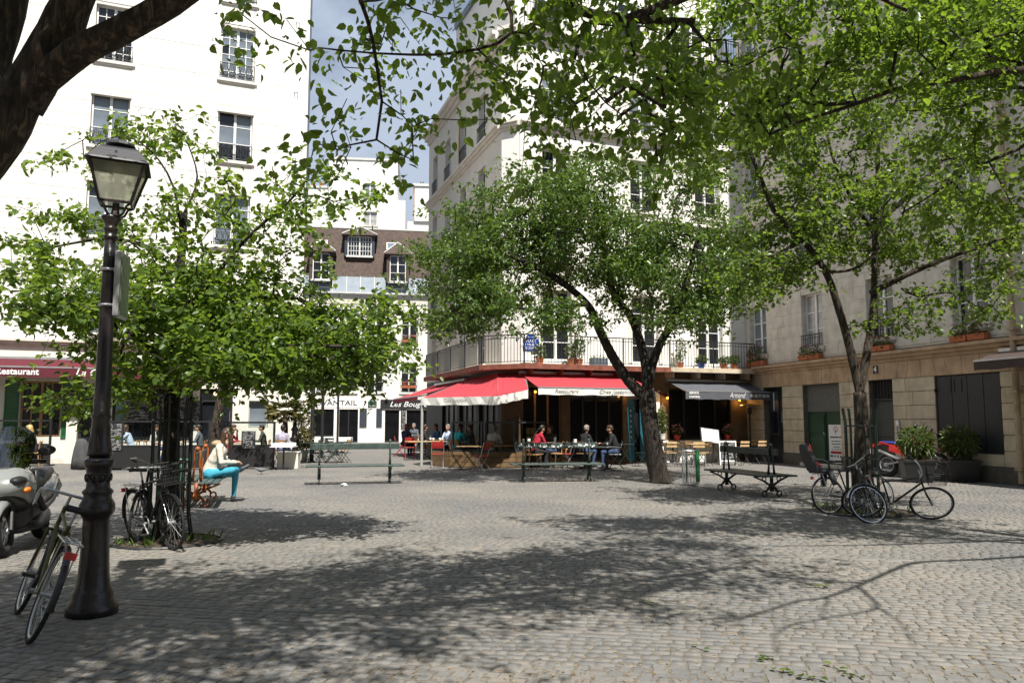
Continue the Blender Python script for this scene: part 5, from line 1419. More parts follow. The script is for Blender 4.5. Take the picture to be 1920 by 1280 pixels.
# ------------------------------------------------------------------ litter baskets with green bags
def make_basket(label, M, bag=True):
    t = thing('litter_basket', label, 'litter bin', M, 'wire litter baskets')
    b = MB()
    for k in range(16):
        a = math.tau * k / 16
        c, s_ = math.cos(a), math.sin(a)
        b.tube([(0.10 * c, 0.10 * s_, 0.03), (0.19 * c, 0.19 * s_, 0.06), (0.205 * c, 0.205 * s_, 0.4), (0.19 * c, 0.19 * s_, 0.82)], 0.0085, 4)
    b.build('wire_cage', 'alu', t)
    MB().ring(0.195, 0.013, 24, 6, Matrix.Translation((0, 0, 0.82)) @ Matrix.Rotation(R(90), 4, 'X')).ring(0.19, 0.008, 24, 5, Matrix.Translation((0, 0, 0.07)) @ Matrix.Rotation(R(90), 4, 'X')).build('rim', 'alu', t)
    MB().box(0.02, 0.12, -0.215, -0.20, 0.1, 0.84).build('front_plate', 'bag_green', t)
    MB().tube([(0, 0.21, 0), (0, 0.21, 0.9)], 0.02, 6).build('post', 'green_iron', t)
    if not bag: return t
    bg_ = MB(); prof = [(0.06, 0.10), (0.12, 0.11), (0.165, 0.25), (0.16, 0.5), (0.175, 0.75), (0.2, 0.84), (0.205, 0.79)]
    bg_.lathe(prof, 14)
    bg_.v = [(x * (1 + 0.06 * math.sin(9 * math.atan2(y, x) + z * 11)), y * (1 + 0.06 * math.sin(7 * math.atan2(y, x) + z * 9)), z) for x, y, z in bg_.v]
    bg_.build('bag', 'bag_green', t, smooth=True)
    return t
make_basket('wire litter basket with green plate beside the leaning tree', Matrix.Translation(G(1296, 910)) @ Matrix.Rotation(R(15), 4, 'Z'), False)
make_basket('litter basket with green bag behind the orange bench support', MT(-6.15, 14.75, 0, rz=-20))

# ------------------------------------------------------------------ iron corsets round two trees
def tree_guard(label, c, r, h, n=14):
    t = thing('tree_guard', label, 'tree guard', Matrix.Translation(c), 'iron tree guards')
    me = MB()
    me.tube([(r * 1.25, 0, 0), (r * 1.02, 0, 0.35), (r, 0, 0.9), (r * 1.0, 0, h - 0.25), (r * 1.14, 0, h)], 0.011, 5)
    me = me.mesh('bar')
    for k in range(n): link('bar', me, 'green_iron', t, Matrix.Rotation(math.tau * k / n, 4, 'Z'))
    for z, q in ((0.3, 1.04), (0.9, 1.0), (h - 0.3, 1.0)):
        MB().ring(r * q, 0.012, 24, 5, Matrix.Translation((0, 0, z)) @ Matrix.Rotation(R(90), 4, 'X')).build('hoop', 'green_iron', t)
    return t
tree_guard('green iron guard round the tree with the child-seat bicycle', G(1620, 960), 0.25, 1.75)
tree_guard('dark iron guard round the tree beside the street lamp', G(315, 1015), 0.24, 1.85)
for (u, v, r_, nm) in ((315, 1015, 0.62, 'round tree pit with weeds under the bicycles by the lamp'), (1620, 960, 0.75, 'round tree pit with weeds under the bicycles on the right side')):
    c = G(u, v)
    t = thing('tree_pit', nm, 'tree pit', Matrix.Translation(c))
    ringp = [(r_ * math.cos(math.tau * k / 28) * (1 + 0.04 * math.sin(k * 2.3)), r_ * math.sin(math.tau * k / 28) * (1 + 0.04 * math.sin(k * 1.7)), 0.012) for k in range(28)]
    MB().add([(0, 0, 0.05)] + ringp, [(0, k + 1, (k + 1) % 28 + 1) for k in range(28)]).build('earth', 'soil', t)
    MB().ring(r_ + 0.03, 0.02, 30, 5, Matrix.Translation((0, 0, 0.01)) @ Matrix.Rotation(R(90), 4, 'X')).build('kerb_ring', 'black_iron', t)
    m = 260
    a = nrg.uniform(0, math.tau, m); q = r_ * np.sqrt(nrg.random(m)) * 1.08
    base = np.stack([q * np.cos(a), q * np.sin(a), np.full(m, 0.03)], -1)
    keep = (np.sin(a * 3 + 1) + nrg.normal(0, 0.6, m)) > 0.2
    base = base[keep]; m = len(base)
    al = nrg.normal(size=(m, 3)) * 0.5; al[:, 2] = 1.0
    link('weeds', leaf_mesh('weeds', leaf_arrays(base, al, nrg.normal(size=(m, 3)), nrg.uniform(0.05, 0.13, m), 0.35), nrg.random(m)), 'grass_tuft', t)['kind'] = 'stuff'

# ------------------------------------------------------------------ bicycles
def make_bike(label, M, paint='bike_black', bars='flat', rim='alu', guard=True, basket=False, child=False, rack=True, tyre='rubber', mg=None, steer=0.0):
    t = thing('bicycle', label, 'bicycle', M, 'bicycles parked on the square')
    r = 0.335; wb = 1.04
    for nm, x in (('rear', 0.0), ('front', wb)):
        T = Matrix.Translation((x, 0, r))
        w = MB().ring(r - 0.018, 0.017, 34, 7).build('wheel', tyre, t, T)
        w.name = 'wheel'
        MB().ring(r - 0.040, 0.010, 34, 6).build('rim', rim, w)
        sp = MB()
        for k in range(22):
            a = math.tau * k / 22; yy = 0.025 if k % 2 else -0.025
            sp.tube([(0.02 * math.cos(a + 0.6), yy, 0.02 * math.sin(a + 0.6)), ((r - 0.045) * math.cos(a), 0, (r - 0.045) * math.sin(a))], 0.0016, 3, cap=False)
        sp.build('spokes', 'alu', w)
        MB().tube([(0, -0.05, 0), (0, 0.05, 0)], 0.018, 8).build('hub', 'alu', w)
        if guard:
            a0, a1 = (R(20), R(190)) if x == 0 else (R(10), R(150))
            if x > 0: a0, a1 = R(40), R(185)
            g_ = MB(); n = 16
            for k in range(n + 1):
                a = a0 + (a1 - a0) * k / n
                for yy, rr in ((-0.024, r + 0.008), (-0.012, r + 0.020), (0.012, r + 0.020), (0.024, r + 0.008)):
                    g_.v.append((rr * math.cos(a), yy, rr * math.sin(a)))
            for k in range(n):
                for q in range(3):
                    i = k * 4 + q; g_.f.append((i, i + 1, i + 5, i + 4))
            g_.build('mudguard', mg or ('chrome' if rim == 'chrome' else paint), t, T)
    AX = (Vector((0.845, 0, 0.90)) - Vector((0.885, 0, 0.72))).normalized()
    ST = Matrix.Translation((0.885, 0, 0.72)) @ Matrix.Rotation(R(steer), 4, AX) @ Matrix.Translation((-0.885, 0, -0.72))
    bb, st, hd0, hd1 = (0.43, 0, 0.28), (0.29, 0, 0.80), (0.845, 0, 0.90), (0.885, 0, 0.72)
    f = MB()
    f.tube([bb, st], 0.015, 7); f.tube([hd0, hd1], 0.018, 7); f.tube([bb, (hd1[0] - 0.005, 0, hd1[2] + 0.03)], 0.017, 7)
    f.tube([(0.305, 0, 0.745), (hd0[0] + 0.005, 0, 0.84)], 0.014, 7)
    for s in (-1, 1):
        f.tube([(0.42, s * 0.03, 0.28), (0, s * 0.06, r)], 0.009, 5); f.tube([(0.3, s * 0.02, 0.75), (0, s * 0.06, r)], 0.008, 5)
    f.build('frame', paint, t)
    fk = MB()
    for s in (-1, 1): fk.tube([(0.89, s * 0.05, 0.70), (0.95, s * 0.05, 0.52), (wb, s * 0.05, r)], [0.013, 0.012, 0.008], 6)
    fk.tube([(0.89, -0.05, 0.70), (0.89, 0.05, 0.70)], 0.014, 6); fk.build('fork', paint if rim != 'chrome' else 'bike_black', t)
    MB().tube([st, (0.265, 0, 0.90)], 0.0125, 6).build('seat_post', 'alu', t)
    sd = MB().add([(0.12, -0.085, 0.905), (0.12, 0.085, 0.905), (0.22, 0.065, 0.915), (0.40, 0.018, 0.91), (0.40, -0.018, 0.91), (0.22, -0.065, 0.915), (0.12, -0.10, 0.95), (0.12, 0.10, 0.95), (0.22, 0.07, 0.948), (0.41, 0.02, 0.935), (0.41, -0.02, 0.935), (0.22, -0.07, 0.948)],
                  [(5, 4, 3, 2), (0, 5, 2, 1), (6, 7, 8, 11), (11, 8, 9, 10), (0, 1, 7, 6), (1, 2, 8, 7), (2, 3, 9, 8), (3, 4, 10, 9), (4, 5, 11, 10), (5, 0, 6, 11)])
    sd.build('saddle', 'black_plastic', t, smooth=True)
    h = MB(); grips = []
    h.tube([hd0, (0.82, 0, 0.985)], 0.013, 6)
    if bars == 'flat':
        h.tube([(0.78, -0.29, 1.02), (0.85, -0.12, 1.0), (0.86, 0, 0.99), (0.85, 0.12, 1.0), (0.78, 0.29, 1.02)], 0.012, 6); grips = [((0.79, s * 0.25, 1.018), (0.74, s * 0.36, 1.015)) for s in (-1, 1)]
    elif bars == 'swept':
        h.tube([(0.58, -0.27, 0.99), (0.72, -0.28, 1.03), (0.86, -0.16, 1.05), (0.86, 0, 1.0), (0.86, 0.16, 1.05), (0.72, 0.28, 1.03), (0.58, 0.27, 0.99)], 0.012, 6); grips = [((0.68, s * 0.28, 1.02), (0.55, s * 0.265, 0.985)) for s in (-1, 1)]
    else:
        for s in (-1, 1): h.tube([(0.87, 0, 0.99), (0.87, s * 0.18, 0.99), (0.93, s * 0.21, 0.985), (1.0, s * 0.21, 0.95), (0.99, s * 0.21, 0.87), (0.92, s * 0.21, 0.85)], 0.013, 6)
        grips = [((0.97, s * 0.21, 0.855), (0.86, s * 0.21, 0.848)) for s in (-1, 1)]
    hb = h.build('handlebar', 'alu', t)
    for g0, g1 in grips: MB().tube([g0, g1], 0.018, 7).build('grip', 'black_plastic', hb)
    c = MB().ring(0.085, 0.007, 24, 5, Matrix.Translation((bb[0], -0.045, bb[2]))).tube([(bb[0], -0.07, bb[2]), (bb[0] + 0.11, -0.07, bb[2] - 0.12)], 0.01, 5).tube([(bb[0], 0.07, bb[2]), (bb[0] - 0.11, 0.07, bb[2] + 0.12)], 0.01, 5).tube([(bb[0], -0.07, bb[2]), (bb[0], 0.07, bb[2])], 0.02, 8)
    ck = c.build('crank', 'alu', t)
    for s, dx in ((-1, 0.11), (1, -0.11)):
        MB().box(bb[0] + dx - 0.045, bb[0] + dx + 0.045, s * 0.08 if s > 0 else -0.17, 0.17 if s > 0 else -0.08, bb[2] - dx * 1.09 - 0.012, bb[2] - dx * 1.09 + 0.012, bev=0.004).build('pedal', 'black_plastic', ck)
    MB().tube([(bb[0], -0.045, bb[2] + 0.085), (0.01, -0.045, r + 0.03)], 0.005, 4).tube([(bb[0], -0.045, bb[2] - 0.085), (0.01, -0.045, r - 0.03)], 0.005, 4).build('chain', 'rubber', t)
    if rack:
        k_ = MB()
        for yy in (-0.06, 0, 0.06): k_.tube([(0.26, yy * 0.5, 0.72), (0.18, yy, 0.725), (-0.22, yy, 0.72)], 0.006, 5)
        for xx in (-0.2, -0.05, 0.12): k_.tube([(xx, -0.06, 0.722), (xx, 0.06, 0.722)], 0.006, 5)
        for s in (-1, 1): k_.tube([(-0.1, s * 0.06, 0.72), (0, s * 0.07, r)], 0.006, 5)
        k_.build('luggage_rack', 'alu' if rim != 'chrome' else 'chrome', t)
        MB().box(-0.28, -0.26, -0.04, 0.04, 0.62, 0.67).build('reflector', 'tail_red', t)
    if basket:
        b = MB()
        for k in range(9):
            yy = -0.17 + 0.34 * k / 8
            b.tube([(0.95, yy * 0.8, 0.80), (0.93, yy, 1.04)], 0.004, 4); b.tube([(1.20, yy * 0.8, 0.80), (1.25, yy, 1.04)], 0.004, 4); b.tube([(0.95, yy * .8, 0.80), (1.20, yy * .8, 0.80)], 0.004, 4)
        for z, q in ((0.80, 0.8), (0.88, 0.87), (0.96, 0.94), (1.04, 1.0)):
            x1 = 1.20 + (z - 0.8) * 0.2; x0 = 0.95 - (z - .8) * .08
            b.tube([(x0, -0.17 * q, z), (x1, -0.17 * q, z), (x1, 0.17 * q, z), (x0, 0.17 * q, z), (x0, -0.17 * q, z)], 0.005 if z < 1.03 else 0.008, 4)
        b.build('basket', 'black_iron', t)
    if child:
        b = MB()
        loft(b, [[(-0.25, -0.14, 0.74), (0.12, -0.14, 0.74), (0.12, 0.14, 0.74), (-0.25, 0.14, 0.74)], [(-0.28, -0.16, 0.84), (0.13, -0.15, 0.80), (0.13, 0.15, 0.80), (-0.28, 0.16, 0.84)]])
        loft(b, [[(-0.28, -0.16, 0.80), (-0.20, -0.15, 0.80), (-0.20, 0.15, 0.80), (-0.28, 0.16, 0.80)], [(-0.37, -0.17, 1.06), (-0.28, -0.18, 1.06), (-0.28, 0.18, 1.06), (-0.37, 0.17, 1.06)], [(-0.43, -0.12, 1.26), (-0.36, -0.12, 1.28), (-0.36, 0.12, 1.28), (-0.43, 0.12, 1.26)], [(-0.45, -0.07, 1.36), (-0.40, -0.07, 1.37), (-0.40, 0.07, 1.37), (-0.45, 0.07, 1.36)]])
        for s in (-1, 1):
            b.tube([(-0.30, s * 0.17, 1.0), (-0.14, s * 0.2, 0.99), (0.0, s * 0.18, 0.93), (0.02, s * 0.16, 0.80)], 0.022, 6)
            loft(b, [[(0.0, s * 0.10 - 0.04, 0.75), (0.12, s * 0.10 - 0.04, 0.75), (0.12, s * 0.10 + 0.04, 0.75), (0.0, s * 0.10 + 0.04, 0.75)], [(0.04, s * 0.2 - 0.04, 0.45), (0.12, s * 0.2 - 0.04, 0.45), (0.12, s * 0.2 + 0.04, 0.45), (0.04, s * 0.2 + 0.04, 0.45)]])
        b.v = [(x_ * 0.88 - 0.01, y_ * 0.88, 0.74 + (z_ - 0.74) * 0.82) for x_, y_, z_ in b.v]
        b.build('child_seat', 'child_black', t)
        MB().tube([(-0.30, -0.08, 1.24), (-0.22, -0.07, 0.95), (-0.05, 0, 0.85)], 0.014, 5).tube([(-0.30, 0.08, 1.24), (-0.22, 0.07, 0.95), (-0.05, 0, 0.85)], 0.014, 5).build('harness', 'tail_red', t)
    if steer:
        for ch in t.children:
            k_ = ch.name.split('.')[0]
            if k_ in ('fork', 'handlebar', 'basket') or (k_ in ('wheel', 'mudguard') and ch.matrix_basis.translation.x > 0.5): ch.matrix_basis = ST @ ch.matrix_basis
    return t
def loft(b, secs):
    n = len(secs[0]); k = len(b.v)
    for s in secs: b.v += [tuple(p) for p in s]
    for i in range(len(secs) - 1):
        for q in range(n):
            a, c = k + i * n + q, k + i * n + (q + 1) % n
            b.f.append((a, c, c + n, a + n))
    b.f.append(tuple(k + q for q in range(n - 1, -1, -1))); b.f.append(tuple(k + (len(secs) - 1) * n + q for q in range(n)))
    return b
def bike_at(rear, front, lean):
    """lean in degrees to the rider's right"""
    d = Vector((front[0] - rear[0], front[1] - rear[1], 0)); a = math.atan2(d.y, d.x)
    return Matrix.Translation((rear[0], rear[1], 0)) @ Matrix.Rotation(a, 4, 'Z') @ Matrix.Rotation(R(lean), 4, 'X')
make_bike('old olive bicycle with drop bars leaning on the street lamp', bike_at((-3.39, 5.74), (-4.0, 6.6), 19), 'bike_olive', 'drop', 'alu', True, mg='bike_black')
make_bike('dark bicycle with upright bars parked on the lamp side of the tree', bike_at((-4.86, 11.24), (-4.73, 10.2), -4), 'bike_black', 'swept', 'black_iron', True)
make_bike('dark bicycle with front basket tangled behind the tree by the lamp', bike_at((-4.82, 10.42), (-4.05, 9.72), 6), 'bike_black', 'flat', 'black_iron', True, basket=True)
make_bike('bicycle carrying a dark child seat against the right tree guard', bike_at((5.25, 13.35), (6.26, 13.6), -9) @ Matrix.Scale(0.93, 4), 'bike_black', 'flat', 'alu', False, child=True)
make_bike('bicycle with shining mudguards and big silver wheel facing the viewer', bike_at((5.98, 13.1), (5.52, 12.17), 20) @ Matrix.Scale(0.93, 4), 'bike_black', 'flat', 'chrome', True, steer=-52)
make_bike('bicycle with wire basket slumped outward beside the right tree', bike_at((5.62, 13.0), (6.45, 12.72), 33) @ Matrix.Scale(0.95, 4), 'bike_black', 'flat', 'alu', False, basket=True, rack=False)

# ------------------------------------------------------------------ white scooter at the left edge
def sec(x, w, z0, z1, n=10, tilt=0.0, sq=2.4):
    """rounded cross-section in the y,z plane at x"""
    pts = []
    for k in range(n):
        a = math.tau * k / n
        c, s_ = math.cos(a), math.sin(a)
        y = w * math.copysign(abs(c) ** (2 / sq), c); z = (z0 + z1) / 2 + (z1 - z0) / 2 * math.copysign(abs(s_) ** (2 / sq), s_)
        pts.append((x + tilt * (z - z0), y, z))
    return pts
sc_M = bike_at((-6.22, 10.72), (-5.78, 9.25), 6) @ Matrix.Translation((0.02, 0, 0))
sc = thing('motor_scooter', 'big white touring scooter with dark windscreen parked at the left edge', 'scooter', sc_M)
def fat_wheel(x, r, wd, parent, rim='alu'):
    T = Matrix.Translation((x, 0, r))
    w = MB().ring(r - wd * 0.5, wd * 0.5, 30, 10).build('wheel', 'rubber', parent, T, True)
    MB().ring(r - wd * 0.95, wd * 0.16, 26, 6).build('rim', rim, w)
    s_ = MB()
    for k in range(5):
        a = math.tau * k / 5; s_.tube([(0.03 * math.cos(a), 0, 0.03 * math.sin(a)), ((r - wd) * math.cos(a), 0, (r - wd) * math.sin(a))], 0.018, 5)
    s_.tube([(0, -0.07, 0), (0, 0.07, 0)], 0.035, 8); s_.build('spoke', rim, w)
    return w
fat_wheel(1.53, 0.29, 0.12, sc); fat_wheel(0.0, 0.27, 0.14, sc)
fd = MB(); loft(fd, [sec(1.25, 0.05, 0.50, 0.58), sec(1.36, 0.085, 0.52, 0.63), sec(1.53, 0.095, 0.545, 0.655), sec(1.70, 0.085, 0.50, 0.60), sec(1.82, 0.05, 0.40, 0.47)])
fd.build('front_fender', 'scooter_white', sc, smooth=True)
ft = MB()
for s in (-1, 1): ft.tube([(1.53, s * 0.09, 0.29), (1.38, s * 0.08, 0.62)], 0.028, 8)
ft.build('fork', 'black_plastic', sc)
fa = MB(); loft(fa, [sec(1.08, 0.24, 0.42, 1.0, 16), sec(1.22, 0.30, 0.50, 1.02, 16), sec(1.38, 0.29, 0.60, 1.0, 16), sec(1.52, 0.23, 0.66, 0.92, 16), sec(1.62, 0.13, 0.70, 0.84, 16)])
fa.build('front_fairing', 'scooter_white', sc, smooth=True)
ls = MB(); loft(ls, [sec(0.98, 0.20, 0.22, 0.95, 12), sec(1.10, 0.245, 0.24, 0.9, 12), sec(1.2, 0.2, 0.30, 0.6, 12)]); ls.build('leg_shield', 'black_plastic', sc, smooth=True)
for s in (-1, 1):
    MB().ball((1.44, s * 0.165, 0.835), (0.17, 0.10, 0.062), 14, 8).build('headlight', 'black_plastic', sc, smooth=True)
    MB().ball((1.525, s * 0.165, 0.84), (0.085, 0.055, 0.035), 10, 7).build('headlight_lens', 'pane_dark', sc, smooth=True)
    MB().ball((1.40, s * 0.245, 0.72), (0.09, 0.04, 0.04), 10, 7).build('indicator', 'amber', sc, smooth=True)
    m_ = MB().tube([(1.08, s * 0.2, 1.06), (1.10, s * 0.33, 1.13)], 0.012, 6).build('mirror', 'black_plastic', sc)
    MB().ball((1.10, s * 0.40, 1.15), (0.035, 0.10, 0.06), 12, 8).build('mirror_shell', 'black_plastic', m_, smooth=True)
ws = MB()
rows_ = [(1.42, 0.24, 1.0), (1.33, 0.28, 1.13), (1.20, 0.28, 1.29), (1.10, 0.24, 1.41), (1.05, 0.15, 1.48)]
for x_, w_, z_ in rows_:
    for k in range(9):
        a = -1 + 2 * k / 8
        ws.v.append((x_ - 0.13 * a * a, w_ * a, z_ - 0.03 * a * a))
for i in range(4):
    for k in range(8): ws.f.append((i * 9 + k, i * 9 + k + 1, i * 9 + 10 + k, i * 9 + 9 + k))
ws.build('windscreen', 'smoked_screen', sc, smooth=True)
hb = MB().tube([(1.0, -0.36, 1.02), (1.06, -0.2, 1.04), (1.08, 0, 1.0), (1.06, 0.2, 1.04), (1.0, 0.36, 1.02)], 0.022, 7).ball((1.1, 0, 1.02), (0.12, 0.2, 0.07), 12, 8); hb.build('handlebar', 'black_plastic', sc, smooth=True)
st_ = MB(); loft(st_, [sec(0.72, 0.10, 0.62, 0.76, 12), sec(0.55, 0.16, 0.64, 0.80, 12), sec(0.25, 0.17, 0.68, 0.82, 12), sec(0.15, 0.15, 0.70, 0.92, 12), sec(-0.25, 0.15, 0.78, 0.94, 12), sec(-0.38, 0.08, 0.82, 0.92, 12)]); st_.build('seat', 'black_plastic', sc, smooth=True)
tl = MB(); loft(tl, [sec(0.75, 0.12, 0.28, 0.60, 12), sec(0.5, 0.20, 0.32, 0.66, 12), sec(0.1, 0.23, 0.42, 0.76, 12), sec(-0.3, 0.20, 0.60, 0.83, 12), sec(-0.55, 0.10, 0.74, 0.86, 12)]); tl.build('tail_body', 'scooter_white', sc, smooth=True)
MB().ball((-0.48, 0.0, 0.78), (0.08, 0.15, 0.05), 12, 8).build('tail_light', 'tail_red', sc, smooth=True)
gr_ = MB(); loft(gr_, [sec(1.18, 0.22, 0.44, 0.62, 12), sec(1.34, 0.20, 0.54, 0.68, 12), sec(1.50, 0.14, 0.62, 0.71, 12), sec(1.58, 0.06, 0.66, 0.71, 12)]); gr_.build('nose_grille', 'black_plastic', sc, smooth=True)
for s in (-1, 1):
    tr_ = MB(); tr_.tube([(1.06, s * 0.255, 0.92), (0.98, s * 0.25, 0.62), (0.72, s * 0.23, 0.44), (0.3, s * 0.235, 0.50), (-0.2, s * 0.22, 0.66), (-0.5, s * 0.12, 0.76)], [0.03, 0.035, 0.04, 0.03, 0.025, 0.015], 8); tr_.build('side_trim', 'black_plastic', sc, smooth=True)
    MB().tube([(1.06, s * 0.16, 1.03), (1.12, s * 0.22, 0.98), (1.14, s * 0.20, 0.90)], 0.006, 5).build('brake_cable', 'rubber', sc)
MB().box(-0.62, -0.60, -0.1, 0.1, 0.48, 0.62).build('number_plate', 'paper', sc)
MB().box(-0.60, -0.5, -0.03, 0.03, 0.55, 0.8).build('plate_bracket', 'black_plastic', sc)
fl_ = MB(); loft(fl_, [sec(1.1, 0.2, 0.2, 0.32, 10), sec(0.7, 0.22, 0.18, 0.32, 10), sec(0.3, 0.2, 0.16, 0.42, 10), sec(-0.1, 0.12, 0.2, 0.4, 10)]); fl_.build('footboard', 'black_plastic', sc, smooth=True)

# ------------------------------------------------------------------ red and blue trail motorcycle by the door
mo = thing('motorcycle', 'red and blue trail motorcycle parked behind the potted bamboo', 'motorcycle', bike_at((10.28, 22.1), (11.0, 21.0), -7))
for x_, r_ in ((0.0, 0.33), (1.38, 0.35)):
    T = Matrix.Translation((x_, 0, r_)); wd = 0.12 if x_ == 0 else 0.09
    w = MB().ring(r_ - wd * .5, wd * .5, 32, 8).build('wheel', 'rubber', mo, T)
    kn = MB()
    for k in range(34):
        a = math.tau * k / 34
        kn.box(-0.02, 0.02, -wd * .45, wd * .45, r_ - 0.012, r_ + 0.008, Matrix.Rotation(a, 4, 'Y'))
    kn.build('tread', 'rubber', w); MB().ring(r_ - wd - 0.005, 0.016, 30, 6).build('rim', 'alu', w)
    s_ = MB()
    for k in range(24):
        a = math.tau * k / 24; yy = 0.04 if k % 2 else -0.04
        s_.tube([(0.05 * math.cos(a + .5), yy, 0.05 * math.sin(a + .5)), ((r_ - wd) * math.cos(a), 0, (r_ - wd) * math.sin(a))], 0.003, 3, cap=False)
    s_.tube([(0, -.06, 0), (0, .06, 0)], 0.055, 10); s_.build('spokes', 'alu', w)
sw = MB()
for s in (-1, 1): sw.tube([(0, s * 0.09, 0.33), (0.55, s * 0.09, 0.45)], 0.022, 6)
sw.build('swingarm', 'alu', mo)
fr2 = MB()
for s in (-1, 1):
    fr2.tube([(0.50, s * 0.10, 0.42), (0.45, s * 0.11, 0.80), (-0.18, s * 0.10, 0.93)], 0.016, 6); fr2.tube([(0.5, s * 0.1, 0.35), (1.0, s * 0.1, 0.38), (1.10, s * 0.04, 0.95)], 0.018, 6)
fr2.build('frame', 'moto_red', mo)
en = MB(); loft(en, [sec(0.55, 0.12, 0.30, 0.55, 10), sec(0.72, 0.17, 0.28, 0.66, 10), sec(0.92, 0.12, 0.32, 0.72, 10)]); en.build('engine', 'black_iron', mo)
tk = MB(); loft(tk, [sec(0.55, 0.08, 0.82, 0.94, 12), sec(0.70, 0.16, 0.80, 1.03, 12), sec(0.92, 0.19, 0.80, 1.07, 12), sec(1.10, 0.12, 0.88, 1.04, 12)]); tk.build('fuel_tank', 'moto_red', mo, smooth=True)
st_ = MB(); loft(st_, [sec(0.70, 0.08, 0.90, 1.02, 10), sec(0.45, 0.11, 0.86, 0.96, 10), sec(0.05, 0.11, 0.88, 0.97, 10), sec(-0.18, 0.08, 0.92, 0.98, 10)]); st_.build('seat', 'moto_blue', mo, smooth=True)
pn = MB()
for s in (-1, 1): loft(pn, [[(0.58, s * 0.12, 0.58), (0.58, s * 0.14, 0.84), (0.56, s * 0.15, 0.84), (0.56, s * 0.13, 0.58)], [(0.15, s * 0.13, 0.70), (0.15, s * 0.13, 0.88), (0.13, s * 0.15, 0.88), (0.13, s * 0.15, 0.70)]])
pn.build('side_panel', 'moto_red', mo)
rf2 = MB(); loft(rf2, [sec(0.05, 0.09, 0.84, 0.88, 8), sec(-0.2, 0.08, 0.86, 0.90, 8), sec(-0.42, 0.06, 0.86, 0.89, 8)]); rf2.build('rear_fender', 'moto_red', mo, smooth=True)
MB().box(-0.45, -0.37, -0.06, 0.06, 0.80, 0.87, bev=0.01).build('tail_light', 'tail_red', mo)
MB().box(-0.47, -0.46, -0.09, 0.09, 0.60, 0.76).build('number_plate', 'paper', mo)
fk2 = MB()
for s in (-1, 1): fk2.tube([(1.38, s * 0.09, 0.35), (1.08, s * 0.09, 1.05)], 0.024, 7)
fk2.build('fork', 'alu', mo)
ff = MB(); loft(ff, [sec(1.12, 0.05, 0.78, 0.82, 8), sec(1.35, 0.07, 0.79, 0.83, 8), sec(1.68, 0.05, 0.72, 0.75, 8)]); ff.build('front_fender', 'moto_red', mo, smooth=True)
MB().ball((1.2, 0, 0.98), (0.08, 0.09, 0.1), 10, 8).build('headlight', 'moto_red', mo, smooth=True)
hb2 = MB().tube([(0.92, -0.40, 1.16), (1.02, -0.2, 1.15), (1.06, 0, 1.08), (1.02, 0.2, 1.15), (0.92, 0.40, 1.16)], 0.014, 6); hb2.build('handlebar', 'black_iron', mo)
for s in (-1, 1):
    q = MB().tube([(0.98, s * 0.3, 1.17), (1.0, s * 0.36, 1.30)], 0.008, 5).build('mirror', 'black_iron', mo)
    MB().ball((1.0, s * 0.40, 1.34), (0.02, 0.075, 0.055), 10, 7).build('mirror_glass', 'alu', q, smooth=True)
ex = MB().tube([(0.75, -0.16, 0.4), (0.4, -0.17, 0.5), (-0.15, -0.17, 0.70)], [0.025, 0.04, 0.045], 8); ex.build('exhaust', 'chrome', mo, smooth=True)

# ------------------------------------------------------------------ black planters with bamboo
def leaf_clump(parent, name, m, c, r, n, size, wide=0.5, up=0.3, droop=0.2, seed=0, flat=1.0):
    g = np.random.default_rng(seed)
    d = g.normal(size=(n, 3)); d /= np.linalg.norm(d, axis=1, keepdims=True)
    base = np.array(c) + d * np.array(r) * (g.random(n) ** 0.4)[:, None]
    al = d * 0.8 + g.normal(size=(n, 3)) * 0.5; al[:, 2] += up - droop
    nm = g.normal(size=(n, 3)) * 0.6; nm[:, 2] += flat
    o = link(name, leaf_mesh(name, leaf_arrays(base, al, nm, size * g.uniform(0.6, 1.3, n), wide), np.clip(g.random(n), 0, 1)), m, parent)
    o['kind'] = 'stuff'
    return o
def make_planter(label, M, seed):
    t = thing('planter', label, 'planter', M, 'black planters with bamboo')
    b = MB(); loft(b, [[(s * 0.29, q * 0.29, 0) for s, q in ((-1, -1), (1, -1), (1, 1), (-1, 1))], [(s * 0.36, q * 0.36, 0.50) for s, q in ((-1, -1), (1, -1), (1, 1), (-1, 1))], [(s * 0.385, q * 0.385, 0.50) for s, q in ((-1, -1), (1, -1), (1, 1), (-1, 1))], [(s * 0.385, q * 0.385, 0.55) for s, q in ((-1, -1), (1, -1), (1, 1), (-1, 1))]])
    b.build('pot', 'planter_black', t)
    MB().box(-0.33, 0.33, -0.33, 0.33, 0.551, 0.56).build('earth', 'soil', t)
    g = random.Random(seed); cn = MB()
    for k in range(16):
        a = g.uniform(0, math.tau); q = g.uniform(0.05, 0.24)
        cn.tube([(q * math.cos(a), q * math.sin(a), 0.55), (1.5 * q * math.cos(a), 1.5 * q * math.sin(a), 0.9), (2.1 * q * math.cos(a), 2.1 * q * math.sin(a), 1.15 + g.random() * 0.2)], 0.007, 4)
    cn.build('canes', 'leaf_palm', t)
    leaf_clump(t, 'foliage', 'leaf_shrub', (0, 0, 0.98), (0.38, 0.38, 0.36), 750, 0.19, 0.2, 0.1, 0.35, seed)
    return t
make_planter('black planter of bamboo hiding the motorcycle\'s front', MT(G(1715, 905).x + 0.22, G(1715, 905).y + .3, 0, rz=-15), 4)
make_planter('black planter of bamboo before the dark wooden shutter', MT(11.36, 20.35, 0, rz=-15), 8)
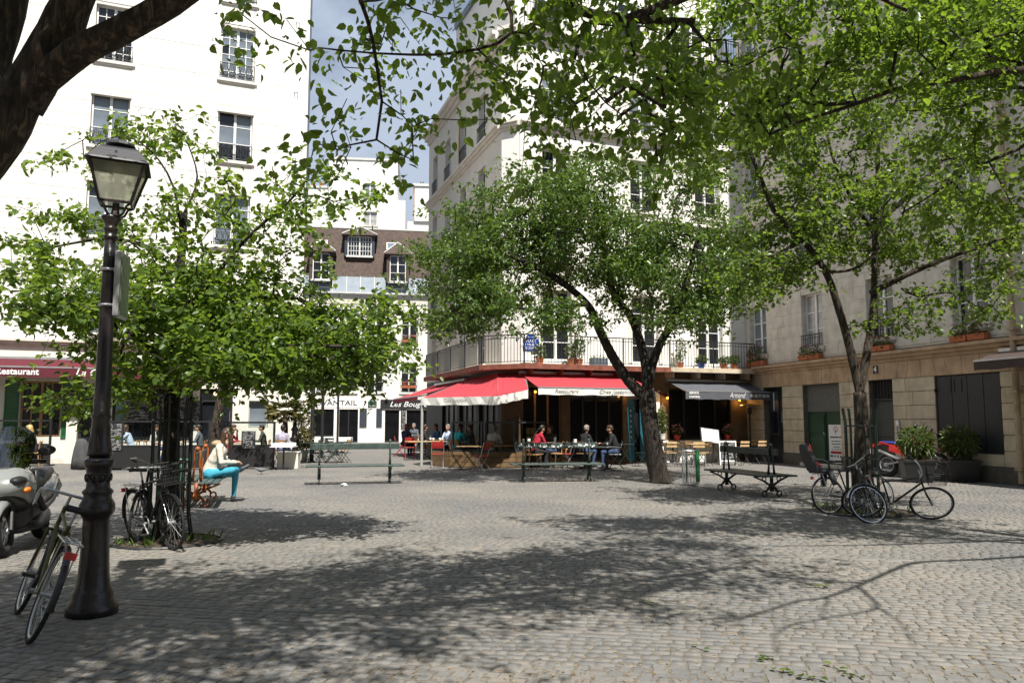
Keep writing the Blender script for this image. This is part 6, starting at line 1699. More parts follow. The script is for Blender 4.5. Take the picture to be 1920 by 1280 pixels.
# ------------------------------------------------------------------ awnings
def patch(b, c00, c10, c11, c01, nx=10, ny=6, sag=0.0, T=0.008):
    """canvas stretched between four corners, sagging a little; a thin solid sheet"""
    c00, c10, c11, c01 = map(Vector, (c00, c10, c11, c01)); k0 = len(b.v)
    nrm = (c10 - c00).cross(c01 - c00).normalized() * T
    for side in (0, 1):
        for j in range(ny + 1):
            for i in range(nx + 1):
                u_, v_ = i / nx, j / ny
                p = (c00 * (1 - u_) + c10 * u_) * (1 - v_) + (c01 * (1 - u_) + c11 * u_) * v_
                p = p + Vector((0, 0, 0.009 * math.sin(u_ * 23 + 3 * v_) * math.sin(math.pi * v_) + 0.006 * math.sin(u_ * 51 + 7 * v_) * v_ * (1 - v_) * 4)) + Vector((0, 0, -sag * math.sin(math.pi * v_) * (0.7 + 0.3 * math.sin(u_ * 9.4)))) + nrm * side
                b.v.append(tuple(p))
    m = (nx + 1) * (ny + 1)
    for j in range(ny):
        for i in range(nx):
            a = k0 + j * (nx + 1) + i
            b.f.append((a, a + 1, a + nx + 2, a + nx + 1)); b.f.append((m + a, m + a + nx + 1, m + a + nx + 2, m + a + 1))
    return b
def valance(b, pts, drop, wave=0.012, n=8, T=0.006):
    """cloth band hanging below a line of points"""
    P_ = []
    for i in range(len(pts) - 1):
        p, q = Vector(pts[i]), Vector(pts[i + 1])
        for k in range(n): P_.append(p + (q - p) * k / n)
    P_.append(Vector(pts[-1])); k0 = len(b.v); m = len(P_)
    for i, p in enumerate(P_):
        t = (P_[min(i + 1, m - 1)] - P_[max(i - 1, 0)]).normalized(); w = Vector((t.y, -t.x, 0))
        b.v += [tuple(p), tuple(p + Vector((0, 0, -drop)) + w * wave * math.sin(i * 1.9) + Vector((0, 0, 0.012 * math.sin(i * 1.3))))]
    for i in range(m - 1): b.f.append((k0 + 2 * i, k0 + 2 * i + 2, k0 + 2 * i + 3, k0 + 2 * i + 1))
    return b
def make_awning(name, label, F, x0, x1, zw, zf, out, drop, m, vm, dx=0.0, sag=0.02):
    t = thing(name, label, 'awning', F)
    patch(MB(), (x0, -0.12, zw), (x1, -0.12, zw), (x1 + dx, -out, zf), (x0 - dx, -out, zf), 40, 8, sag).build('canvas', m, t, smooth=False)
    v = MB(); valance(v, [(x0 - dx, -out - 0.02, zf), (x1 + dx, -out - 0.02, zf)], drop, 0.008, 24); vo = v.build('valance', vm, t)
    MB().box(x0 - dx, x1 + dx, -out - 0.03, -out + 0.03, zf - 0.03, zf + 0.015).build('front_bar', 'alu', t)
    MB().box(x0, x1, -0.16, -0.002, zw - 0.06, zw + 0.07).build('cassette', 'alu', t)
    for x_ in (x0 + 0.25, x1 - 0.25):
        MB().tube([(x_, -0.1, zw - 0.1), (x_ + 0.1, -out * 0.55, (zw + zf) / 2 - 0.16), (x_, -out + 0.03, zf - 0.03)], 0.025, 6).build('arm', 'alu', t)
    return t, vo
t, v = make_awning('awning', 'burgundy restaurant awning on the white house', FL, -7.5, 4.3, 3.72, 3.38, 1.15, 0.36, 'burgundy_canvas', 'burgundy_canvas', sag=-0.05)
lettering('Café  Restaurant', 0.30, 'lettering_white', v, Matrix.Translation((-1.95, -1.185, 3.2)), bold=0.008, width=2.0)
lettering('La C', 0.36, 'lettering_white', v, Matrix.Translation((0.5, -1.185, 3.2)), shear=0.3, bold=0.004)
lettering('s', 0.36, 'lettering_white', v, Matrix.Translation((2.45, -1.185, 3.2)), shear=0.3, bold=0.004)
t, v = make_awning('awning', 'charcoal awning with white script over the small restaurant', FC, -3.72, -0.02, 2.98, 2.58, 1.35, 0.30, 'grey_canvas', 'grey_canvas', 0.02)
lettering('Armand', 0.28, 'lettering_white', v, Matrix.Translation((-1.55, -1.385, 2.43)), shear=0.5, bold=-0.004, width=0.72)
lettering('01 42 77 50 95', 0.15, 'lettering_white', v, Matrix.Translation((-0.52, -1.385, 2.42)), bold=0.003, width=0.85)
lettering('SERVICE', 0.11, 'lettering_white', v, Matrix.Translation((-3.4, -1.385, 2.5)), bold=0.003, width=0.4); lettering('CONTINU', 0.11, 'lettering_white', v, Matrix.Translation((-3.38, -1.385, 2.36)), bold=0.003, width=0.44)
t, v = make_awning('awning', 'long red awning with white valance over the cafe front', FC, -9.55, -5.35, 3.14, 2.60, 1.75, 0.24, 'red_canvas', 'white_canvas', 0.05)
lettering('Restaurant', 0.17, 'lettering_faint', v, Matrix.Translation((-8.6, -1.785, 2.48)), shear=0.25, width=0.85)
lettering('Chez Joséphine', 0.17, 'lettering_faint', v, Matrix.Translation((-6.75, -1.785, 2.48)), shear=0.25, width=1.3)
MB().add([(-5.30, -0.1, 3.1), (-5.30, -1.77, 2.6), (-4.55, -1.5, 2.36), (-4.6, -1.45, 2.33)], [(0, 1, 2), (0, 2, 3)]).build('side_flap', 'red_canvas', t)
# big canvas wrapped round the corner
t = thing('awning', 'broad red corner awning with rumpled white valance', 'awning')
T1 = FC @ Vector((-9.35, -0.12, 3.14)); T0 = FK @ Vector((-3.6, -0.12, 3.16)); TM = FK @ Vector((-0.1, -0.1, 3.16))
B0, B1, B2 = P(789, 746, 27.2), P(934, 743, 24.6), P(990, 731, 25.2)
cv = MB(); patch(cv, T0, TM, B1, B0, 36, 8, 0.05); patch(cv, TM, T1, B2, B1, 14, 8, 0.05); cv.build('canvas', 'red_canvas', t)
v = MB(); valance(v, [B0 + Vector((0, 0, .01)), B1 + Vector((0, 0, .01)), B2 + Vector((0, 0, .01))], 0.26, 0.03, 14)
vo = v.build('valance', 'white_canvas', t)
aa = math.atan2(B1.y - B0.y, B1.x - B0.x); mid = B0.lerp(B1, 0.5)
lettering('Chez Joséphine', 0.2, 'lettering_faint', vo, Matrix.Translation(mid + Vector((0.12 * math.sin(aa) , -0.06, -0.11))) @ Matrix.Rotation(aa, 4, 'Z'), shear=0.25, width=1.1)
for q in (B0, B1, B2): MB().tube([q + Vector((0, 0.1, -0.02)), (T0 if q is B0 else (TM if q is B1 else T1)) - Vector((0, 0, 0.05))], 0.022, 6).build('arm', 'alu', t)
ap = G(785, 851); MB().tube([(B0.x + 0.05, B0.y, 0), (B0.x + 0.05, B0.y, B0.z)], 0.045, 8).build('post', 'grey_paint', t)
# flank awning
t, v = make_awning('awning', 'red side awning above the flank tables', FK, -9.3, -4.2, 3.12, 2.48, 2.0, 0.16, 'red_canvas', 'red_canvas', 0.0, 0.03)
t, v = make_awning('awning', 'brown awning at the right edge of the stone house', FR, 3.28, 7.6, 3.22, 2.98, 0.9, 0.24, 'brown_canvas', 'brown_canvas', 0.0, 0.0)

# ------------------------------------------------------------------ terrace furniture
PROTO = {}
def chair_parts(fr, seat, kind):
    """meshes of a chair facing +x: frame, seat pieces, back pieces"""
    key = (fr, seat, kind)
    if key in PROTO: return PROTO[key]
    out = []
    if kind == 'fold':
        legs = []
        for s in (-1, 1):
            legs.append(('leg', MB().tube([(0.20, s * 0.19, 0), (-0.12, s * 0.19, 0.50), (-0.20, s * 0.19, 0.84)], 0.011, 5).mesh('leg'), fr))
            legs.append(('leg', MB().tube([(-0.22, s * 0.165, 0), (0.18, s * 0.165, 0.45)], 0.011, 5).mesh('leg'), fr))
        out += legs
        for k in range(5):
            x_ = -0.14 + k * 0.075
            out.append(('seat_slat', MB().box(x_, x_ + 0.055, -0.19, 0.19, 0.445, 0.46).mesh('seat_slat'), seat))
        for z in (0.64, 0.76): out.append(('back_slat', MB().box(-0.205 + (0.84 - z) * 0.2, -0.185 + (0.84 - z) * 0.2, -0.19, 0.19, z, z + 0.07).mesh('back_slat'), seat))
        out.append(('crossbar', MB().tube([(0.12, -0.19, 0.12), (0.12, 0.19, 0.12)], 0.008, 5).tube([(-0.15, -0.165, 0.09), (-0.15, 0.165, 0.09)], 0.008, 5).mesh('crossbar'), fr))
    elif kind == 'metal':
        for s in (-1, 1):
            out.append(('leg', MB().tube([(0.22, s * 0.2, 0), (-0.10, s * 0.2, 0.48), (-0.20, s * 0.19, 0.86)], 0.012, 5).mesh('leg'), fr))
            out.append(('leg', MB().tube([(-0.24, s * 0.18, 0), (0.18, s * 0.18, 0.45)], 0.012, 5).mesh('leg'), fr))
        out.append(('seat', MB().box(-0.17, 0.21, -0.2, 0.2, 0.44, 0.465, bev=0.008).mesh('seat'), seat))
        b = MB(); loft(b, [[(-0.155, -0.19, 0.64), (-0.14, -0.19, 0.64), (-0.14, 0.19, 0.64), (-0.155, 0.19, 0.64)], [(-0.19, -0.2, 0.74), (-0.175, -0.2, 0.74), (-0.175, 0.2, 0.74), (-0.19, 0.2, 0.74)], [(-0.215, -0.17, 0.86), (-0.2, -0.17, 0.86), (-0.2, 0.17, 0.86), (-0.215, 0.17, 0.86)]])
        out.append(('backrest', b.mesh('backrest'), seat))
        out.append(('crossbar', MB().tube([(0.13, -0.2, 0.13), (0.13, 0.2, 0.13)], 0.009, 5).mesh('crossbar'), fr))
    else:
        for sx, sy in ((1, 1), (1, -1)): out.append(('leg', MB().tube([(0.19, sy * 0.18, 0), (0.18, sy * 0.17, 0.44)], 0.017, 6).mesh('leg'), fr))
        for sy in (-1, 1): out.append(('leg', MB().tube([(-0.24, sy * 0.18, 0), (-0.18, sy * 0.17, 0.45), (-0.24, sy * 0.17, 0.85)], 0.017, 6).mesh('leg'), fr))
        out.append(('seat', MB().box(-0.2, 0.21, -0.2, 0.2, 0.435, 0.465, bev=0.01).mesh('seat'), seat))
        for z in (0.58, 0.76): out.append(('back_rail', MB().box(-0.225 + (0.85 - z) * -0.1, -0.2 + (0.85 - z) * -0.1 + 0.02, -0.17, 0.17, z, z + 0.06).mesh('back_rail'), seat))
        out.append(('stretcher', MB().tube([(0.18, -0.17, 0.2), (0.18, 0.17, 0.2)], 0.01, 5).tube([(-0.21, -0.17, 0.22), (-0.21, 0.17, 0.22)], 0.01, 5).mesh('stretcher'), fr))
    PROTO[key] = out
    return out
NCH = {'n': 0}
def chair(label, x, y, rz, fr='black_iron', seat='wood', kind='fold', group='cafe chairs', z=0.0, ry=0.0):
    t = thing('folding_chair' if kind != 'wood' else 'wooden_chair', label, 'chair', MT(x, y, z, rz, ry=ry), group)
    for nm, me, m in chair_parts(fr, seat, kind): link(nm, me, m, t)
    return t
def cafe_table(label, x, y, rz, top='wood', base='black_iron', kind='square', w=0.62, group='cafe tables', h=0.73, deep=None):
    t = thing('cafe_table', label, 'table', MT(x, y, 0, rz), group)
    d_ = (deep or w) / 2
    if kind == 'round': MB().lathe([(w / 2 - 0.01, h - 0.025), (w / 2, h - 0.02), (w / 2, h), (w / 2 - 0.005, h + 0.003)], 20).build('table_top', top, t)
    else: MB().box(-w / 2, w / 2, -d_, d_, h - 0.028, h, bev=0.006).build('table_top', top, t)
    if kind == 'x':
        for s in (-1, 1):
            MB().tube([(-w * 0.42, s * d_ * 0.8, 0), (w * 0.36, s * d_ * 0.8, h - 0.03)], 0.012, 5).build('leg', base, t)
            MB().tube([(w * 0.42, s * d_ * 0.72, 0), (-w * 0.36, s * d_ * 0.72, h - 0.03)], 0.012, 5).build('leg', base, t)
    else:
        MB().tube([(0, 0, 0.03), (0, 0, h - 0.03)], 0.028, 8).build('column', base, t)
        for k in range(4): MB().tube([(0, 0, 0.06), (0.26 * math.cos(math.tau * k / 4 + .78), 0.26 * math.sin(math.tau * k / 4 + .78), 0.012)], [0.022, 0.014], 5).build('foot', base, t)
    return t
def glassware(label, x, y, z, kind='glass', group='things on the cafe tables'):
    t = thing({'glass': 'drinking_glass', 'bottle': 'bottle', 'cup': 'coffee_cup', 'carafe': 'carafe', 'candle': 'candle_jar'}[kind], label, {'glass': 'glass', 'bottle': 'bottle', 'cup': 'cup', 'carafe': 'carafe', 'candle': 'candle'}[kind], MT(x, y, z), group)
    if kind == 'glass': MB().lathe([(0.028, 0), (0.03, 0.01), (0.038, 0.12)], 10).build('bowl', 'clear_glass', t); MB().lathe([(0.026, 0.012), (0.033, 0.07)], 10).build('drink', 'amber', t)
    elif kind == 'bottle': MB().lathe([(0.036, 0), (0.038, 0.18), (0.014, 0.24), (0.014, 0.30)], 12).build('body', 'bottle_glass', t); MB().lathe([(0.0385, 0.06), (0.0385, 0.14)], 12).build('paper_band', 'paper', t)
    elif kind == 'cup': MB().lathe([(0.025, 0.012), (0.04, 0.07)], 10).build('bowl', 'cup_white', t); MB().lathe([(0.06, 0), (0.065, 0.012)], 12).build('saucer', 'cup_white', t)
    elif kind == 'carafe': MB().lathe([(0.05, 0), (0.055, 0.08), (0.022, 0.17), (0.035, 0.24)], 12).build('body', 'clear_glass', t); MB().lathe([(0.048, 0.005), (0.052, 0.08), (0.03, 0.13)], 12).build('water', 'cup_white', t)
    else: MB().lathe([(0.05, 0), (0.055, 0.2), (0.05, 0.21)], 12).build('wax', 'cup_white', t)
    return t
# --- middle terrace
q = G(820, 877); chair('red metal chair seen from behind, before the wooden planters', q.x, q.y, 98, 'alu', 'red_metal', 'metal')
q = G(903, 883); chair('red metal chair turned to the round table, nearest the planter corner', q.x, q.y, 150, 'alu', 'red_metal', 'metal')
q = G(854, 881); chair('dark folding chair facing the round table beside wooden planters', q.x, q.y, 12, 'black_iron', 'wood', 'metal')
q = G(878, 880); cafe_table('round wooden bistro table in front of the wooden planters', q.x, q.y, 10, 'wood_light', 'black_iron', 'x', 0.72)
TB1 = G(797, 862); cafe_table('long wooden table of the teal and blue guests left of the screen', TB1.x, TB1.y, 20, 'wood_light', 'black_iron', 'square', 1.5, deep=0.7)
q = G(748, 856); chair('red chair holding the guest in navy at the street corner', q.x, q.y, 10, 'red_metal', 'red_metal', 'metal')
q = G(768, 860); chair('red chair drawn up beside the guest in khaki trousers', q.x, q.y, 100, 'red_metal', 'red_metal', 'metal')
TB2 = G(772, 852); cafe_table('wooden table under the red side awning', TB2.x, TB2.y + .8, 15, 'wood', 'black_iron', 'square', 0.7)
for k, (u, v, kind, lab) in enumerate(((812, 834, 'carafe', 'water carafe on the long table by the blue guest'), (818, 834, 'glass', 'glass beside the carafe on the long table'), (824, 834, 'carafe', 'second carafe on the long table nearer the glass screen'), (806, 835, 'bottle', 'dark bottle on the long table before the man in black'))):
    q = P(u, 838, TB1.y - 0.1); glassware(lab, q.x, TB1.y - 0.05 + 0.05 * k, 0.73, kind)
q = G(1000, 880); chair('orange wooden chair behind the bench\'s graffiti, street side', q.x, q.y + 0.1, 20, 'wood', 'wood', 'wood')
q = G(1048, 877); chair('orange wooden chair behind the bench at its middle', q.x, q.y + 0.2, 200, 'wood', 'wood', 'wood')
q = G(1068, 878); chair('red metal chair beside the grey-haired man', q.x, q.y + .3, 190, 'alu', 'red_metal', 'metal')
TB3 = G(1065, 879); cafe_table('dark table with white candle between the two men', TB3.x + 0.55, TB3.y + 0.1, 8, 'black_iron', 'black_iron', 'square', 0.7)
TB4 = G(1132, 881); cafe_table('steel-topped table beside the leaning trunk', TB4.x + 0.1, TB4.y - 0.2, 8, 'alu', 'black_iron', 'square', 0.7)
TB5 = G(1010, 878); cafe_table('dark terrace table behind the menu holder', TB5.x, TB5.y + 0.6, 8, 'black_iron', 'black_iron', 'square', 0.7)
glassware('tall white candle on the table by the grey-haired man', P(1079, 830, TB3.y).x, TB3.y + 0.1, 0.73, 'candle'); glassware('tall white candle on the table behind the menu holder', TB5.x - 0.3, TB5.y + 0.5, 0.73, 'candle')
glassware('amber drink before the man by the trunk', TB4.x - 0.05, TB4.y - 0.15, 0.73, 'glass'); glassware('bottle before the man by the trunk', TB4.x + 0.1, TB4.y - 0.05, 0.73, 'bottle')
q = G(1203, 874); chair('green folding chair just behind the leaning trunk', q.x, q.y, 185, 'green_iron', 'green_iron', 'fold')
q = G(1188, 872); cafe_table('small green folding table beside the green chair by the trunk', q.x - 0.3, q.y + 0.2, 5, 'green_iron', 'green_iron', 'x', 0.6)
# --- small restaurant's terrace under the charcoal awning
for k, (u, v, lab) in enumerate(((1262, 858, 'wooden-topped table nearest the white pier'), (1303, 862, 'wooden-topped table behind the wire litter basket'), (1348, 857, 'wooden-topped table behind the chalk sandwich board'), (1398, 855, 'wooden-topped table nearest the corner door'))):
    q = G(u, v + 9); cafe_table(lab, q.x, q.y, 20, 'wood_light', 'black_iron', 'square', 0.68)
for k, (u, v, rz, lab) in enumerate(((1247, 861, 20, 'slatted chair at the pier end of the small terrace'), (1283, 862, 200, 'slatted chair facing the pier end table'), (1290, 866, 15, 'slatted chair just behind the litter basket'), (1322, 864, 195, 'slatted chair left of the lit menu stand'), (1334, 853, 25, 'slatted chair under the middle of the charcoal awning'), (1392, 863, 110, 'slatted chair with its back to the square, nearer the sandwich board'), (1425, 861, 110, 'slatted chair with its back to the square, nearer the corner door'))):
    q = G(u, v + 9); chair(lab, q.x, q.y, rz, 'black_iron', 'wood_light', 'fold')
# --- terrace on the left
for k, (u, v, rz, lab) in enumerate(((572, 868, 10, 'green folding chair beside the potted palm'), (600, 867, 185, 'green folding chair in the middle of the sunlit group'), (622, 868, 5, 'green folding chair left of the empty street'), (645, 867, 170, 'green folding chair standing outermost toward the empty street'), (612, 860, 250, 'green folding chair at the back of the sunlit group'))):
    q = G(u, v); chair(lab, q.x, q.y, rz, 'green_iron', 'wood_light' if k in (1, 3) else 'green_iron', 'fold')
q = G(587, 867); cafe_table('green folding table nearest the palm', q.x, q.y - .1, 5, 'green_iron', 'green_iron', 'x', 0.75)
q = G(628, 866); cafe_table('green folding table nearest the empty street', q.x, q.y - .1, 5, 'green_iron', 'green_iron', 'x', 0.75)
for k, (u, v) in enumerate(((588, 850), (615, 848), (640, 849))):
    q = G(u, v); t = cafe_table(('white-clothed table at the palm end of the far row', 'white-clothed table in the middle of the far row', 'white-clothed table at the street end of the far row')[k], q.x, q.y, 5, 'cup_white', 'black_iron', 'square', 0.9)
    MB().box(-0.47, 0.47, -0.47, 0.47, 0.55, 0.736, bev=0.01).build('tablecloth', 'cup_white', t)
q = G(531, 880); cafe_table('bistro table with white cloth box in front of the palm', q.x, q.y, 4, 'cup_white', 'black_iron', 'square', 0.72)
t = thing('storage_box', 'beige box standing behind the white bistro table', 'box', MT(q.x, q.y + 0.6, 0, 4)); MB().box(-0.33, 0.33, -0.2, 0.2, 0.0, 0.5, bev=0.01).build('body', 'cream_plaster', t); MB().box(-0.35, 0.35, -0.22, 0.22, 0.501, 0.54, bev=0.01).build('lid', 'white_paint', t)
t = thing('cutlery_tray', 'white tray of folded napkins on the bistro table', 'tray', MT(q.x, q.y, 0.735, 4)); MB().box(-0.34, 0.34, -0.2, 0.2, 0, 0.02).box(-0.34, 0.34, -0.2, -0.18, 0.021, 0.1).box(-0.34, 0.34, 0.18, 0.2, 0.021, 0.1).build('tray', 'cup_white', t)
for k in range(4): MB().box(-0.3 + k * 0.16, -0.2 + k * 0.16, -0.12, 0.12, 0.021, 0.09 + 0.02 * (k % 2), None, 0.015).build('napkin', 'paper', t)
for k, (u, v) in enumerate(((103, 866), (118, 862))):
    q = G(u, v); chair(('green folding chair leaning by the shuttered window, nearer the scooter', 'green folding chair leaning by the shuttered window, nearer the door pier')[k], q.x, q.y, 200 + 10 * k, 'green_iron', 'green_iron', 'fold')
q = G(70, 874); cafe_table('small table of the blonde guest behind the scooter', q.x - .6, q.y, 10, 'wood', 'black_iron', 'square', 0.65)
for k, (u, lab) in enumerate(((222, 'table of the guest in pale blue behind the glass screen'), (325, 'table between the white shirts behind the tree trunk'), (455, 'table of the guest in red behind the chalk menu'))):
    q = G(u, 868); cafe_table(lab, q.x, q.y, 15, 'wood', 'black_iron', 'square', 0.7)
for k, (u, rz, lab) in enumerate(((60, 200, 'wicker-coloured chair under the blonde guest'), (245, 190, 'chair under the guest in pale blue'), (283, 10, 'chair under the guest in white by the screen post'), (372, 190, 'chair under the dark-haired man in grey'), (425, 5, 'red chair under the guest in red'), (492, 190, 'chair under the guest in sunglasses'))):
    q = G(u, 874 if k == 0 else 869); chair(lab, q.x, q.y, rz, 'red_metal' if k == 4 else 'wood', 'red_metal' if k == 4 else 'wood', 'wood')

# ------------------------------------------------------------------ glass windbreaks
def windbreak(label, p, q, h0, h1, board=None, fr='black_plastic', group='glass windbreaks of the terraces', base='charcoal_shop', planters=False):
    d = Vector((q[0] - p[0], q[1] - p[1], 0)); L = d.length
    t = thing('windbreak', label, 'screen', Matrix.Translation((p[0], p[1], 0)) @ Matrix.Rotation(math.atan2(d.y, d.x), 4, 'Z'), group)
    for x_ in (0.03, L - 0.03): MB().box(x_ - 0.03, x_ + 0.03, -0.03, 0.03, 0.0, h1).build('post', fr, t)
    MB().box(0.061, L - 0.061, -0.03, 0.03, h1 - 0.06, h1).build('top_rail', fr, t); MB().box(0.061, L - 0.061, -0.03, 0.03, h0, h0 + 0.05).build('middle_rail', fr, t)
    if not planters: MB().box(0.062, L - 0.062, -0.022, 0.022, 0.06, h0 - 0.002).build('lower_panel', base, t); MB().box(-0.05, 0.1, -0.2, 0.2, 0.0, 0.05).build('foot', fr, t); MB().box(L - 0.1, L + 0.05, -0.2, 0.2, 0.0, 0.05).build('foot', fr, t)
    MB().box(0.062, L - 0.062, -0.005, 0.005, h0 + 0.052, h1 - 0.062).build('pane', 'clear_glass', t)
    for (a, c, z0, z1) in (board or []): MB().box(a, c, -0.05, -0.031, z0, z1).build('chalk_menu', 'chalkboard', t)
    return t
a, b = G(203, 881), G(298, 881); windbreak('windbreak with chalk menu at the lamp end of the left terrace', a, b, 0.72, 1.53, [(-0.15, 0.42, 0.62, 1.45)])
a, b = G(304, 881), G(392, 880); windbreak('windbreak behind the tree trunk on the left terrace', a, b, 0.72, 1.53)
a, b = G(427, 879), G(514, 879); windbreak('windbreak with chalk menu beside the bistro table and palm', a, b, 0.72, 1.50, [(0.42, 0.86, 0.66, 1.2)])
a, b = G(-60, 873), G(93, 873); windbreak('windbreak behind the parked scooter', a, b, 0.7, 1.56)
t = thing('menu_post', 'slim green advertising post right behind the street lamp', 'post', Matrix.Translation(G(208, 882) + Vector((0, 0.4, 0))))
MB().tube([(0, 0, 0), (0, 0, 2.75)], 0.13, 14).build('shaft', 'green_iron', t); MB().lathe([(0.15, 2.751), (0.16, 2.8), (0.05, 2.9)], 14).build('cap', 'green_iron', t)
t = thing('coat', 'grey coat slung over a chair behind the street lamp', 'coat', Matrix.Translation(G(150, 880)))
b = MB(); b.lathe([(0.30, 0.02), (0.27, 0.3), (0.22, 0.62), (0.17, 0.85), (0.10, 0.95), (0.03, 0.97)], 18)
b.v = [(x_ * (1 + 0.16 * math.sin(5 * math.atan2(y_, x_) + 2 * z_)), 0.55 * y_ * (1 + 0.16 * math.sin(4 * math.atan2(y_, x_))), z_) for x_, y_, z_ in b.v]
mat('cloth_charcoal', (0.06, 0.062, 0.065), 0.9, var=0.2); b.build('cloth', 'cloth_charcoal', t, smooth=True)
# planter boxes and screens of the middle terrace
def planter_box(label, p, q, h, depth=0.45):
    d = Vector((q[0] - p[0], q[1] - p[1], 0)); L = d.length
    t = thing('planter_box', label, 'planter', Matrix.Translation((p[0], p[1], 0)) @ Matrix.Rotation(math.atan2(d.y, d.x), 4, 'Z'), 'wooden planter boxes of the middle terrace')
    n = 3; hh = h / n
    for k in range(n): MB().box(0.0, L, 0.0, 0.03, 0.02 + k * hh, 0.02 + (k + 1) * hh - 0.012, bev=0.004).build('plank', 'planter_wood', t)
    for k in range(n): MB().box(-0.03, -0.002, 0.0, depth, 0.02 + k * hh, 0.02 + (k + 1) * hh - 0.012, bev=0.004).build('plank', 'planter_wood', t); MB().box(L + 0.002, L + 0.03, 0.0, depth, 0.02 + k * hh, 0.02 + (k + 1) * hh - 0.012, bev=0.004).build('plank', 'planter_wood', t)
    MB().box(0.002, L - 0.002, 0.031, depth, 0.0, h - 0.04).build('earth', 'soil', t)
    return t
pb = [p_ + Vector((0, 0.35, 0)) for p_ in (G(806, 874), G(843, 877), G(905, 879), G(968, 878), G(1036, 873))]
for k in range(4): planter_box(('wooden planter box behind the red metal chair', 'wooden planter box behind the round bistro table', 'wooden planter box below the guest in white', 'wooden planter box behind the graffiti bench')[k], pb[k] + Vector((.03, .05, 0)), pb[k + 1] + Vector((-.03, .05, 0)), 0.5)
for k, (i, j, lab) in enumerate(((1, 2, 'blue-grey framed screen before the teal guest'), (2, 3, 'dark framed screen before the guest in white'), (3, 4, 'dark framed screen with two menu sheets'))):
    t = windbreak(lab, pb[i] + Vector((.03, .22, 0)), pb[j] + Vector((-.03, .22, 0)), 0.52, 1.5, fr='dark_frame', planters=True)
    if k == 2:
        for x_, z_ in ((0.62, 0.92), (0.86, 0.92), (0.62, 1.18), (0.86, 1.18)): MB().box(x_ - 0.1, x_ + 0.1, 0.008, 0.014, z_ - 0.11, z_ + 0.11).build('menu_sheet', 'wood_light', t)
# menu stands and boards
q = G(1338, 868); t = thing('menu_stand', 'menu stand with tilted bright white panel under the charcoal awning', 'menu stand', MT(q.x, q.y, 0, 12))
MB().tube([(0, 0, 0), (0, 0, 0.78)], 0.02, 6).build('column', 'black_iron', t); MB().box(-0.22, 0.22, -0.16, 0.16, 0, 0.03).build('foot', 'black_iron', t)
SMx = Matrix.Translation((-0.12, -0.02, 0.98)) @ Matrix.Rotation(R(-28), 4, 'X') @ Matrix.Rotation(R(9), 4, 'Y')
MB().box(-0.36, 0.36, -0.02, 0.02, -0.3, 0.3, bev=0.008).build('frame', 'black_plastic', t, SMx); MB().box(-0.32, 0.32, -0.026, -0.021, -0.26, 0.26).build('sheet', 'paper', t, SMx)
q = G(1365, 871); t = thing('sandwich_board', 'chalk sandwich board with white frame beside the lit menu stand', 'sandwich board', MT(q.x, q.y, 0, -8))
for s in (-1, 1):
    Mx = Matrix.Translation((0, s * 0.2, 0)) @ Matrix.Rotation(R(s * 13), 4, 'X')
    o = MB().box(-0.29, -0.25, -0.015, 0.015, 0, 0.84).box(0.25, 0.29, -0.015, 0.015, 0, 0.84).box(-0.249, 0.249, -0.015, 0.015, 0.8, 0.84).box(-0.249, 0.249, -0.015, 0.015, 0.12, 0.16).build('frame', 'paper', t, Mx)
    MB().box(-0.248, 0.248, -0.008, 0.008, 0.162, 0.798).build('slate', 'chalk_large', o)
t = thing('patio_heater', 'dark parasol-topped patio heater at the end of the charcoal awning', 'heater', Matrix.Translation(FC @ Vector((-0.35, -0.55, 0))))
MB().lathe([(0.2, 0), (0.2, 0.5), (0.18, 0.55), (0.03, 0.57), (0.028, 1.75), (0.08, 1.78), (0.08, 2.0), (0.03, 2.05)], 14).build('body', 'black_iron', t); MB().lathe([(0.42, 2.06), (0.40, 2.09), (0.05, 2.17)], 18).build('reflector', 'alu', t)
nb = FR @ Matrix.Translation((-3.28, 0.0, 0))
t = thing('notice_panel', 'white notice panel with red bar and tree emblem leaning on the green door', 'notice', nb)
MB().box(-0.36, 0.36, 0.06, 0.09, 0.16, 1.4, bev=0.004).build('panel', 'paper', t)
mat('print_red', (0.42, 0.02, 0.04), 0.7, var=0.05)
em = MB()
for k in range(16):
    a = R(-40 + 260 * k / 15); rr = 0.11 if k % 2 else 0.075
    em.box(rr * math.cos(a) - 0.012, rr * math.cos(a) + 0.012, 0.054, 0.059, 1.24 + rr * math.sin(a) - 0.012, 1.24 + rr * math.sin(a) + 0.012)
em.build('emblem', 'print_red', t); MB().box(-0.015, 0.015, 0.054, 0.059, 1.1, 1.24).build('emblem_trunk', 'lettering_dark', t)
for k, (z_, hw, sz) in enumerate(((1.0, 0.28, 0.05), (0.87, 0.22, 0.032), (0.78, 0.22, 0.032), (0.69, 0.16, 0.032), (0.61, 0.23, 0.026))):
    ln_ = MB(); x_ = -hw
    while x_ < hw:
        w_ = rnd.uniform(0.012, 0.03); ln_.box(x_, min(x_ + w_, hw), 0.055, 0.059, z_ - sz / 2, z_ + sz * rnd.uniform(0.2, 0.5)); x_ += w_ + rnd.choice((0.006, 0.006, 0.02))
    ln_.build('print_line', 'lettering_dark', t)['kind'] = 'stuff'
MB().box(-0.28, 0.28, 0.054, 0.059, 0.47, 0.55).build('red_bar', 'print_red', t)
for k, x_ in enumerate((-0.24, -0.08, 0.06, 0.2)): MB().box(x_ - (0.07 if k == 0 else 0.03), x_ + (0.07 if k == 0 else 0.03), 0.054, 0.059, 0.36, 0.42).build('badge', 'plaque_blue' if k == 0 else 'lettering_dark', t)
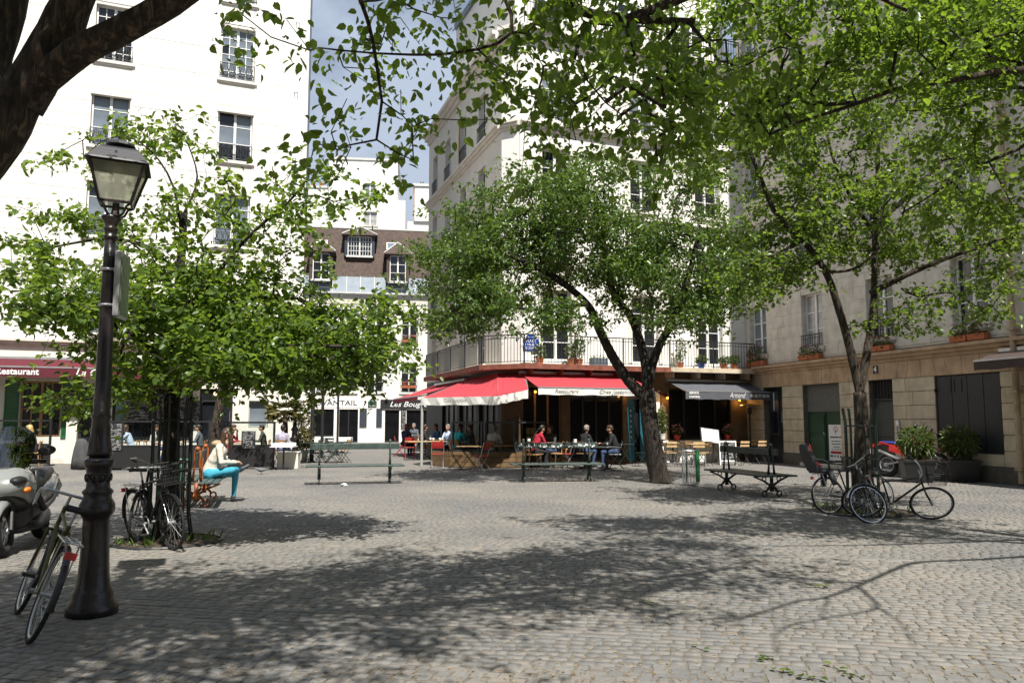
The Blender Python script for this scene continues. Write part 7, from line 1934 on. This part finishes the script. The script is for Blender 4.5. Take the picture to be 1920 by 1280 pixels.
# plaque over the red awning
t = thing('street_plaque', 'blue enamel street plaque on the corner pilaster above the balcony', 'plaque', FC @ Matrix.Translation((-9.12, -0.06, 4.18)))
MB().prism([(-0.3, -0.26), (0.3, -0.26), (0.3, 0.14), (0.18, 0.16), (0.16, 0.26), (0, 0.32), (-0.16, 0.26), (-0.18, 0.16), (-0.3, 0.14)], -0.02, 0.008).build('plate', 'plaque_blue', t)
for k, (tx, z_, sz) in enumerate((('4e Arrt', 0.2, 0.09), ('PLACE', 0.07, 0.13), ('DU MARCHÉ', -0.06, 0.13), ('STE CATHERINE', -0.18, 0.12))): lettering(tx, sz, 'lettering_white', t, Matrix.Translation((0, -0.025, z_)), width=0.5 if k == 3 else None)

# ------------------------------------------------------------------ pots and flower boxes
def flower_box(label, M, w=0.55, m='terracotta', flower='flower_red', n=160, fl=50, h=0.22, seed=0, group='window flower boxes', flowers=True):
    t = thing('flower_box', label, 'flower box', M, group)
    b = MB(); loft(b, [[(-w / 2 + .02, -0.08, 0), (w / 2 - .02, -0.08, 0), (w / 2 - .02, 0.08, 0), (-w / 2 + .02, 0.08, 0)], [(-w / 2, -0.1, 0.16), (w / 2, -0.1, 0.16), (w / 2, 0.1, 0.16), (-w / 2, 0.1, 0.16)]])
    b.build('trough', m, t)
    leaf_clump(t, 'foliage', 'leaf_shrub', (0, 0, 0.16 + h * 0.5), (w * 0.52, 0.14, h), n, 0.08, 0.9, 0.1, 0.1, seed)
    if flowers: leaf_clump(t, 'blossom', flower, (0, -0.04, 0.18 + h * 0.7), (w * 0.5, 0.14, h), fl, 0.06, 1.3, 0.1, 0.1, seed + 50)
    return t
for k, (x_, z_, w_, fl, lab) in enumerate(((-7.75, 3.57, 0.6, 'flower_red', 'red geranium box beside the balcony end'), (-7.2, 3.57, 0.6, 'flower_pink', 'pink flower box at the stone house\'s corner window'), (-4.5, 3.57, 0.55, 'flower_red', 'terracotta box with dark leaves under the curtained window'), (-3.93, 3.57, 0.55, 'flower_pink', 'terracotta box with white-pink blossom under the curtained window'), (-1.2, 3.57, 0.55, 'flower_red', 'flower box behind the forked trunk'), (-0.65, 3.57, 0.55, 'flower_red', 'terracotta box right of the forked trunk'), (2.1, 3.57, 0.55, 'flower_pink', 'dark flower box above the wooden shutter'), (2.68, 3.57, 0.55, 'flower_red', 'terracotta box above the wooden shutter, pipe side'))):
    flower_box(lab, FR @ Matrix.Translation((x_, -0.13, z_)), w_, flower=fl, fl=60 if k in (0, 1) else 16, h=0.4 if k in (0, 1) else 0.2, n=260 if k < 2 else 140, seed=k)
for k, (x_, z_, lab) in enumerate(((1.86, 6.95, 'flower box on the sunlit upper window of the dormer house'), (4.25, 6.95, 'flower box on the shaded upper window of the dormer house'), (4.25, 3.7, 'flower box on the shaded lower window of the dormer house'))):
    flower_box(lab, FB @ Matrix.Translation((x_, -0.2, z_ + .1)), 1.0, seed=30 + k, fl=70)
def pot_plant(label, M, r, h, ph, m='terracotta', lm='leaf_shrub', n=260, size=0.09, seed=0, cat='potted plant', wide=0.8):
    t = thing('potted_plant', label, cat, M, 'potted plants')
    MB().lathe([(r * 0.7, 0), (r, h * 0.9), (r * 1.08, h * 0.9), (r * 1.08, h)], 14).build('pot', m, t)
    MB().tube([(0, 0, h), (0.02, 0, h + ph * 0.5)], 0.015, 5).build('stem', 'twig', t)
    leaf_clump(t, 'foliage', lm, (0, 0, h + ph * 0.5), (r * 1.5, r * 1.5, ph * 0.55), n, size, wide, 0.1, 0.1, seed)
    return t
for k, (x_, r_, ph, lab) in enumerate(((-8.95, 0.14, 0.42, 'shrub in a pot left of the balcony door above the awning'), (-7.75, 0.16, 0.5, 'bushy pot plant right of the balcony door above the awning'), (-7.45, 0.13, 0.75, 'tall pot plant on the balcony by the hanging creeper'), (-3.3, 0.12, 0.9, 'dry tall shrub on the balcony above the charcoal awning'), (-2.4, 0.14, 0.25, 'low pot of flowers on the balcony beside a blue can'), (-0.9, 0.14, 0.3, 'low pot with red blossom at the balcony\'s far end'), (-1.4, 0.15, 0.25, 'low green pot near the balcony\'s far end'))):
    pot_plant(lab, FC @ Matrix.Translation((x_, -0.45, 3.432)), r_, 0.22, ph, 'terracotta' if k != 4 else 'plaque_blue', seed=60 + k)
t = thing('balcony_trough', 'grey zinc trough on the balcony behind the leaning trunk', 'trough', FC @ Matrix.Translation((-6.7, -0.45, 3.432))); MB().box(-0.3, 0.3, -0.14, 0.14, 0, 0.28, bev=0.01).build('trough', 'zinc', t); leaf_clump(t, 'foliage', 'leaf_shrub', (0, 0, 0.3), (0.3, 0.12, 0.08), 60, 0.06, 0.8)
for k, (x_, lab) in enumerate(((-3.3, 'pink flowers in a red pot on the sill nearer the pier'), (-1.05, 'pink flowers in a red pot on the sill nearer the heater'))):
    t = pot_plant(lab, FC @ Matrix.Translation((x_, -0.12, 0.82)), 0.13, 0.18, 0.3, 'red_metal', n=120, seed=80 + k); leaf_clump(t, 'blossom', 'flower_pink', (0, -0.03, 0.42), (0.26, 0.2, 0.16), 60, 0.06, 1.2, seed=90 + k)
t = pot_plant('climbing plant hanging on the white pier by the charcoal awning', FC @ Matrix.Translation((-4.0, -0.25, 0.85)), 0.12, 0.2, 0.95, 'white_paint', n=520, size=0.08, seed=97)
t = thing('potted_palm', 'shaggy palm in a pot behind the bistro table', 'palm', Matrix.Translation(G(532, 868)))
MB().lathe([(0.28, 0), (0.34, 0.5), (0.36, 0.5), (0.36, 0.56)], 16).build('pot', 'cream_plaster', t); 
tr = MB().tube([(0, 0, 0.5), (0.02, 0, 1.2), (0.0, 0, 1.75)], [0.09, 0.10, 0.08], 9); tr.build('trunk', 'bark_pale', t, smooth=True)
g_ = random.Random(3); fr_b, ft_b = [], []
for k in range(46):
    a = g_.uniform(0, math.tau); el = g_.uniform(-0.3, 1.1); L_ = g_.uniform(0.5, 0.8)
    d = Vector((math.cos(a) * math.cos(el), math.sin(a) * math.cos(el), math.sin(el)))
    for j in range(9):
        p = Vector((0, 0, 1.75)) + d * L_ * 0.55 + Vector((0, 0, -0.02 * j * 0.2)); spread = (j - 4) * 0.28
        dd = (d + Vector((math.cos(a + 1.57), math.sin(a + 1.57), 0)) * spread + Vector((0, 0, -0.45))).normalized()
        fr_b.append(p); ft_b.append(dd)
V = leaf_arrays(np.array(fr_b, float), np.array(ft_b, float), nrg.normal(size=(len(fr_b), 3)) + np.array([0, 0, 1.0]), nrg.uniform(0.3, 0.5, len(fr_b)), 0.12)
link('fronds', leaf_mesh('fronds', V, nrg.random(len(fr_b))), 'leaf_palm', t)['kind'] = 'stuff'
pot_plant('variegated shrub in a pot between palm and green chairs', Matrix.Translation(G(566, 866)), 0.24, 0.45, 0.75, 'cream_plaster', 'leaf_palm', 500, 0.12, 101)
pot_plant('tall variegated climber behind the second lamp post', Matrix.Translation(G(572, 860)), 0.2, 0.4, 1.9, 'cream_plaster', 'leaf_palm', 520, 0.13, 102)
# second lamp post and slim awning posts further back
q = G(551, 868); t = thing('street_lamp', 'far dark street lamp post rising behind the potted palm', 'street lamp', Matrix.Translation(q))
MB().lathe([(0.2, 0), (0.2, 0.1), (0.16, 0.2), (0.14, 0.8), (0.19, 0.85), (0.11, 0.95), (0.1, 1.15), (0.15, 1.2), (0.08, 1.3), (0.06, 1.6)], 14).build('base', 'lamp_paint', t, smooth=True); MB().lathe([(0.06, 1.6), (0.045, 3.2), (0.08, 3.3)], 12).build('pole', 'lamp_paint', t, smooth=True)
lq = MB(); frustum(lq, 0.17, 3.33, 0.3, 3.75, 0.4); lq.build('lantern', 'lantern_glass', t); lq = MB(); frustum(lq, 0.34, 3.751, 0.12, 3.98, 0.4); lq.build('lantern_roof', 'lamp_paint', t)
PB = [G(584, 866), G(603, 858), G(632, 853)]
for k, lab in enumerate(('black terrace post nearest the palm', 'black terrace post in the middle of the far terrace', 'black terrace post at the street end of the far terrace')):
    t = thing('terrace_post', lab, 'post', Matrix.Translation(PB[k])); MB().tube([(0, 0, 0), (0, 0, 3.0)], 0.08 - 0.015 * k, 8).build('shaft', 'black_iron', t); MB().lathe([(0.13, 0), (0.13, 0.04), (0.09, 0.06)], 12).build('foot', 'black_iron', t)
# litter, fallen sprigs, pigeon
t = thing('paper_scrap', 'crumpled white paper lying on the sunny paving', 'litter', Matrix.Translation(G(645, 911)))
b = MB(); b.ball((0, 0, 0.03), (0.09, 0.05, 0.03), 9, 6); b.v = [(x_ + rnd.uniform(-.02, .02), y_ + rnd.uniform(-.02, .02), max(0.002, z_ + rnd.uniform(-.02, .02))) for x_, y_, z_ in b.v]; b.build('paper', 'paper', t)
for k, (u, v, n_) in enumerate(((1212, 1132, 5), (1434, 1238, 4), (1470, 1262, 4), (1568, 1254, 2), (1598, 1268, 3), (1520, 1275, 4), (1310, 1218, 2), (1540, 1100, 3))):
    c = G(u, v); t = thing('fallen_sprig', ('fallen green sprig alone in the middle of the paving', 'fallen leaf sprig nearest the branch shadow\'s end', 'fallen leaf sprig just below it near the bottom edge', 'single fallen leaf pair right of the sprigs', 'fallen leaf cluster furthest to the right at the bottom edge', 'fallen sprig touching the bottom edge', 'small fallen leaves left of the sprigs', 'small dry sprig in the middle of the branch shadow')[k], 'leaves', MT(c.x, c.y, 0, rnd.uniform(0, 360)), 'fallen leaf sprigs')
    MB().tube([(-0.06, 0, 0.008), (0.0, 0.01, 0.014), (0.06, -0.01, 0.008)], 0.0025, 4).build('stem', 'twig', t)
    bp_ = np.array([(-0.05 + 0.11 * j / max(1, n_ - 1), 0.0, 0.02) for j in range(n_)]); al = np.array([(rnd.uniform(-.6, 1), rnd.choice((-1, 1)) * rnd.uniform(.3, 1), rnd.uniform(0, .15)) for _ in range(n_)])
    for j in range(n_):
        link('leaf', leaf_mesh('leaf', leaf_arrays(bp_[j:j + 1], al[j:j + 1], np.array([(rnd.uniform(-.3, .3), rnd.uniform(-.3, .3), 1.0)]), np.array([rnd.uniform(0.04, 0.065)]), 1.0), np.array([rnd.random()])), 'leaf_mid', t)
t = thing('pigeon', 'grey pigeon pecking on the paving before the bistro table', 'pigeon', MT(G(490, 889).x, G(490, 889).y, 0, -150))
b = MB(); loft(b, [[(x_, w_ * math.cos(math.tau * k / 10), z_ + h_ * math.sin(math.tau * k / 10)) for k in range(10)] for x_, w_, z_, h_ in ((-0.24, 0.012, 0.13, 0.006), (-0.15, 0.03, 0.135, 0.018), (-0.06, 0.055, 0.13, 0.045), (0.03, 0.062, 0.13, 0.058), (0.09, 0.045, 0.14, 0.05), (0.125, 0.028, 0.165, 0.035), (0.15, 0.024, 0.18, 0.026), (0.175, 0.02, 0.175, 0.02), (0.195, 0.007, 0.168, 0.007), (0.215, 0.003, 0.16, 0.003))])
for s in (-1, 1): b.tube([(0.0, s * 0.025, 0.09), (0.005, s * 0.025, 0.04), (0.0, s * 0.025, 0.006), (0.03, s * 0.03, 0.004)], [0.012, 0.005, 0.005, 0.004], 5)
b.build('body', 'pigeon_grey', t, smooth=True)
# ------------------------------------------------------------------ people
def cloth(name, col, rough=0.85, var=0.1):
    if name not in MATS: mat(name, col, rough, var=var, scale=12, bump=0.9, bscale=11)
    return name
class Figure:
    """limbs as tapering capsules, fused into one skin by a voxel remesh; each capsule carries its own clothing"""
    def __init__(s): s.c = []
    def cap(s, a, b, ra, rb, m): s.c.append((Vector(a), Vector(b), ra, rb, m)); return s
    def ell(s, c, r, m, ax=(1, 0, 0)): s.c.append((Vector(c), Vector(c), r, None, m)); return s
    def mesh(s, name, voxel):
        b = MB()
        for a, q, ra, rb, m in s.c:
            if rb is None: b.ball(a, ra, 14, 10)
            else:
                d = q - a
                n = max(2, int(d.length / (min(ra, rb) * 0.6)) + 1)
                b.tube([a + d * (k / n) for k in range(n + 1)], [ra + (rb - ra) * k / n for k in range(n + 1)], 10)
                b.ball(a, ra, 10, 7); b.ball(q, rb, 10, 7)
        me = b.mesh('raw')
        ob = bpy.data.objects.new('raw', me); COL.objects.link(ob)
        md = ob.modifiers.new('r', 'REMESH'); md.mode = 'VOXEL'; md.voxel_size = voxel
        sm = ob.modifiers.new('s', 'SMOOTH'); sm.iterations = 3; sm.factor = 0.5
        dg = bpy.context.evaluated_depsgraph_get(); dg.update()
        out = bpy.data.meshes.new_from_object(ob.evaluated_get(dg))
        bpy.data.objects.remove(ob); bpy.data.meshes.remove(me)
        out.name = name
        ms = []
        for k in s.c:
            if k[4] not in ms: ms.append(k[4])
        out.materials.clear()
        for m in ms: out.materials.append(MATS[m])
        n = len(out.polygons)
        cen = np.zeros(n * 3, np.float32); out.polygons.foreach_get('center', cen); cen = cen.reshape(-1, 3)
        best = np.full(n, 1e9); idx = np.zeros(n, np.int32)
        for a, q, ra, rb, m in s.c:
            if rb is None:
                rr = np.array(ra if isinstance(ra, (tuple, list)) else (ra,) * 3)
                d = (np.linalg.norm((cen - np.array(a)) / rr, axis=1) - 1) * rr.mean()
            else:
                ab = np.array(q - a); t = np.clip(((cen - np.array(a)) @ ab) / max(1e-9, ab @ ab), 0, 1)
                d = np.linalg.norm(cen - (np.array(a) + t[:, None] * ab), axis=1) - (ra + (rb - ra) * t)
            w = d < best; best[w] = d[w]; idx[w] = ms.index(m)
        out.polygons.foreach_set('material_index', idx)
        out.polygons.foreach_set('use_smooth', np.ones(n, bool))
        out.update()
        return out
def hand(f, w, d, side, curl=0.5, up=Vector((0, 0, 1))):
    """palm, four unequal fingers bent at the knuckle, a thumb off the side of the palm"""
    d = Vector(d).normalized(); lat = d.cross(up).normalized() * side; dn = lat.cross(d).normalized() * side
    if dn.z > 0: dn = -dn
    w = Vector(w)
    f.cap(w, w + d * 0.075, 0.026, 0.03, 'skin')
    for k, L in enumerate((0.068, 0.078, 0.072, 0.056)):
        base = w + d * 0.085 + lat * (k - 1.5) * 0.019
        kn = base + d * L * 0.55 + dn * L * 0.25 * curl
        f.cap(base, kn, 0.0092, 0.0088, 'skin'); f.cap(kn, kn + d * L * 0.35 * (1 - curl * .5) + dn * L * 0.45 * curl, 0.0088, 0.0078, 'skin')
    tb = w + d * 0.025 - lat * 0.028
    f.cap(tb, tb + d * 0.035 - lat * 0.022, 0.012, 0.010, 'skin'); f.cap(tb + d * 0.035 - lat * 0.022, tb + d * 0.065 - lat * 0.02 + dn * 0.01, 0.010, 0.0085, 'skin')
def person(label, M, top, legs='cloth_denim', hair='hair_dark', style='short', arms='table', lean=0.06, head=(0.0, 0.0), sleeve='long', voxel=0.013, crossed=False, glasses=False, jacket=False, big=1.0, group='guests on the terraces'):
    """seated person facing +x with the hips over the origin; head = (turn, nod) in degrees"""
    t = thing('person', label, 'person', M @ Matrix.Scale(big, 4), group)
    f = Figure()
    hz = 0.53
    f.cap((0, -0.07, hz), (0, 0.07, hz), 0.125, 0.125, legs)
    wx = lean * 0.35; cx = lean * 1.0; nx = lean * 1.6
    bulk = 1.12 if jacket else 1.0
    f.cap((-0.01, 0, hz + 0.06), (wx, 0, 0.76), 0.125 * bulk, 0.118 * bulk, top); f.cap((wx, -0.04, 0.78), (cx, -0.055, 0.95), 0.105 * bulk, 0.115 * bulk, top); f.cap((wx, 0.04, 0.78), (cx, 0.055, 0.95), 0.105 * bulk, 0.115 * bulk, top)
    f.cap((cx, -0.13, 1.03), (cx, 0.13, 1.03), 0.068 * bulk, 0.068 * bulk, top)
    f.cap((cx + 0.005, 0, 1.02), (nx, 0, 1.12), 0.075, 0.052, top); f.cap((nx - 0.005, 0, 1.08), (nx + 0.015, 0, 1.18), 0.05, 0.047, 'skin')
    for s in (-1, 1):
        if crossed and s == -1:
            kn = (0.40, -0.19, 0.60); an = (0.50, 0.13, 0.60)
            f.cap((0.02, s * 0.09, hz), kn, 0.088, 0.066, legs); f.cap(kn, an, 0.064, 0.044, legs)
            f.cap(an, (0.53, 0.20, 0.58), 0.040, 0.042, 'shoe'); f.cap((0.49, 0.20, 0.57), (0.66, 0.24, 0.66), 0.045, 0.036, 'shoe')
        else:
            kx = 0.42 if not crossed else 0.44; ax = 0.40 if s == 1 or crossed else 0.30
            f.cap((0.02, s * 0.09, hz), (kx, s * 0.10, 0.52), 0.09, 0.066, legs); f.cap((kx, s * 0.10, 0.52), (ax + 0.02, s * 0.10, 0.11), 0.064, 0.043, legs)
            f.cap((ax, s * 0.10, 0.065), (ax + 0.02, s * 0.10, 0.09), 0.042, 0.04, 'shoe'); f.cap((ax, s * 0.10, 0.042), (ax + 0.18, s * 0.115, 0.036), 0.042, 0.034, 'shoe')
        sh = Vector((cx, s * 0.175, 1.02))
        if arms == 'table': el = sh + Vector((0.10, s * 0.07, -0.24)); wr = Vector((cx + 0.36, s * 0.11, 0.79))
        elif arms == 'lap': el = sh + Vector((0.0, s * 0.07, -0.27)); wr = Vector((cx + 0.24, s * 0.08, 0.66))
        elif arms == 'phone': el = sh + Vector((0.05, s * 0.08, -0.27)); wr = Vector((cx + 0.28, s * 0.06, 0.74))
        elif arms == 'face': el = sh + Vector((0.20, s * 0.04, -0.20)) if s == 1 else sh + Vector((0.1, s * 0.07, -0.24)); wr = Vector((nx + 0.14, 0.06, 1.10)) if s == 1 else Vector((cx + 0.34, s * 0.1, 0.79))
        else: el = sh + Vector((0.22, s * 0.1, -0.10)); wr = Vector((cx + 0.42, s * 0.12, 0.92))
        sm = top if sleeve == 'long' else 'skin'
        f.cap(sh, sh.lerp(el, 0.55), 0.062 * bulk, 0.052 * bulk, top); f.cap(sh.lerp(el, 0.5), el, 0.05 * bulk, 0.043 * bulk, sm if sleeve != 'none' else 'skin')
        f.cap(el, wr, 0.044 * bulk, 0.030 * bulk, sm)
        hand(f, wr, (wr - el), s, 0.75 if arms == 'phone' else 0.45)
    # head
    tr, nd = head
    HM = Matrix.Translation((nx + 0.03, 0, 1.265)) @ Matrix.Rotation(R(tr), 4, 'Z') @ Matrix.Rotation(R(nd), 4, 'Y')
    def h(x, y, z): return HM @ Vector((x, y, z))
    f.ell(h(-0.008, 0, 0.02), (0.094, 0.076, 0.098), 'skin'); f.cap(h(0.03, 0, -0.03), h(0.05, 0, -0.075), 0.058, 0.036, 'skin'); f.cap(h(0.0, -0.03, -0.04), h(0.0, 0.03, -0.04), 0.05, 0.05, 'skin')
    f.cap(h(0.085, 0, 0.015), h(0.104, 0, -0.022), 0.010, 0.014, 'skin'); f.cap(h(0.078, -0.015, -0.062), h(0.078, 0.015, -0.062), 0.009, 0.009, 'lip')
    for s in (-1, 1): f.cap(h(-0.005, s * 0.076, 0.0), h(-0.008, s * 0.08, -0.03), 0.013, 0.010, 'skin')
    body = f.mesh('body', voxel)
    link('body', body, None, t)
    e = MB()
    for s in (-1, 1): e.ball(h(0.079, s * 0.031, 0.012), (0.010, 0.012, 0.008), 6, 5)
    e.build('eyes', 'hair_dark', t)
    if glasses:
        g_ = MB()
        for s in (-1, 1): g_.ball(h(0.088, s * 0.033, 0.012), (0.008, 0.027, 0.018), 8, 6); g_.tube([h(0.085, s * 0.06, 0.015), h(0.0, s * 0.08, 0.01)], 0.004, 4)
        g_.build('sunglasses', 'black_plastic', t)
    # hair: a cap over the skull, longer strands behind when worn long
    hr = Figure()
    hr.ell(h(-0.022, 0, 0.04), (0.102, 0.088, 0.094), hair); hr.ell(h(-0.05, 0, 0.0), (0.075, 0.082, 0.09), hair); hr.cap(h(0.055, -0.035, 0.088), h(0.055, 0.035, 0.088), 0.026, 0.026, hair)
    if style in ('long', 'fall'):
        for s in (-1, 0, 1):
            q = h(-0.075 + 0.02 * abs(s), s * 0.055, 0.0); hr.cap(q, q + Vector((-0.03, s * 0.01, -0.14)), 0.045, 0.042, hair); hr.cap(q + Vector((-0.03, s * 0.01, -0.14)), q + Vector((-0.02 + (0.05 if style == 'fall' else 0), s * 0.02, -0.26)), 0.04, 0.02, hair)
        if style == 'fall':
            for s in (-1, 1):
                q = h(0.02, s * 0.075, 0.03); hr.cap(q, q + Vector((0.05, s * 0.012, -0.16)), 0.03, 0.026, hair); hr.cap(q + Vector((0.05, s * 0.012, -0.16)), q + Vector((0.04, s * 0.01, -0.27)), 0.025, 0.012, hair)
    elif style == 'bob':
        for s in (-1, 1): q = h(-0.01, s * 0.07, 0.02); hr.cap(q, q + Vector((-0.01, s * 0.012, -0.12)), 0.034, 0.026, hair)
        q = h(-0.07, 0, 0.0); hr.cap(q + Vector((0, -0.03, 0)), q + Vector((-0.01, 0.03, -0.11)), 0.05, 0.045, hair)
    elif style == 'bun': hr.ell(h(-0.12, 0, 0.07), (0.04, 0.04, 0.04), hair)
    link('hair', hr.mesh('hair', voxel), None, t)
    return t
mat('shoe', (0.03, 0.03, 0.035), 0.5, var=0.2); mat('lip', (0.40, 0.15, 0.12), 0.5, var=0.05)
cloth('cloth_denim', (0.035, 0.06, 0.13)); cloth('cloth_black', (0.014, 0.014, 0.017)); cloth('cloth_navy', (0.02, 0.026, 0.06)); cloth('cloth_cream', (0.60, 0.56, 0.47)); cloth('cloth_turquoise', (0.045, 0.33, 0.46))
cloth('cloth_white', (0.72, 0.72, 0.72)); cloth('cloth_paleblue', (0.42, 0.52, 0.66)); cloth('cloth_grey', (0.10, 0.115, 0.14)); cloth('cloth_red', (0.34, 0.012, 0.035)); cloth('cloth_teal', (0.02, 0.45, 0.52)); cloth('cloth_blue', (0.04, 0.17, 0.36)); cloth('cloth_khaki', (0.33, 0.26, 0.15)); cloth('cloth_lavender', (0.36, 0.34, 0.42)); cloth('cloth_olive', (0.05, 0.05, 0.04))
def at_seat(u, v, face, dy=0.0, z=0.0):
    q = G(u, v); return MT(q.x, q.y + dy, z, face)
# the woman on the orange-framed bench
wm = person('woman in cream jacket and turquoise trousers sitting cross-legged with a phone', MT(-5.70, 15.23, 0.01, 14), 'cloth_cream', 'cloth_turquoise', 'hair_brown', 'fall', 'phone', 0.16, (0, 32), crossed=True, jacket=True, voxel=0.0105, group='people on the square')
hd = Figure(); hd.ell((0.10, 0, 1.09), (0.11, 0.15, 0.07), 'cloth_fur'); cloth('cloth_fur', (0.36, 0.27, 0.16)); link('hood', hd.mesh('hood', 0.012), None, wm)
MB().box(0.50, 0.512, -0.036, 0.036, 0.74, 0.88, Matrix.Rotation(R(8), 4, 'Y'), bev=0.003).build('phone', 'black_plastic', wm)
# left terrace
person('blonde woman in black seated behind the scooter', at_seat(62, 874, 185), 'cloth_black', 'cloth_black', 'hair_blonde', 'long', 'table', 0.1, (-10, 12))
person('woman in pale blue shirt with hand at chin behind the glass screen', at_seat(245, 869, 190), 'cloth_paleblue', 'cloth_khaki', 'hair_brown', 'bob', 'face', 0.13, (0, 8))
person('woman in white T-shirt with back turned behind the glass screen', at_seat(283, 868, 25), 'cloth_white', 'cloth_denim', 'hair_brown', 'long', 'lap', 0.05, (10, 5), sleeve='short')
person('man in dark clothes half hidden by the trunk beside the lamp', at_seat(334, 864, 190), 'cloth_black', 'cloth_denim', 'hair_dark', 'short', 'table', 0.06, (5, 5), glasses=True)
person('dark-haired man in grey shirt looking toward the lamp', at_seat(374, 869, 190), 'cloth_grey', 'cloth_black', 'hair_dark', 'short', 'table', 0.04, (0, 0))
person('woman in red top at the table behind the chalk menu', at_seat(424, 868, 10), 'cloth_red', 'cloth_red', 'hair_brown', 'long', 'face', 0.12, (-20, 8))
person('guest in sunglasses facing the woman in red', at_seat(494, 867, 190), 'cloth_olive', 'cloth_black', 'hair_dark', 'short', 'table', 0.05, (10, -4), glasses=True)
person('person in lavender shirt and jeans behind the bistro table', at_seat(528, 871, 85), 'cloth_lavender', 'cloth_denim', 'hair_dark', 'short', 'lap', 0.02, (0, 0))
# middle terrace
person('guest in navy with reddish hair on the red chair by the street', at_seat(758, 855, 60), 'cloth_navy', 'cloth_black', 'hair_red', 'bob', 'table', 0.08, (0, 5))
person('grey-haired man behind the guest in navy', at_seat(777, 846, 250), 'cloth_grey', 'cloth_black', 'hair_grey', 'short', 'table', 0.05, (0, 0))
person('man in black jacket and khaki trousers at the long table', at_seat(789, 861, 20), 'cloth_black', 'cloth_khaki', 'hair_dark', 'short', 'table', 0.1, (20, 5), jacket=True)
person('red-haired woman in blue at the long table', at_seat(822, 856, 215), 'cloth_blue', 'cloth_denim', 'hair_red', 'bob', 'table', 0.08, (10, 0))
person('woman in bright turquoise cardigan behind the blue-grey screen', at_seat(856, 868, 60), 'cloth_teal', 'cloth_black', 'hair_brown', 'bun', 'table', 0.14, (0, 10))
person('guest in dark olive with raised arms behind the blue-grey screen', at_seat(886, 867, 200), 'cloth_olive', 'cloth_black', 'hair_brown', 'bun', 'raise', 0.06, (0, 5))
person('guest in white top with back to the square behind the dark screen', at_seat(923, 874, 70), 'cloth_white', 'cloth_khaki', 'hair_grey', 'short', 'table', 0.14, (0, 10))
person('grey-haired man in black jumper before the cafe window', at_seat(1095, 876, 40, 0), 'cloth_black', 'cloth_denim', 'hair_grey', 'short', 'table', 0.07, (15, 4))
person('man in dark coat sitting beside the leaning trunk', at_seat(1155, 878, 172, 0), 'cloth_black', 'cloth_denim', 'hair_brown', 'short', 'table', 0.1, (0, 6), jacket=True)
for k, (u, v, rz, dy, lab) in enumerate(((789, 861, 20, 0, 'dark chair under the man in black at the long table'), (822, 856, 215, 0, 'dark chair under the red-haired woman in blue'), (856, 868, 60, 0, 'dark chair under the woman in turquoise'), (886, 867, 200, 0, 'dark chair under the guest with raised arms'), (923, 874, 70, 0, 'dark chair under the guest in white'), (1095, 876, 40, 0, 'dark chair under the grey-haired man in black'), (1155, 878, 172, 0, 'metal chair under the man by the trunk'), (777, 846, 250, 0, 'dark chair under the grey-haired man by the street'), (528, 871, 85, 0, 'dark chair under the person in lavender'), (334, 864, 190, 0, 'dark chair under the man hidden by the trunk'))):
    q = G(u, v); chair(lab, q.x, q.y + dy, rz, 'black_iron', 'wood' if k != 6 else 'alu', 'metal')
person('guest in red sleeves leaning over the table behind the menu sheets', at_seat(1003, 877, 30), 'cloth_red', 'cloth_black', 'hair_dark', 'short', 'table', 0.16, (0, 14))
person('guest in dark clothes facing the square behind the menu sheets', at_seat(1035, 874, 230), 'cloth_olive', 'cloth_denim', 'hair_dark', 'bob', 'table', 0.06, (0, 4))
person('guest in pale shirt deep under the red awning', at_seat(842, 862, 240), 'cloth_paleblue', 'cloth_black', 'hair_grey', 'short', 'table', 0.05, (0, 2))
for k, (u, v, rz, lab) in enumerate(((1003, 877, 30, 'dark chair under the guest in red sleeves'), (1035, 874, 230, 'dark chair under the guest facing the square'), (842, 862, 240, 'dark chair deep under the red awning'))):
    q = G(u, v); chair(lab, q.x, q.y, rz, 'black_iron', 'wood', 'metal')
for k, (u, v, rz, lab) in enumerate(((1258, 874, 95, 'slatted chair with its back to the leaning trunk'), (1312, 876, 260, 'slatted chair between litter basket and menu stand'), (1352, 866, 15, 'slatted chair hidden behind the sandwich board'), (1408, 866, 195, 'slatted chair under the patio heater'))):
    q = G(u, v); chair(lab, q.x, q.y, rz, 'black_iron', 'wood_light', 'fold')
for k, (u, v, lab) in enumerate(((866, 866, 'dark table between the turquoise and olive guests'), (925, 877, 'dark table before the guest in white'))):
    q = G(u, v); cafe_table(lab, q.x + 0.3, q.y + 0.3, 10, 'wood', 'black_iron', 'square', 0.65)
